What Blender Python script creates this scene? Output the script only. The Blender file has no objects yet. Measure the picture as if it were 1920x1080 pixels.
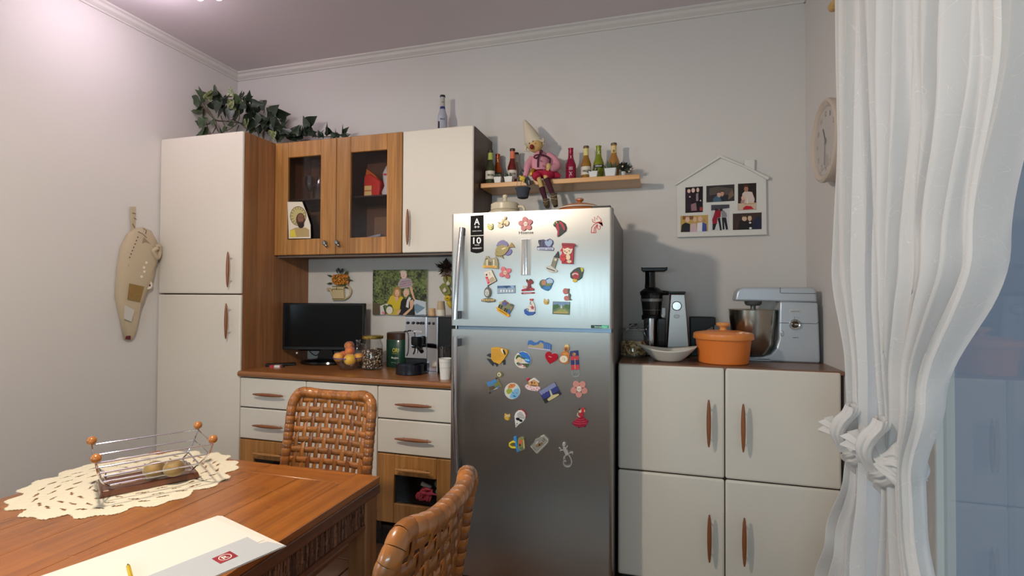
import bpy, math, random
from mathutils import Vector, Matrix
PI = math.pi
S = bpy.context.scene
COL = S.collection

# ------------------------------------------------------------------ camera
CP = Vector((2.9553, -2.9742, 1.3346)); YAW, PITCH, ROLL, FPX = -.2813, .0163, .0055, 949.55
_F = Vector((math.sin(YAW)*math.cos(PITCH), math.cos(YAW)*math.cos(PITCH), math.sin(PITCH)))
_R = Vector((math.cos(YAW), -math.sin(YAW), 0)); _U = _R.cross(_F)
_R2 = _R*math.cos(ROLL) + _U*math.sin(ROLL); _U2 = _U*math.cos(ROLL) - _R*math.sin(ROLL)
cam = bpy.data.cameras.new('camera'); cam.lens = FPX/1920*36; cam.sensor_width = 36
cam.clip_start = .05
co = bpy.data.objects.new('camera', cam); COL.objects.link(co)
M4 = Matrix((_R2, _U2, -_F)).transposed().to_4x4(); M4.translation = CP
co.matrix_world = M4
S.camera = co

def at(px, py, X=None, Y=None, Z=None):
    """the point of a real plane (X=, Y= or Z= metres) that a pixel of the photograph shows"""
    d = _F + _R2*((px-960)/FPX) - _U2*((py-540)/FPX)
    t = (X-CP.x)/d.x if X is not None else (Y-CP.y)/d.y if Y is not None else (Z-CP.z)/d.z
    return CP + d*t

# ------------------------------------------------------------------ light and exposure
S.view_settings.view_transform = 'Standard'; S.view_settings.look = 'None'
S.view_settings.gamma = 1; S.view_settings.use_curve_mapping = False
S.view_settings.exposure = 0.0
def lin(c):
    c = c/255
    return c/12.92 if c <= .04045 else ((c+.055)/1.055)**2.4
W = bpy.data.worlds.new('dusk'); S.world = W; W.use_nodes = True
W.node_tree.nodes['Background'].inputs[0].default_value = (.30, .38, .50, 1)
W.node_tree.nodes['Background'].inputs[1].default_value = .6
def light(name, typ, loc, power, color, size=.1, rot=None, sizey=None):
    l = bpy.data.lights.new(name, typ); l.energy = power; l.color = color
    if typ == 'AREA':
        l.shape = 'RECTANGLE'; l.size = size; l.size_y = sizey or size
    else:
        l.shadow_soft_size = size
    o = bpy.data.objects.new(name, l); COL.objects.link(o); o.location = loc
    if rot: o.rotation_euler = rot
    return o
LAMP = (1.76, -2.25, 2.08)
light('table_lamp_light', 'POINT', LAMP, 68, (1, .865, .72), .045)
light('ceiling_lamp_light', 'POINT', (.46, -1.12, 2.82), 8.0, (1, .84, .98), .05)
light('window_daylight', 'AREA', (2.45, -4.70, 1.38), 22, (.60, .88, 1.0), 1.28, (PI/2, 0, 0), .34)
light('side_window_daylight', 'AREA', (-.08, -3.45, 1.35), 15, (.60, .84, 1.0), 1.18, (PI/2, 0, -PI/2), .46)
light('door_daylight', 'AREA', (3.80, -1.65, 1.15), 3, (.80, .90, 1.0), .82, (PI/2, 0, PI/2), 2.0)

# ------------------------------------------------------------------ materials
_mats = {}
def newmat(name):
    m = bpy.data.materials.new(name); m.use_nodes = True
    return m, m.node_tree.nodes, m.node_tree.links, m.node_tree.nodes['Principled BSDF']
def C(r, g, b, rough=.5, metal=0, coat=0, bump=0, trans=0, ior=1.45, noise=0, scale=60, emit=0, spec=.5):
    k = (r, g, b, rough, metal, coat, bump, trans, noise, scale, emit, spec)
    if k in _mats: return _mats[k]
    m, N, L, B = newmat('paint_%d_%d_%d' % (r, g, b))
    c = (lin(r), lin(g), lin(b), 1)
    B.inputs['Base Color'].default_value = c; B.inputs['Roughness'].default_value = rough
    B.inputs['Metallic'].default_value = metal; B.inputs['Coat Weight'].default_value = coat
    B.inputs['Transmission Weight'].default_value = trans; B.inputs['IOR'].default_value = ior
    B.inputs['Specular IOR Level'].default_value = spec
    if emit:
        B.inputs['Emission Color'].default_value = c; B.inputs['Emission Strength'].default_value = emit
    tc = N.new('ShaderNodeTexCoord'); n = N.new('ShaderNodeTexNoise')
    n.inputs['Scale'].default_value = scale; n.inputs['Detail'].default_value = 4
    L.new(tc.outputs['Object'], n.inputs['Vector'])
    if noise:
        mx = N.new('ShaderNodeMix'); mx.data_type = 'RGBA'
        mx.inputs['A'].default_value = (c[0]*(1-noise), c[1]*(1-noise), c[2]*(1-noise), 1)
        mx.inputs['B'].default_value = tuple(min(1, v*(1+noise)) for v in c[:3])+(1,)
        L.new(n.outputs['Fac'], mx.inputs['Factor']); L.new(mx.outputs['Result'], B.inputs['Base Color'])
    else:                                                # faint unevenness of the sheen only
        mr = N.new('ShaderNodeMapRange'); mr.inputs['To Min'].default_value = max(0, rough-.04); mr.inputs['To Max'].default_value = min(1, rough+.04)
        L.new(n.outputs['Fac'], mr.inputs['Value']); L.new(mr.outputs['Result'], B.inputs['Roughness'])
    if bump:
        b = N.new('ShaderNodeBump'); b.inputs['Strength'].default_value = bump; b.inputs['Distance'].default_value = .002
        L.new(n.outputs['Fac'], b.inputs['Height']); L.new(b.outputs['Normal'], B.inputs['Normal'])
    _mats[k] = m
    return m
def wood(name, c1, c2, axis='z', stave=.055, rough=.35, coat=.2, vary=.25, fine=1.0, scratch=False):
    if name in _mats: return _mats[name]
    m, N, L, B = newmat(name)
    tc = N.new('ShaderNodeTexCoord'); mp = N.new('ShaderNodeMapping')
    s = {'x': (2.2, 55, 55), 'y': (55, 2.2, 55), 'z': (55, 55, 2.2)}[axis]
    mp.inputs['Scale'].default_value = tuple(v*fine for v in s)
    L.new(tc.outputs['Object'], mp.inputs['Vector'])
    n = N.new('ShaderNodeTexNoise'); n.inputs['Scale'].default_value = 1; n.inputs['Detail'].default_value = 5; n.inputs['Roughness'].default_value = .62
    L.new(mp.outputs['Vector'], n.inputs['Vector'])
    cr = N.new('ShaderNodeValToRGB'); e = cr.color_ramp.elements
    e[0].position = .30; e[0].color = (lin(c1[0]), lin(c1[1]), lin(c1[2]), 1)
    e[1].position = .70; e[1].color = (lin(c2[0]), lin(c2[1]), lin(c2[2]), 1)
    L.new(n.outputs['Fac'], cr.inputs['Fac']); out = cr.outputs['Color']
    if stave:
        sx = N.new('ShaderNodeSeparateXYZ'); L.new(tc.outputs['Object'], sx.inputs[0])
        ad = N.new('ShaderNodeMath'); ad.operation = 'ADD'
        a, b = {'x': ('Y', 'Z'), 'y': ('X', 'Z'), 'z': ('X', 'Y')}[axis]
        L.new(sx.outputs[a], ad.inputs[0]); L.new(sx.outputs[b], ad.inputs[1])
        dv = N.new('ShaderNodeMath'); dv.operation = 'DIVIDE'; dv.inputs[1].default_value = stave; L.new(ad.outputs[0], dv.inputs[0])
        fl = N.new('ShaderNodeMath'); fl.operation = 'FLOOR'; L.new(dv.outputs[0], fl.inputs[0])
        wn = N.new('ShaderNodeTexWhiteNoise'); wn.noise_dimensions = '1D'; L.new(fl.outputs[0], wn.inputs['W'])
        mr = N.new('ShaderNodeMapRange'); mr.inputs['To Min'].default_value = 1-vary; mr.inputs['To Max'].default_value = 1+vary*.4
        L.new(wn.outputs['Value'], mr.inputs['Value'])
        vm = N.new('ShaderNodeVectorMath'); vm.operation = 'SCALE'; L.new(out, vm.inputs[0]); L.new(mr.outputs['Result'], vm.inputs['Scale']); out = vm.outputs['Vector']
    if scratch:
        n2 = N.new('ShaderNodeTexNoise'); n2.inputs['Scale'].default_value = 3.2; n2.inputs['Detail'].default_value = 3; L.new(tc.outputs['Object'], n2.inputs['Vector'])
        mr2 = N.new('ShaderNodeMapRange'); mr2.inputs['From Min'].default_value = .3; mr2.inputs['From Max'].default_value = .7
        mr2.inputs['To Min'].default_value = .8; mr2.inputs['To Max'].default_value = 1.15
        L.new(n2.outputs['Fac'], mr2.inputs['Value'])
        vm2 = N.new('ShaderNodeVectorMath'); vm2.operation = 'SCALE'; L.new(out, vm2.inputs[0]); L.new(mr2.outputs['Result'], vm2.inputs['Scale']); out = vm2.outputs['Vector']
        mr3 = N.new('ShaderNodeMapRange'); mr3.inputs['To Min'].default_value = rough-.08; mr3.inputs['To Max'].default_value = rough+.12
        L.new(n2.outputs['Fac'], mr3.inputs['Value']); L.new(mr3.outputs['Result'], B.inputs['Roughness'])
    else:
        B.inputs['Roughness'].default_value = rough
    L.new(out, B.inputs['Base Color'])
    B.inputs['Coat Weight'].default_value = coat; B.inputs['Coat Roughness'].default_value = .25
    b = N.new('ShaderNodeBump'); b.inputs['Strength'].default_value = .12; b.inputs['Distance'].default_value = .001
    L.new(n.outputs['Fac'], b.inputs['Height']); L.new(b.outputs['Normal'], B.inputs['Normal'])
    _mats[name] = m
    return m
def steel(name, c, rough=.3, aniso=.6, bands=0, axis='x'):
    if name in _mats: return _mats[name]
    m, N, L, B = newmat(name)
    B.inputs['Metallic'].default_value = 1; B.inputs['Anisotropic'].default_value = aniso
    tc = N.new('ShaderNodeTexCoord'); mp = N.new('ShaderNodeMapping')
    mp.inputs['Scale'].default_value = (2, 2, 260) if axis == 'x' else (260, 260, 2)
    L.new(tc.outputs['Object'], mp.inputs['Vector'])
    n = N.new('ShaderNodeTexNoise'); n.inputs['Scale'].default_value = 3; n.inputs['Detail'].default_value = 3; L.new(mp.outputs['Vector'], n.inputs['Vector'])
    mr = N.new('ShaderNodeMapRange'); mr.inputs['To Min'].default_value = rough-.05; mr.inputs['To Max'].default_value = rough+.08
    L.new(n.outputs['Fac'], mr.inputs['Value']); L.new(mr.outputs['Result'], B.inputs['Roughness'])
    B.inputs['Base Color'].default_value = (lin(c[0]), lin(c[1]), lin(c[2]), 1)
    t = N.new('ShaderNodeTangent'); t.direction_type = 'RADIAL'; t.axis = 'Z'; L.new(t.outputs['Tangent'], B.inputs['Tangent'])
    _mats[name] = m
    return m
def thin_glass(name, tint=(1, 1, 1), gloss=.12, rough=.02, dots=False):
    if name in _mats: return _mats[name]
    m = bpy.data.materials.new(name); m.use_nodes = True; N = m.node_tree.nodes; L = m.node_tree.links
    N.remove(N['Principled BSDF']); out = N['Material Output']
    tr = N.new('ShaderNodeBsdfTransparent'); tr.inputs[0].default_value = (*tint, 1)
    gl = N.new('ShaderNodeBsdfGlossy'); gl.inputs['Roughness'].default_value = rough
    lw = N.new('ShaderNodeLayerWeight'); lw.inputs['Blend'].default_value = .35
    mr = N.new('ShaderNodeMapRange'); mr.inputs['To Min'].default_value = gloss*.4; mr.inputs['To Max'].default_value = min(1, gloss*5)
    L.new(lw.outputs['Facing'], mr.inputs['Value'])
    mx = N.new('ShaderNodeMixShader'); L.new(mr.outputs['Result'], mx.inputs[0]); L.new(tr.outputs[0], mx.inputs[1]); L.new(gl.outputs[0], mx.inputs[2])
    if dots:
        tc = N.new('ShaderNodeTexCoord'); v = N.new('ShaderNodeTexVoronoi'); v.inputs['Scale'].default_value = 95; v.inputs['Randomness'].default_value = 0
        L.new(tc.outputs['Object'], v.inputs['Vector'])
        b = N.new('ShaderNodeBump'); b.inputs['Strength'].default_value = .5; b.inputs['Distance'].default_value = .004
        L.new(v.outputs['Distance'], b.inputs['Height']); L.new(b.outputs['Normal'], gl.inputs['Normal'])
    L.new(mx.outputs[0], out.inputs[0])
    _mats[name] = m
    return m
def foliage_print(name, dark, light_, scale=90):
    if name in _mats: return _mats[name]
    m, N, L, B = newmat(name)
    tc = N.new('ShaderNodeTexCoord'); v = N.new('ShaderNodeTexVoronoi'); v.inputs['Scale'].default_value = scale
    L.new(tc.outputs['Object'], v.inputs['Vector'])
    n = N.new('ShaderNodeTexNoise'); n.inputs['Scale'].default_value = scale*.12; L.new(tc.outputs['Object'], n.inputs['Vector'])
    ad = N.new('ShaderNodeMath'); ad.operation = 'MULTIPLY_ADD'; ad.inputs[1].default_value = .5; L.new(v.outputs['Color'], ad.inputs[0]); L.new(n.outputs['Fac'], ad.inputs[2])
    cr = N.new('ShaderNodeValToRGB'); e = cr.color_ramp.elements; e[0].position = .56; e[1].position = 1.02
    e[0].color = (*[lin(x) for x in dark], 1); e[1].color = (*[lin(x) for x in light_], 1)
    L.new(ad.outputs[0], cr.inputs['Fac']); L.new(cr.outputs['Color'], B.inputs['Base Color']); B.inputs['Roughness'].default_value = .6
    _mats[name] = m
    return m
def cloth_sheer(name, opacity=.75):
    m = bpy.data.materials.new(name); m.use_nodes = True; N = m.node_tree.nodes; L = m.node_tree.links
    N.remove(N['Principled BSDF']); out = N['Material Output']
    tc = N.new('ShaderNodeTexCoord')
    n = N.new('ShaderNodeTexNoise'); n.inputs['Scale'].default_value = 6; n.inputs['Detail'].default_value = 1; n.inputs['Distortion'].default_value = 3
    L.new(tc.outputs['Object'], n.inputs['Vector'])
    d = N.new('ShaderNodeMath'); d.operation = 'SUBTRACT'; d.inputs[1].default_value = .5; L.new(n.outputs['Fac'], d.inputs[0])
    ab = N.new('ShaderNodeMath'); ab.operation = 'ABSOLUTE'; L.new(d.outputs[0], ab.inputs[0])
    lt = N.new('ShaderNodeMath'); lt.operation = 'LESS_THAN'; lt.inputs[1].default_value = .0028; L.new(ab.outputs[0], lt.inputs[0])
    df = N.new('ShaderNodeBsdfDiffuse'); df.inputs[0].default_value = (.84, .82, .80, 1)
    tl = N.new('ShaderNodeBsdfTranslucent'); tl.inputs[0].default_value = (.84, .83, .82, 1)
    m1 = N.new('ShaderNodeMixShader'); m1.inputs[0].default_value = .35; L.new(df.outputs[0], m1.inputs[1]); L.new(tl.outputs[0], m1.inputs[2])
    tr = N.new('ShaderNodeBsdfTransparent')
    mr = N.new('ShaderNodeMapRange'); mr.inputs['To Min'].default_value = opacity; mr.inputs['To Max'].default_value = .93; L.new(lt.outputs[0], mr.inputs['Value'])
    m2 = N.new('ShaderNodeMixShader'); L.new(mr.outputs['Result'], m2.inputs[0]); L.new(tr.outputs[0], m2.inputs[1]); L.new(m1.outputs[0], m2.inputs[2])
    L.new(m2.outputs[0], out.inputs[0])
    return m

WALL = C(213, 209, 205, .85, bump=.15, scale=220, spec=.2)
CEIL = C(214, 205, 208, .9, bump=.1, scale=200, spec=.2)
LAMW = C(222, 215, 203, .38, bump=.04, scale=300)               # cream laminate of the doors
CHERRY = wood('cherry_door', (150, 98, 44), (190, 138, 76), 'z', .058, .38, .25, .22)
CHERRYS = wood('cherry_side', (132, 88, 54), (164, 114, 74), 'z', .07, .45, .1, .18)
WTOP = wood('worktop_wood', (128, 78, 40), (160, 106, 58), 'x', 0, .28, .4)
SHELFW = wood('beech_shelf', (196, 142, 88), (222, 170, 112), 'x', 0, .4, .2)
TABW = wood('table_teak', (132, 72, 24), (172, 104, 40), 'y', 0, .26, .4, scratch=True, fine=.7)
TABWX = wood('table_teak_cross', (132, 72, 24), (172, 104, 40), 'x', 0, .26, .4, scratch=True, fine=.7)
TABD = wood('table_dark_edge', (84, 46, 26), (112, 66, 38), 'y', 0, .4, .2)
LEGW = wood('table_leg', (110, 68, 34), (146, 96, 50), 'z', 0, .4, .2)
HANDW = wood('handle_wood', (120, 68, 36), (150, 90, 50), 'z', 0, .4, .2)
CANE_A = C(160, 98, 42, .30, coat=.5, noise=.3, scale=34)
CANE_B = C(122, 70, 30, .32, coat=.5, noise=.28, scale=40)
CANE_C = C(100, 56, 26, .34, coat=.5, noise=.25, scale=40)
CANE_D = C(138, 84, 36, .36, coat=.3, noise=.35, scale=30)
STEEL = steel('fridge_steel', (178, 175, 170), .34, .80, axis='z')
CHROME = C(215, 215, 220, .08, 1)
SATIN = C(190, 190, 192, .28, 1)
BLACK = C(12, 11, 12, .38, spec=.35)
BLACKG = C(8, 8, 10, .12)
WHITE = C(232, 230, 224, .4)
DARK = C(20, 15, 12, .8)

# ------------------------------------------------------------------ mesh helpers
class MB:
    def __init__(s): s.v = []; s.f = []; s.mi = []; s.m = 0
    def add(s, vs, fs):
        o = len(s.v); s.v += [tuple(v) for v in vs]
        for f in fs: s.f.append([i+o for i in f]); s.mi.append(s.m)
        return s
    def box(s, x0, x1, y0, y1, z0, z1):
        return s.add([(x, y, z) for x in (x0, x1) for y in (y0, y1) for z in (z0, z1)],
                     [(0, 1, 3, 2), (4, 6, 7, 5), (0, 4, 5, 1), (2, 3, 7, 6), (0, 2, 6, 4), (1, 5, 7, 3)])
    def prism(s, pts, a, b, axis='y'):
        f = {'y': lambda u, w, t: (u, t, w), 'z': lambda u, w, t: (u, w, t), 'x': lambda u, w, t: (t, u, w)}[axis]
        n = len(pts)
        s.add([f(u, w, a) for u, w in pts]+[f(u, w, b) for u, w in pts],
              [list(range(n)), list(range(2*n-1, n-1, -1))]+[(i, i+n, (i+1) % n+n, (i+1) % n) for i in range(n)])
        return s
    def flat(s, pts, t, axis='y'):
        f = {'y': lambda u, w: (u, t, w), 'z': lambda u, w: (u, w, t), 'x': lambda u, w: (t, u, w)}[axis]
        return s.add([f(u, w) for u, w in pts], [list(range(len(pts)))])
    def lathe(s, prof, c=(0, 0, 0), n=24, axis='z', cap=True):
        vs = []; fs = []
        for r, h in prof:
            for i in range(n):
                a = 2*PI*i/n; p = (r*math.cos(a), r*math.sin(a))
                vs.append({'z': (c[0]+p[0], c[1]+p[1], c[2]+h), 'x': (c[0]+h, c[1]+p[0], c[2]+p[1]), 'y': (c[0]+p[0], c[1]+h, c[2]+p[1])}[axis])
        for k in range(len(prof)-1):
            for i in range(n):
                j = (i+1) % n; fs.append((k*n+i, k*n+j, (k+1)*n+j, (k+1)*n+i))
        if cap: fs += [list(range(n))[::-1], list(range((len(prof)-1)*n, len(prof)*n))]
        return s.add(vs, fs)
    def tube(s, pts, r, n=10, closed=False, cap=True, flatk=1, up=None):
        P = [Vector(p) for p in pts]; m = len(P); R = r if isinstance(r, (list, tuple)) else [r]*m
        vs = []; fs = []; prev = None
        for k in range(m):
            a = P[k-1] if (k or closed) else P[k]; b = P[(k+1) % m] if (k < m-1 or closed) else P[k]
            t = (b-a)
            t = t.normalized() if t.length > 1e-9 else Vector((0, 0, 1))
            if prev is None:
                u = Vector(up) if up else (Vector((0, 0, 1)) if abs(t.z) < .9 else Vector((1, 0, 0)))
            else: u = prev
            x = (u - t*u.dot(t)).normalized(); y = t.cross(x); prev = x
            for i in range(n):
                g = 2*PI*i/n; vs.append(P[k]+x*(R[k]*math.cos(g))+y*(R[k]*flatk*math.sin(g)))
        for k in range(m if closed else m-1):
            k2 = (k+1) % m
            for i in range(n):
                j = (i+1) % n; fs.append((k*n+i, k*n+j, k2*n+j, k2*n+i))
        if cap and not closed: fs += [list(range(n))[::-1], list(range((m-1)*n, m*n))]
        return s.add(vs, fs)
    def ball(s, c, rx, ry=None, rz=None, nu=16, nv=10):
        ry = ry or rx; rz = rz or rx; vs = [(c[0], c[1], c[2]-rz)]; fs = []
        for j in range(1, nv):
            p = -PI/2+PI*j/nv
            for i in range(nu):
                a = 2*PI*i/nu; vs.append((c[0]+rx*math.cos(p)*math.cos(a), c[1]+ry*math.cos(p)*math.sin(a), c[2]+rz*math.sin(p)))
        vs.append((c[0], c[1], c[2]+rz)); T = len(vs)-1
        for i in range(nu):
            j = (i+1) % nu; fs.append((0, 1+j, 1+i)); fs.append((T, T-nu+i, T-nu+j))
        for k in range(nv-2):
            for i in range(nu):
                j = (i+1) % nu; a = 1+k*nu; fs.append((a+i, a+j, a+nu+j, a+nu+i))
        return s.add(vs, fs)
    def grid(s, fn, nu, nv):
        vs = [fn(i/nu, j/nv) for j in range(nv+1) for i in range(nu+1)]
        return s.add(vs, [(j*(nu+1)+i, j*(nu+1)+i+1, (j+1)*(nu+1)+i+1, (j+1)*(nu+1)+i) for j in range(nv) for i in range(nu)])
    def xf(s, M, start=0):
        for i in range(start, len(s.v)): s.v[i] = tuple(M @ Vector(s.v[i]))
        return s

_base = {}
def _rootloc(p):
    while p is not None and p.name not in _base: p = p.parent
    return _base[p.name] if p is not None else Vector((0, 0, 0))
def part(name, mb, mats, parent=None, bev=0, smooth=38, label=None, solid=0, sub=0, kind=None, seg=2):
    """links the shapes in mb (world coordinates, or local when the thing was made with local=True) as ONE mesh object"""
    me = bpy.data.meshes.new(name); off = _rootloc(parent)
    me.from_pydata([(v[0]-off.x, v[1]-off.y, v[2]-off.z) for v in mb.v], [], mb.f)
    if not isinstance(mats, (list, tuple)): mats = [mats]
    for m in mats: me.materials.append(m)
    me.polygons.foreach_set('material_index', [min(i, len(mats)-1) for i in mb.mi])
    me.validate(); me.update()
    if smooth:
        me.shade_smooth(); me.set_sharp_from_angle(angle=math.radians(smooth))
    o = bpy.data.objects.new(name, me); COL.objects.link(o)
    if parent is not None: o.parent = parent
    if sub:
        md = o.modifiers.new('sub', 'SUBSURF'); md.levels = sub; md.render_levels = sub
    if solid:
        md = o.modifiers.new('solid', 'SOLIDIFY'); md.thickness = solid; md.offset = 0
    if bev:
        md = o.modifiers.new('bevel', 'BEVEL'); md.width = bev; md.segments = seg; md.limit_method = 'ANGLE'; md.angle_limit = math.radians(40)
        md.harden_normals = False
        if smooth:
            for p in me.polygons: p.use_smooth = True
    if label: o['label'] = label
    if kind: o['kind'] = kind
    return o
def thing(name, label, cat, loc=(0, 0, 0), rot=None, group=None, local=False):
    o = bpy.data.objects.new(name, None); COL.objects.link(o); o.location = loc; o.empty_display_size = .05
    if rot: o.rotation_euler = rot
    o['label'] = label; o['category'] = cat
    if group: o['group'] = group
    _base[o.name] = Vector((0, 0, 0)) if local else Vector(loc)
    return o
def single(name, label, cat, mb, mats, group=None, loc=None, **k):
    """a thing that is one mesh: its origin is put at its base"""
    if loc is None:
        xs = [v[0] for v in mb.v]; ys = [v[1] for v in mb.v]; zs = [v[2] for v in mb.v]
        loc = ((min(xs)+max(xs))/2, (min(ys)+max(ys))/2, min(zs))
    mb.v = [(v[0]-loc[0], v[1]-loc[1], v[2]-loc[2]) for v in mb.v]
    o = part(name, mb, mats, None, **k); o.location = loc; o['label'] = label; o['category'] = cat
    if group: o['group'] = group
    _base[o.name] = Vector(loc)
    return o
def struct(name, mb, mats, parent=None, **k):
    o = part(name, mb, mats, parent, **k)
    if parent is None: o['kind'] = 'structure'; _base[o.name] = Vector((0, 0, 0))
    return o
def dup(root, loc, label, rot=None, group=None):
    r = root.copy(); COL.objects.link(r); r.location = loc; r['label'] = label
    if rot: r.rotation_euler = rot
    if group: r['group'] = group
    for ch in list(root.children):
        c = ch.copy(); COL.objects.link(c); c.parent = r
        for g in ch.children:
            d = g.copy(); COL.objects.link(d); d.parent = c
    return r
def text(mb, s, origin, ux, uy, w, h, bold=False):
    """lays the words s as flat letters, centred on origin, w wide along ux and h high along uy"""
    cu = bpy.data.curves.new('t', 'FONT'); cu.body = s; cu.resolution_u = 2
    if bold: cu.offset = .018
    o = bpy.data.objects.new('t', cu); me = bpy.data.meshes.new_from_object(o)
    V = [v.co.copy() for v in me.vertices]
    if V:
        x0 = min(v.x for v in V); x1 = max(v.x for v in V); y0 = min(v.y for v in V); y1 = max(v.y for v in V)
        O = Vector(origin); ux = Vector(ux); uy = Vector(uy)
        mb.add([O+ux*((v.x-(x0+x1)/2)/max(x1-x0, 1e-6)*w)+uy*((v.y-(y0+y1)/2)/max(y1-y0, 1e-6)*h) for v in V], [list(p.vertices) for p in me.polygons])
    bpy.data.objects.remove(o); bpy.data.curves.remove(cu); bpy.data.meshes.remove(me)
    return mb
def ell(cx, cy, rx, ry=None, rot=0, n=18, a0=0, a1=360):
    ry = ry or rx; c, s = math.cos(math.radians(rot)), math.sin(math.radians(rot)); out = []
    m = n if a1-a0 >= 360 else n+1
    for i in range(m):
        a = math.radians(a0+(a1-a0)*i/n); x, y = rx*math.cos(a), ry*math.sin(a); out.append((cx+x*c-y*s, cy+x*s+y*c))
    return out
def rct(cx, cy, w, h, rot=0):
    c, s = math.cos(math.radians(rot)), math.sin(math.radians(rot))
    return [(cx+x*c-y*s, cy+x*s+y*c) for x, y in ((-w/2, -h/2), (w/2, -h/2), (w/2, h/2), (-w/2, h/2))]
X1, Y1, Z1 = Vector((1, 0, 0)), Vector((0, 1, 0)), Vector((0, 0, 1))
def sm(pts, k=6):                       # Catmull-Rom through points
    P = [Vector(p) for p in pts]; P = [P[0]*2-P[1]]+P+[P[-1]*2-P[-2]]; out = []
    for i in range(1, len(P)-2):
        for j in range(k):
            t = j/k; a, b, c, d = P[i-1], P[i], P[i+1], P[i+2]
            out.append(.5*((2*b)+(c-a)*t+(2*a-5*b+4*c-d)*t*t+(3*b-a-3*c+d)*t**3))
    out.append(P[-2]); return out
# ------------------------------------------------------------------ room shell
RW, RD, RH = 3.70, -4.60, 2.94
FLOORM = C(112, 80, 58, .3, noise=.15, scale=6, coat=.2)
fl = struct('floor', MB().box(-.1, RW+.1, RD-.1, .1, -.12, -.012), C(96, 84, 74, .8))
tile = MB().box(0, .392, 0, .392, -.012, 0); tm = None
for i in range(10):
    for j in range(12):
        x0 = -.1+i*.4; y0 = -.32-j*.4
        if tm is None:
            o = part('tile', tile, FLOORM, fl, bev=.002, seg=1); tm = o
        else:
            o = tm.copy(); COL.objects.link(o)
        o.location = (min(x0, RW-.392), max(y0, RD), 0)
struct('ceiling', MB().box(-.1, RW+.1, RD-.1, .1, RH, RH+.1), CEIL)
struct('wall_back', MB().box(-.1, RW+.1, 0, .1, 0, RH), WALL)
struct('wall_left', MB().box(-.1, 0, -2.84, 0, 0, RH).box(-.1, 0, RD, -4.06, 0, RH).box(-.1, 0, -4.06, -2.84, 0, 1.10).box(-.1, 0, -4.06, -2.84, 1.64, RH), WALL)
struct('window_2', MB().box(-.06, -.02, -2.87, -2.84, 1.10, 1.64).box(-.06, -.02, -4.06, -4.03, 1.10, 1.64).box(-.06, -.02, -4.03, -2.87, 1.10, 1.13).box(-.06, -.02, -4.03, -2.87, 1.61, 1.64), C(226, 222, 214, .4), bev=.004)
# right wall with a glazed door behind the curtain
wr = MB()
wr.box(RW, RW+.1, -1.15, 0, 0, RH); wr.box(RW, RW+.1, RD, -2.15, 0, RH); wr.box(RW, RW+.1, -2.15, -1.15, 2.25, RH)
struct('wall_right', wr, WALL)
d1 = struct('door_1', MB().box(RW+.02, RW+.07, -1.23, -1.152, 0, 2.248).box(RW+.02, RW+.07, -2.148, -2.07, 0, 2.248).box(RW+.02, RW+.07, -2.07, -1.23, 2.17, 2.248).box(RW+.02, RW+.07, -2.07, -1.23, 0, .12), C(214, 210, 200, .4), bev=.004)
part('pane', MB().box(RW+.04, RW+.048, -2.07, -1.23, .12, 2.17), thin_glass('door_glass', (.85, .87, .88), .04), d1)
# wall behind the camera with the window that gives the cool light
wf = MB(); wf.box(-.1, 1.75, RD-.1, RD, 0, RH); wf.box(3.15, RW+.1, RD-.1, RD, 0, RH); wf.box(1.75, 3.15, RD-.1, RD, 0, 1.10); wf.box(1.75, 3.15, RD-.1, RD, 1.74, RH)
struct('wall_front', wf, WALL)
wm = MB().box(1.75, 1.79, RD-.07, RD-.02, 1.10, 1.74).box(3.11, 3.15, RD-.07, RD-.02, 1.10, 1.74).box(1.79, 3.11, RD-.07, RD-.02, 1.10, 1.14).box(1.79, 3.11, RD-.07, RD-.02, 1.70, 1.74)
w1 = struct('window_1', wm, C(226, 222, 214, .4), bev=.004)
# cornice
cp = [(0, 2.8917), (.008, 2.8917), (.012, 2.900), (.018, 2.903), (.030, 2.912), (.036, 2.926), (.040, 2.928), (.050, 2.932), (.052, RH), (0, RH)]
CORN = C(214, 209, 204, .8)
struct('trim_1', MB().prism([(-u, w) for u, w in cp], 0, RW, 'x'), CORN, smooth=25)
struct('trim_2', MB().prism(cp, RD, 0, 'y'), CORN, smooth=25)
struct('trim_3', MB().prism([(RW-u, w) for u, w in cp], RD, 0, 'y'), CORN, smooth=25)

# ------------------------------------------------------------------ handles
def spindle(mb, c, L=.205, axis='z', out=.030, r=.0095, face=None):
    """turned wooden bar handle in front of a door face; c = centre of the bar, out = distance to the face"""
    p = []
    for k in range(13):
        t = k/12; p.append((r*(.42+.58*math.sin(PI*t)**.8), (t-.5)*L))
    p[0] = (r*.30, -.5*L); p[-1] = (r*.30, .5*L)
    mb.m = 0; mb.lathe(p, c, 12, 'x' if axis == 'x' else 'z')
    mb.m = 1
    for s in (-1, 1):
        q = (c[0]+s*L*.32, c[1], c[2]) if axis == 'x' else (c[0], c[1], c[2]+s*L*.32)
        mb.tube([(q[0], q[1]+.003, q[2]), (q[0], q[1]+out, q[2])], .0035, 8)
    mb.m = 0
    return mb
def handle(parent, c, axis='z', mat=None, L=.205): return part('handle', spindle(MB(), c, L, axis), [mat or HANDW, SATIN], parent, bev=0)
def panel(x0, x1, z0, z1, y, t=.02): return MB().box(x0, x1, y, y+t, z0, z1)
def frame_door(x0, x1, z0, z1, gx0, gx1, gz0, gz1, y, t=.021):
    m = MB(); r = .008
    m.box(x0, gx0, y, y+t, z0, z1); m.box(gx1, x1, y, y+t, z0, z1); m.box(gx0, gx1, y, y+t, z0, gz0); m.box(gx0, gx1, y, y+t, gz1, z1)
    return m

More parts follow.
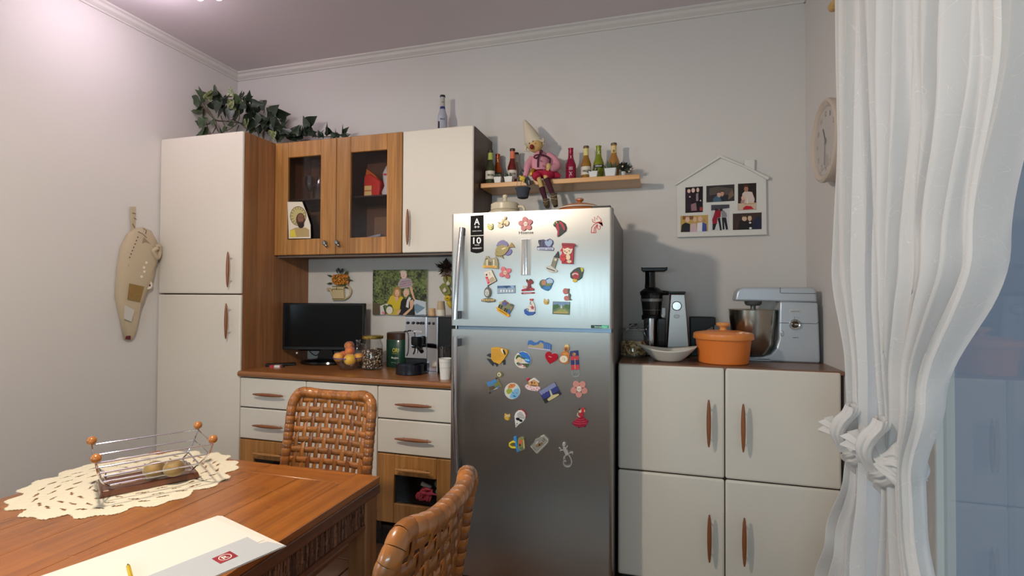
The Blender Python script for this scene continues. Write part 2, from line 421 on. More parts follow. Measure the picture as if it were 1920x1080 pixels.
# ------------------------------------------------------------------ tall cabinet
TX0, TX1, TF, TH = .004, .630, -.589, 2.291
t = thing('tall_cabinet', 'tall cream two-door cabinet with brown wooden side standing at left wall', 'cabinet', (.31, -.29, 0))
part('side_panel', MB().box(TX1-.019, TX1, TF+.022, -.002, .10, TH), CHERRYS, t)
part('side_panel', MB().box(TX0, TX0+.018, TF+.022, -.002, .10, TH-.001), CHERRYS, t)
part('top_panel', MB().box(TX0+.018, TX1-.019, TF+.022, -.002, TH-.02, TH-.001), CHERRYS, t)
part('carcass', MB().box(TX0+.018, TX1-.019, TF+.024, -.004, .10, TH-.021), C(90, 60, 40), t)
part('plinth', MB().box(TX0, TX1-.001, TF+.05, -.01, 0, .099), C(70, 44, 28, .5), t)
d = part('door', panel(TX0+.001, TX1-.002, 1.341, TH, TF), LAMW, t, bev=.007, seg=3)
handle(d, (.565, TF-.033, 1.48))
d = part('door', panel(TX0+.001, TX1-.002, .11, 1.334, TF), LAMW, t, bev=.007, seg=3)
handle(d, (.558, TF-.033, 1.182))

# ------------------------------------------------------------------ wall cabinets
WF, WZ0 = -.335, 1.5826
XA, XB, XC, XD = .632, 1.0805, 1.5251, 1.9639
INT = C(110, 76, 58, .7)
t = thing('glazed_wall_cabinet', 'cherry wall cabinet with two glazed doors under the trailing plant', 'cabinet', (1.08, -.16, WZ0))
m = MB()
m.box(XA, XA+.018, WF+.022, -.002, WZ0, TH); m.box(XC-.018, XC, WF+.022, -.002, WZ0, TH)
m.box(XA+.018, XC-.018, WF+.022, -.002, WZ0, WZ0+.018); m.box(XA+.018, XC-.018, WF+.022, -.002, TH-.018, TH)
m.box(XA+.018, XC-.018, -.010, -.003, WZ0+.018, TH-.018); m.box(XB-.009, XB+.009, WF+.022, -.011, WZ0+.018, TH-.018)
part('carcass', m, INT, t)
WSH = 1.937
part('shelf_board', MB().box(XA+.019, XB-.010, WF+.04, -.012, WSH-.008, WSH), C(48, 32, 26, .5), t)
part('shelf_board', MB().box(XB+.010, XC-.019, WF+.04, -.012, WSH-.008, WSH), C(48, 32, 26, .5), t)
GL = thin_glass('dotted_cabinet_glass', (.92, .90, .90), .02, .08, True)
GL2 = thin_glass('cabinet_glass', (.92, .90, .90), .02, .04)
def knob(parent, x, z):
    m = MB(); m.lathe([(.007, 0), (.006, -.012), (.013, -.018), (.0145, -.024), (.011, -.030), (.003, -.032)], (x, WF, z), 14, 'y')
    m.tube(sm([(x+.004, WF-.022, z-.006), (x+.012, WF-.024, z-.016), (x+.018, WF-.018, z-.024)], 4), [.008]*8+[.006], 10)
    part('knob', m, C(150, 150, 152, .3, 1), parent)
for (x0, x1, gx0, gx1, g) in ((XA+.002, XB-.0015, .7300, .9690, GL2), (XB+.0015, XC-.002, 1.1790, 1.4240, GL)):
    d = part('door', frame_door(x0, x1, WZ0, TH-.001, gx0, gx1, 1.681, 2.193, WF), CHERRY, t, bev=.004)
    part('glass_pane', MB().box(gx0, gx1, WF+.010, WF+.014, 1.681, 2.193), g, d)
    knob(d, 1.018 if x0 < 1 else 1.104, 1.652)
t = thing('wall_cabinet', 'cream single-door wall cabinet above the fridge corner with a bottle on top', 'cabinet', (1.74, -.16, WZ0))
part('carcass', MB().box(XC+.001, XD, WF+.022, -.002, WZ0, TH-.001), wood('cabinet_end', (74, 54, 44), (92, 70, 58), 'z', 0, .5, .1), t)
d = part('door', panel(XC+.002, XD, WZ0, TH, WF), LAMW, t, bev=.007, seg=3)
handle(d, (1.578, WF-.033, 1.727))
# underside rail lamp strip (grey metal lip under both cabinets)
single('valance_rail', 'thin grey rail under the hung cabinets above the monitor', 'rail', MB().box(XA+.002, XD-.002, WF+.03, WF+.045, WZ0-.012, WZ0-.001), C(120, 104, 96, .5))

# things behind the glass
s = thing('glass_bottle', 'clear glass decanter on the upper shelf behind left glass door', 'bottle', (.86, -.18, WSH))
part('body', MB().lathe([(.05, 0), (.055, .02), (.052, .10), (.02, .17), (.014, .20), (.014, .235), (.02, .24)], (.862, -.18, WSH), 18), thin_glass('clear_glass', (.9, .92, .93), .16), s)
part('stopper', MB().ball((.862, -.18, WSH+.250), .014, nu=12, nv=8), thin_glass('clear_glass'), s)
for i, (x, y) in enumerate(((.952, -.13), (.955, -.22), (.765, -.17))):
    single('drinking_glass', ['stemmed clear glass at the right of the decanter', 'near stemmed glass by the door stile', 'wide clear glass at the left of the decanter'][i], 'glass',
           MB().lathe([(.028, 0), (.027, .003), (.004, .008), (.004, .07), (.022, .09), (.032, .13), (.028, .175), (.0265, .175), (.030, .13), (.020, .092), (.003, .078)], (x, y, WSH+.0005), 16, cap=False), thin_glass('clear_glass'), 'glasses behind the left glass door')
s = thing('pasta_bag', 'red and yellow food packet on the shelf behind right glass door', 'packet', (1.26, -.2, WSH))
part('pack', MB().prism([(1.20, WSH), (1.31, WSH), (1.318, WSH+.10), (1.245, WSH+.15), (1.205, WSH+.14)], -.23, -.16, 'y'), C(196, 40, 30, .45), s, bev=.008)
part('window_print', MB().flat(rct(1.235, WSH+.06, .05, .028), -.2315).flat(rct(1.235, WSH+.025, .05, .032), -.2315), C(226, 196, 130, .4), s)
part('folded_top', MB().prism([(1.205, WSH+.13), (1.235, WSH+.115), (1.31, WSH+.10), (1.27, WSH+.145), (1.215, WSH+.185)], -.22, -.17, 'y'), C(196, 96, 36, .35), s, bev=.004)
s = thing('white_bag', 'twisted white plastic bag standing beside the red packet', 'bag', (1.35, -.2, WSH))
part('bag', MB().lathe([(.028, 0), (.036, .03), (.020, .07), (.028, .11), (.030, .15), (.012, .19), (.003, .20)], (1.352, -.2, WSH+.001), 11), C(206, 204, 208, .35, bump=.8, scale=40), s)
part('print', MB().flat(ell(1.352, WSH+.137, .012, .006), -.2315), C(200, 60, 70), s)
single('paper_bag', 'tall beige paper bag at right behind the glass door', 'bag', MB().prism([(1.385, WSH), (1.45, WSH), (1.45, WSH+.21), (1.405, WSH+.17)], -.24, -.12, 'y'), C(150, 134, 104, .8), bev=.004)
single('cardboard_tray', 'brown cardboard box on the cabinet floor behind right glass', 'box', MB().box(1.26, 1.45, -.20, -.08, WZ0+.0185, WZ0+.24), C(120, 90, 62, .8), bev=.003)
single('pale_wrapper', 'pale blue folded wrapper lying before the cardboard box', 'wrapper', MB().prism([(1.24, WZ0+.10), (1.33, WZ0+.115), (1.33, WZ0+.128), (1.24, WZ0+.112)], -.24, -.205, 'y').box(1.25, 1.33, -.24, -.205, WZ0+.0185, WZ0+.10), C(150, 160, 176, .5))
# saint card stuck in the left door
s = thing('saint_card', 'cut-out card of a bearded haloed figure at left glass door', 'card', at(561, 412, Y=WF-.003))
K = lambda pts, y=WF-.003: [tuple(at(525+x/6, 280+y_/6, Y=y)[k] for k in (0, 2)) for x, y_ in pts]
part('card', MB().prism(K([(84, 590), (248, 590), (300, 720), (342, 850), (344, 1000), (100, 1004)]), WF-.003, WF-.0005, 'y'), C(222, 214, 196, .6), s)
m = MB(); cols = [C(190, 176, 120, .6), C(60, 54, 48, .6), C(176, 152, 104, .6), C(214, 196, 70, .6), C(70, 44, 36, .6), C(128, 88, 66, .6), C(44, 26, 22, .6)]
y = WF-.0034
m.m = 1; m.flat(K(ell(205, 750, 92, 110)), y)
m.m = 0; m.flat(K(ell(205, 750, 86, 104)), y-.0003)
m.m = 1
for k in range(16):
    a = 22.5*k; ca, sa = math.cos(math.radians(a)), math.sin(math.radians(a))
    m.flat(K(rct(205+70*ca, 750+86*sa, 26, 5, a)), y-.0006)
m.m = 2; m.flat(K([(115, 910), (180, 880), (290, 880), (328, 905), (330, 985), (112, 990)]), y-.0006)
m.m = 3; m.flat(K([(115, 915), (165, 900), (185, 985), (114, 988)]), y-.0009)
m.m = 4; m.flat(K(ell(232, 790, 50, 74)), y-.0009)
m.m = 5; m.flat(K(ell(234, 775, 36, 50)), y-.0012)
m.m = 6; m.flat(K(ell(238, 850, 36, 38)), y-.0014); m.flat(K(rct(222, 768, 12, 5)), y-.0014); m.flat(K(rct(250, 768, 12, 5)), y-.0014)
m.m = 5; m.flat(K(rct(236, 824, 16, 6)), y-.0016)
part('print', m, cols, s)

# ------------------------------------------------------------------ base units and worktop
BF = -.588
def base_body(t, x0, x1):
    m = MB().box(x0, x0+.016, BF+.022, -.01, .10, .858).box(x1-.016, x1, BF+.022, -.01, .10, .858).box(x0+.016, x1-.016, BF+.03, -.01, .10, .118).box(x0+.016, x1-.016, -.03, -.012, .118, .858).box(x0+.016, x1-.016, BF+.03, -.03, .502, .515)
    part('carcass', m, C(52, 36, 28, .7), t)
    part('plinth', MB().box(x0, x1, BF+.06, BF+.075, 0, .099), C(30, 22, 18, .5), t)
def drawer_unit(x0, x1, label, hx):
    t = thing('drawer_unit', label, 'cabinet', ((x0+x1)/2, -.3, 0)); base_body(t, x0, x1)
    for z0, z1, hz in ((.690, .857, .773), (.510, .684, .597)):
        d = part('drawer', panel(x0+.0015, x1-.0015, z0, z1, BF), LAMW, t, bev=.006, seg=3)
        handle(d, (hx, BF-.033, hz), 'x', wood('handle_wood_x', (120, 68, 36), (150, 90, 50), 'x', 0, .4, .2))
    gx0, gx1 = hx-.123, hx+.119
    d = part('door', frame_door(x0+.0015, x1-.0015, .148, .504, gx0, gx1, .252, .398, BF), CHERRY, t, bev=.004)
    part('glass_pane', MB().box(gx0, gx1, BF+.010, BF+.014, .252, .398), thin_glass('drawer_glass', (.92, .92, .92), .02, .03), d)
    handle(d, (hx, BF-.033, .440), 'x', CHERRY)
    return t
drawer_unit(TX1+.002, XB-.001, 'drawer unit beside the tall cabinet, partly behind table and chair', .855)
drawer_unit(1.5285, 1.966, 'drawer unit beside the fridge with a glazed wooden bottom front', 1.752)
t = thing('base_cabinet', 'cream base cabinet with plain door behind the woven chair', 'cabinet', (1.3, -.3, 0)); base_body(t, XB+.0005, 1.527)
part('door', panel(XB+.001, 1.5265, .148, .857, BF), LAMW, t, bev=.006, seg=3)
m = MB(); r = .017; pr = []
for k in range(9):
    a = PI/2+PI*k/8; pr.append((BF-.004+r*math.cos(a), .88+r*math.sin(a)*1.0))
wt = [( -.004, .897), (-.004, .863)]+[(u, w) for u, w in reversed(pr)]
single('worktop', 'long wooden worktop with rounded front carrying monitor and coffee machine', 'worktop', MB().prism(wt, TX1+.001, 1.985, 'x'), WTOP, smooth=50)
# what shows through the lower glass
s = thing('sponge_net', 'bundle of pink netting behind glass beside the fridge', 'netting', (1.77, BF+.07, .28))
m = MB()
random.seed(4)
for k in range(9):
    a = random.uniform(0, 6.28); c = (1.765+.02*math.cos(a), BF+.075+.01*math.sin(a), .283+.014*math.sin(a*2))
    m.tube([(c[0]+.024*math.cos(q/10*6.28)+.006*math.sin(q), c[1]+.008*math.sin(q*.63*3), c[2]+.022*math.sin(q/10*6.28)) for q in range(10)], .006, 6, closed=True)
part('net', m, C(214, 74, 92, .5, noise=.3, scale=50), s)
part('tail', MB().tube([(1.79, BF+.07, .29), (1.82, BF+.06, .300), (1.85, BF+.06, .296)], [.012, .007, .002], 8), C(196, 60, 84, .5), s)
single('white_roll', 'white roll lying above the pink netting behind glass', 'roll', MB().tube([(1.745, BF+.09, .335), (1.80, BF+.09, .318)], .011, 14), C(208, 200, 186, .7))
for k, (x, z) in enumerate(((1.852, .352), (1.858, .312))):
    single('jar_lid', ['upper grey lid seen edge-on behind the glass by fridge', 'lower grey lid seen edge-on behind the glass by fridge'][k], 'lid', MB().lathe([(.020, 0), (.020, .008), (.012, .009), (.012, .002)], (x, BF+.06, z), 16, 'y'), C(120, 122, 104, .5))
single('drawer_basket', 'dark wire tray carrying the netting behind the lower glass', 'tray', MB().box(1.60, 1.93, BF+.03, -.1, .252, .258), C(26, 24, 26, .5))

# ------------------------------------------------------------------ right storage cabinet
RX0, RXM, RX1, RF, RT = 2.777, 3.2362, 3.698, -.5754, 1.0297
t = thing('storage_cabinet', 'cream four-door cabinet with brown top between fridge and curtain', 'cabinet', (3.23, -.28, 0))
part('carcass', MB().box(RX0+.002, RX1-.004, RF+.022, -.003, .06, RT-.018), C(60, 38, 28, .6), t)
part('top_panel', MB().box(RX0, RX1, RF+.004, -.002, RT-.017, RT), wood('cabinet_top_wood', (108, 74, 54), (134, 96, 72), 'x', 0, .35, .3), t, bev=.002)
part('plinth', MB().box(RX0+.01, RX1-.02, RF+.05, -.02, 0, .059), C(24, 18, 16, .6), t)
for x0, x1, z0, z1, hx, hz in ((RX0, RXM-.002, .542, RT-.004, 3.1667, .785), (RXM+.002, RX1-.014, .542, RT-.004, 3.305, .776), (RX0, RXM-.002, .059, .537, 3.1690, .288), (RXM+.002, RX1-.014, .059, .537, 3.3085, .292)):
    d = part('door', panel(x0, x1, z0, z1, RF), LAMW, t, bev=.010, seg=4)
    handle(d, (hx, RF-.033, hz))
# ------------------------------------------------------------------ fridge
FY = -.763; FX0, FX1 = 2.0166, 2.7661
t = thing('fridge', 'tall stainless steel two-door fridge freezer covered in magnets', 'fridge', (2.39, -.4, 0))
SIDE = C(112, 112, 112, .45)
part('body', MB().box(FX0+.006, FX1-.004, FY+.075, -.03, .03, 1.717), SIDE, t, bev=.004)
part('foot', MB().lathe([(.02, 0), (.02, .03)], (FX0+.06, FY+.12, 0), 12), BLACK, t); part('foot', MB().lathe([(.02, 0), (.02, .03)], (FX1-.06, FY+.12, 0), 12), BLACK, t)
def fdoor(z0, z1):
    r = .014; x0, x1 = FX0, FX1; pts = [(x0, FY+.062)]
    for k in range(6): a = PI+PI/2*k/5; pts.append((x0+r+r*math.cos(a), FY+r+r*math.sin(a)))
    for k in range(6): a = 1.5*PI+PI/2*k/5; pts.append((x1-r+r*math.cos(a), FY+r+r*math.sin(a)))
    pts.append((x1, FY+.062))
    return MB().prism(pts, z0, z1, 'z')
du = part('door', fdoor(1.1959, 1.7207), STEEL, t, smooth=30)
dl = part('door', fdoor(.045, 1.179), STEEL, t, smooth=30)
part('gasket', MB().box(FX0+.008, FX1-.008, FY+.063, FY+.074, .05, 1.715), C(70, 74, 80, .6), t)
part('gap_strip', MB().box(FX0+.035, FX1-.006, FY+.010, FY+.060, 1.1795, 1.1954), C(120, 140, 160, .35, .6), t)
part('hinge_cover', MB().box(FX1-.09, FX1-.01, FY+.02, FY+.09, 1.7212, 1.733), C(60, 58, 54, .5), t, bev=.003)
part('hinge', MB().lathe([(.006, 0), (.006, .016)], (FX0+.022, FY+.02, 1.1795), 10), SATIN, t)
# bowed bar handles
def bar(door, pts, w=.018):
    m = MB(); P = sm(pts, 5)
    m.tube(P, w*.62, 14, flatk=.75, up=(1, 0, 0))
    part('handle', m, STEEL2, door)
    m = MB()
    for p in (P[1], P[-2]):
        m.box(p.x-.004, p.x+.014, p.y+.006, FY, p.z-.018, p.z+.018)
    part('handle_bracket', m, C(92, 92, 96, .4, .6), door, bev=.002)
STEEL2 = steel('handle_steel', (200, 200, 204), .18, .3)
bar(du, [(2.074, FY-.012, 1.654), (2.069, FY-.022, 1.56), (2.064, FY-.032, 1.45), (2.060, FY-.040, 1.33), (2.058, FY-.044, 1.226)])
bar(dl, [(2.060, FY-.044, 1.150), (2.058, FY-.044, 1.0), (2.056, FY-.040, .85), (2.058, FY-.032, .70), (2.062, FY-.018, .52)])
# recessed nameplate bar, brand name, stickers
m = MB(); x0, x1, z0, z1 = 2.3578, 2.4025, 1.4295, 1.5945
part('plate', MB().box(x0, x1, FY-.003, FY-.0005, z0, z1), C(150, 150, 150, .3, 1), du)
part('plate_bar', MB().grid(lambda u, v: (x0+.002+(x1-x0-.004)*u, FY-.0035-.006*math.sin(PI*u), z0+.003+(z1-z0-.006)*v), 10, 2), C(222, 222, 222, .12, 1), du)
def fr(px, py, d=0): return at(px, py, Y=FY-d)
part('lettering', text(MB(), 'Hisense', fr(986.5, 436, .0006), X1, Z1, .068, .0135, True), C(50, 48, 46, .6), du)
s = thing('energy_sticker', 'black sticker reading A++ and 10 year warranty on the freezer door', 'sticker', (2.14, FY, 1.6))
P = [tuple(fr(x, y)[k] for k in (0, 2)) for x, y in ((882.5, 405), (906.8, 403.2), (906.8, 440.5), (882.5, 441.5))]
P2 = [tuple(fr(x, y)[k] for k in (0, 2)) for x, y in ((882.5, 443), (906.8, 442), (906.8, 471), (900, 474), (894, 475), (888, 474), (882.5, 472))]
part('sheet', MB().prism(P, FY-.0012, FY-.0004, 'y').prism(P2, FY-.0012, FY-.0004, 'y'), C(9, 8, 9, .6, spec=.15), s)
m = MB()
for w, px, py, ww, hh in (('A', 894.2, 415.5, .028, .030), ('++', 894.2, 425.5, .026, .011), ('ENERGY RATING', 894.4, 433, .045, .0045), ('10', 894.6, 451, .040, .031), ('YEAR', 894.2, 459.5, .026, .0045), ('WARRANTY', 894.6, 465.5, .046, .007)):
    text(m, w, fr(px, py, .0016), X1, Z1, ww, hh, bold=True)
part('lettering', m, C(235, 235, 235, .5), s)
s = thing('inverter_sticker', 'small black and green inverter sticker at bottom right of freezer door', 'sticker', (2.67, FY, 1.2))
P = [tuple(fr(x, y)[k] for k in (0, 2)) for x, y in ((1108, 609.5), (1141, 609.8), (1141, 616), (1108, 615.4))]
part('sheet', MB().prism(P, FY-.0012, FY-.0004, 'y'), C(16, 52, 42, .35), s)
P = [tuple(fr(x, y, .0016)[k] for k in (0, 2)) for x, y in ((1128, 609.9), (1140, 610), (1140, 615.7), (1128, 615.4))]
part('green_end', MB().flat(P, FY-.0014), C(60, 200, 150, .4), s)
part('lettering', text(MB(), 'inverter', fr(1127, 612.8, .0018), X1, Z1, .056, .0085, bold=True), C(190, 240, 220, .5), s)

# ------------------------------------------------------------------ magnets (each is a thing; outlines lie on the fridge door)
VA = lambda p: (880+p[0]/9, 390+p[1]/9)
VB = lambda p: (890+p[0]/9.815, 500+p[1]/9.815)
VC = lambda p: (1000+p[0]/4.907, 390+p[1]/4.907)
VD = lambda p: (890+p[0]/7.2, 630+p[1]/7.2)
VE = lambda p: (910+p[0]/7.714, 750+p[1]/7.714)
def magnet(label, V, parts, cat='magnet', rough=.35):
    """parts: (name, [(colour, near, thick, outline)...]) ; near = front face distance from the door, outline in view V"""
    allp = [fr(*V(p)) for _, ls in parts for l in ls for p in l[3]]
    cx = (min(p.x for p in allp)+max(p.x for p in allp))/2; z0 = min(p.z for p in allp)
    s = thing('fridge_magnet', label, cat, (cx, FY, z0), group='souvenir magnets on the fridge')
    for nm, ls in parts:
        m = MB(); cols = []
        for c, near, thick, o in ls:
            mt = C(*c, rough) if len(c) == 3 else C(*c)
            if mt not in cols: cols.append(mt)
            m.m = cols.index(mt)
            q = [tuple(fr(*V(p), near)[k] for k in (0, 2)) for p in o]
            a = sum(q[i][0]*q[(i+1) % len(q)][1]-q[(i+1) % len(q)][0]*q[i][1] for i in range(len(q)))
            if a > 0: q = q[::-1]
            m.prism(q, FY-near+thick, FY-near, 'y')
        part(nm, m, cols, s, bev=.0012 if ls[0][2] > .004 else 0, seg=2)
    return s
B6, B4, T = .007, .0045, .0008
def blob(V, pts, c, near, thick): return (c, near, thick, pts)
def flower(V, cx, cy, r, n, rot, petal, core, label, extra=()):
    pt = [(petal, B6, B6-.0005, ell(cx+r*.62*math.cos(math.radians(rot+360/n*k)), cy+r*.62*math.sin(math.radians(rot+360/n*k)), r*.5, r*.42, rot+360/n*k, 12)) for k in range(n)]
    parts = [('petals', pt), ('core', [(core, B6+.002, .003, ell(cx, cy, r*.3, r*.36))])]
    parts.append(('face', [((60, 40, 36), B6+.0028, T, ell(cx-r*.1, cy, r*.05)), ((60, 40, 36), B6+.0028, T, ell(cx+r*.1, cy, r*.05))]))
    if extra: parts.append(('detail', list(extra)))
    return magnet(label, V, parts)
def owl(V, cx, cy, r, c, label):
    return magnet(label, V, [('body', [(c, B6, B6-.0005, [(cx-r*.9, cy-r*.5), (cx-r*.8, cy-r*1.15), (cx-r*.2, cy-r*.75), (cx+r*.3, cy-r*.75), (cx+r*.75, cy-r*1.1), (cx+r*.95, cy-r*.3), (cx+r*.8, cy+r*.7), (cx+r*.1, cy+r*1.05), (cx-r*.7, cy+r*.7), (cx-r, cy+r*.1)])]),
        ('eyes', [((240, 232, 200), B6+.001, .0015, ell(cx-r*.22, cy-r*.38, r*.3)), ((240, 232, 200), B6+.001, .0015, ell(cx+r*.42, cy-r*.38, r*.3)), ((30, 24, 20), B6+.0018, T, ell(cx-r*.2, cy-r*.36, r*.12)), ((30, 24, 20), B6+.0018, T, ell(cx+r*.4, cy-r*.36, r*.12))]),
        ('wing', [((150, 130, 40), B6+.001, .0015, ell(cx+r*.6, cy+r*.25, r*.25, r*.45, 20))])])
# upper door, first row
owl(VA, 352, 315, 52, (206, 200, 70), 'lime yellow owl magnet beside the A++ sticker')
magnet('cream pair of rabbits magnet near the top of the freezer door', VA, [
    ('body', [((226, 206, 156), .008, .0075, ell(620, 250, 46, 52)), ((226, 206, 156), .010, .0095, ell(568, 205, 30, 24)), ((218, 200, 150), .008, .0075, ell(520, 300, 48, 34)), ((226, 206, 156), .010, .0095, ell(540, 250, 28, 24))]),
    ('ears', [((190, 160, 110), .009, .004, ell(606, 165, 18, 30, 15)), ((190, 160, 110), .009, .004, ell(494, 245, 22, 12, 10))]),
    ('eyes', [((60, 44, 30), .0108, T, ell(572, 205, 6)), ((60, 44, 30), .0108, T, ell(536, 254, 5)), ((150, 100, 60), .0105, .002, ell(600, 280, 20, 22))])])
flower(VA, 948, 268, 112, 5, 45, (196, 104, 108), (232, 210, 190), 'pink four-petalled flower magnet above the maker name')
magnet('dark red feathered headdress magnet at upper right of freezer door', VC, [
    ('base', [((40, 44, 34), B6, B6-.0005, [(182, 150), (205, 118), (250, 114), (290, 140), (305, 180), (298, 212), (262, 240), (232, 264), (218, 262), (222, 215), (205, 180), (185, 165)])]),
    ('feathers', [((170, 28, 54), B6+.0015, .002, [(212, 142), (232, 140), (240, 185), (236, 240), (226, 262), (218, 250), (224, 215), (208, 180)]), ((176, 30, 56), B6+.0015, .002, [(236, 122), (262, 130), (290, 175), (292, 205), (280, 205), (262, 165), (238, 140)])]),
    ('quills', [((190, 180, 120), B6+.001, .0015, [(200, 124), (210, 116), (222, 136), (212, 142)]), ((120, 130, 60), B6+.001, .0015, [(184, 150), (196, 136), (206, 146), (196, 156)])])])
m_r = []
for a, b in (((540, 105), (582, 128)), ):
    pass
def stroke(pts, w):                       # outline of a thick line in 2-D
    L = []; R_ = []
    for i, p in enumerate(pts):
        a = pts[max(0, i-1)]; b = pts[min(len(pts)-1, i+1)]; dx, dy = b[0]-a[0], b[1]-a[1]; l = math.hypot(dx, dy) or 1
        L.append((p[0]-dy/l*w/2, p[1]+dx/l*w/2)); R_.append((p[0]+dy/l*w/2, p[1]-dx/l*w/2))
    return L+R_[::-1]
RED = (214, 60, 48)
magnet('red line rooster head decal at top right of freezer door', VC, [
    ('comb', [(RED, .0012, .0008, stroke(p, 6)) for p in ([(548, 128), (538, 100), (566, 118), (560, 80), (584, 104), (590, 72), (622, 104), (626, 124)], [(548, 130), (585, 134), (622, 124)])]),
    ('neck', [(RED, .0012, .0008, stroke(p, 6)) for p in ([(532, 228), (536, 180), (560, 150), (600, 132)], [(555, 228), (560, 185), (590, 150)], [(576, 226), (572, 190), (592, 155)], [(532, 228), (578, 227)])]),
    ('face', [(RED, .0012, .0008, stroke(p, 6)) for p in ([(596, 135), (636, 132), (614, 150), (638, 166), (612, 164)], [(590, 160), (588, 185), (604, 200), (618, 186), (612, 164)])])], 'decal')
# second row
GOLD = (150, 134, 74)
magnet('gold and lilac surgeon fish magnet left of the steel plate', VA, [
    ('fins', [((104, 100, 150), .005, .0045, [(450, 640), (480, 580), (530, 545), (580, 540), (630, 570), (660, 620), (650, 650), (480, 640)]), ((104, 100, 160), .005, .0045, [(600, 790), (680, 690), (712, 700), (720, 740), (690, 790), (640, 806)])]),
    ('body', [(GOLD, .009, .0085, [(428, 790), (440, 700), (470, 650), (540, 618), (620, 630), (672, 665), (650, 720), (600, 780), (540, 810), (470, 806)])]),
    ('tail', [((150, 120, 40), .007, .0065, [(662, 655), (708, 582), (736, 610), (768, 668), (720, 662), (680, 672)])]),
    ('belly_fin', [(GOLD, .006, .0055, [(430, 795), (500, 800), (560, 806), (580, 860), (545, 835), (450, 812)])]),
    ('shine', [((226, 212, 160), .0098, .001, [(540, 690), (600, 665), (620, 675), (560, 705)]), ((40, 36, 30), .0098, .001, ell(470, 738, 7))])])
magnet('purple souvenir magnet of an I and a heart over a city name', VC, [
    ('base', [((70, 64, 110), .005, .0045, [(32, 352), (60, 350), (44, 318), (44, 296), (70, 292), (92, 288), (116, 298), (150, 280), (180, 298), (184, 325), (168, 352), (190, 370), (186, 394), (36, 388)])]),
    ('heart', [((150, 170, 200), .0062, .0015, [(104, 310), (118, 300), (134, 308), (150, 288), (172, 298), (176, 318), (160, 345), (140, 358), (112, 340)])]),
    ('letter', [((44, 40, 60), .0062, .0015, rct(62, 325, 12, 54)), ((44, 40, 60), .0062, .0015, rct(62, 300, 30, 8)), ((44, 40, 60), .0062, .0015, rct(88, 330, 12, 50))]),
    ('name_bar', [((200, 204, 220), .0062, .0015, rct(112, 376, 146, 22)), ((60, 70, 120), .0068, T, rct(84, 378, 60, 7)), ((60, 70, 120), .0068, T, rct(148, 378, 50, 7))])])
magnet('red house-shaped magnet with a white cat face and cookies', VC, [
    ('body', [((178, 36, 48), .016, .0155, rct(316, 418, 108, 190, 2))]),
    ('roof', [((150, 30, 44), .018, .003, [(262, 322), (384, 328), (386, 352), (260, 346)])]),
    ('face', [((236, 214, 186), .019, .003, [(268, 368), (288, 376), (316, 364), (340, 376), (362, 374), (356, 400), (344, 420), (318, 430), (286, 424), (274, 400)]), ((210, 140, 60), .0198, T, ell(306, 408, 8)), ((40, 30, 30), .0198, T, ell(330, 394, 5)), ((40, 30, 30), .0198, T, ell(290, 396, 5))]),
    ('bow', [((206, 36, 44), .020, .003, [(246, 396), (262, 366), (276, 388), (270, 402)])]),
    ('cookies', [((204, 48, 44), .020, .0035, ell(272, 458, 30, 36)), ((236, 212, 170), .020, .003, ell(318, 452, 22, 26)), ((230, 206, 170), .019, .003, ell(330, 492, 22, 14)), ((60, 20, 20), .0208, T, ell(264, 450, 4)), ((60, 20, 20), .0208, T, ell(284, 448, 4))])])
magnet('stone cathedral magnet with a yellow name band', VA, [
    ('base', [((150, 142, 112), .009, .0085, [(240, 1010), (236, 930), (260, 860), (280, 806), (300, 812), (318, 806), (340, 850), (420, 840), (440, 812), (470, 850), (486, 930), (490, 1030)])]),
    ('towers', [((196, 190, 160), .011, .003, rct(300, 920, 30, 110)), ((196, 190, 160), .011, .003, rct(410, 925, 34, 110)), ((90, 84, 64), .0115, .001, rct(355, 940, 14, 60)), ((90, 84, 64), .0115, .001, rct(386, 930, 10, 80)), ((90, 84, 64), .0115, .001, rct(330, 930, 10, 70)), ((90, 84, 64), .0118, .001, ell(285, 860, 24, 10, -40))]),
    ('name_band', [((222, 170, 70), .0112, .003, [(222, 968), (466, 976), (462, 1012), (340, 1004), (222, 1008)]), ((170, 110, 40), .0118, T, rct(345, 990, 170, 9, 2))])])
magnet('grey clock tower magnet leaning to the right', VC, [
    ('tower', [((150, 146, 126), .009, .0085, [(156, 545), (182, 455), (226, 466), (198, 558)])]),
    ('spire', [((40, 42, 36), .010, .0095, [(184, 452), (206, 425), (226, 396), (234, 425), (236, 462)])]),
    ('clock', [((220, 212, 180), .0098, .001, ell(204, 476, 10))]),
    ('windows', [((84, 80, 66), .0098, .001, rct(190+7*k, 512+2*k, 3, 50, 15)) for k in (-2, 0, 2)]),
    ('foot', [((204, 200, 190), .011, .0105, [(112, 550), (116, 536), (160, 530), (200, 560), (222, 572), (216, 590), (170, 596), (130, 578)]), ((60, 56, 50), .0118, T, rct(160, 566, 80, 8, 20))])])
flower(VB, 560, 110, 110, 4, 60, (206, 110, 118), (214, 190, 160), 'pink three-lobed flower magnet below the cathedral one')
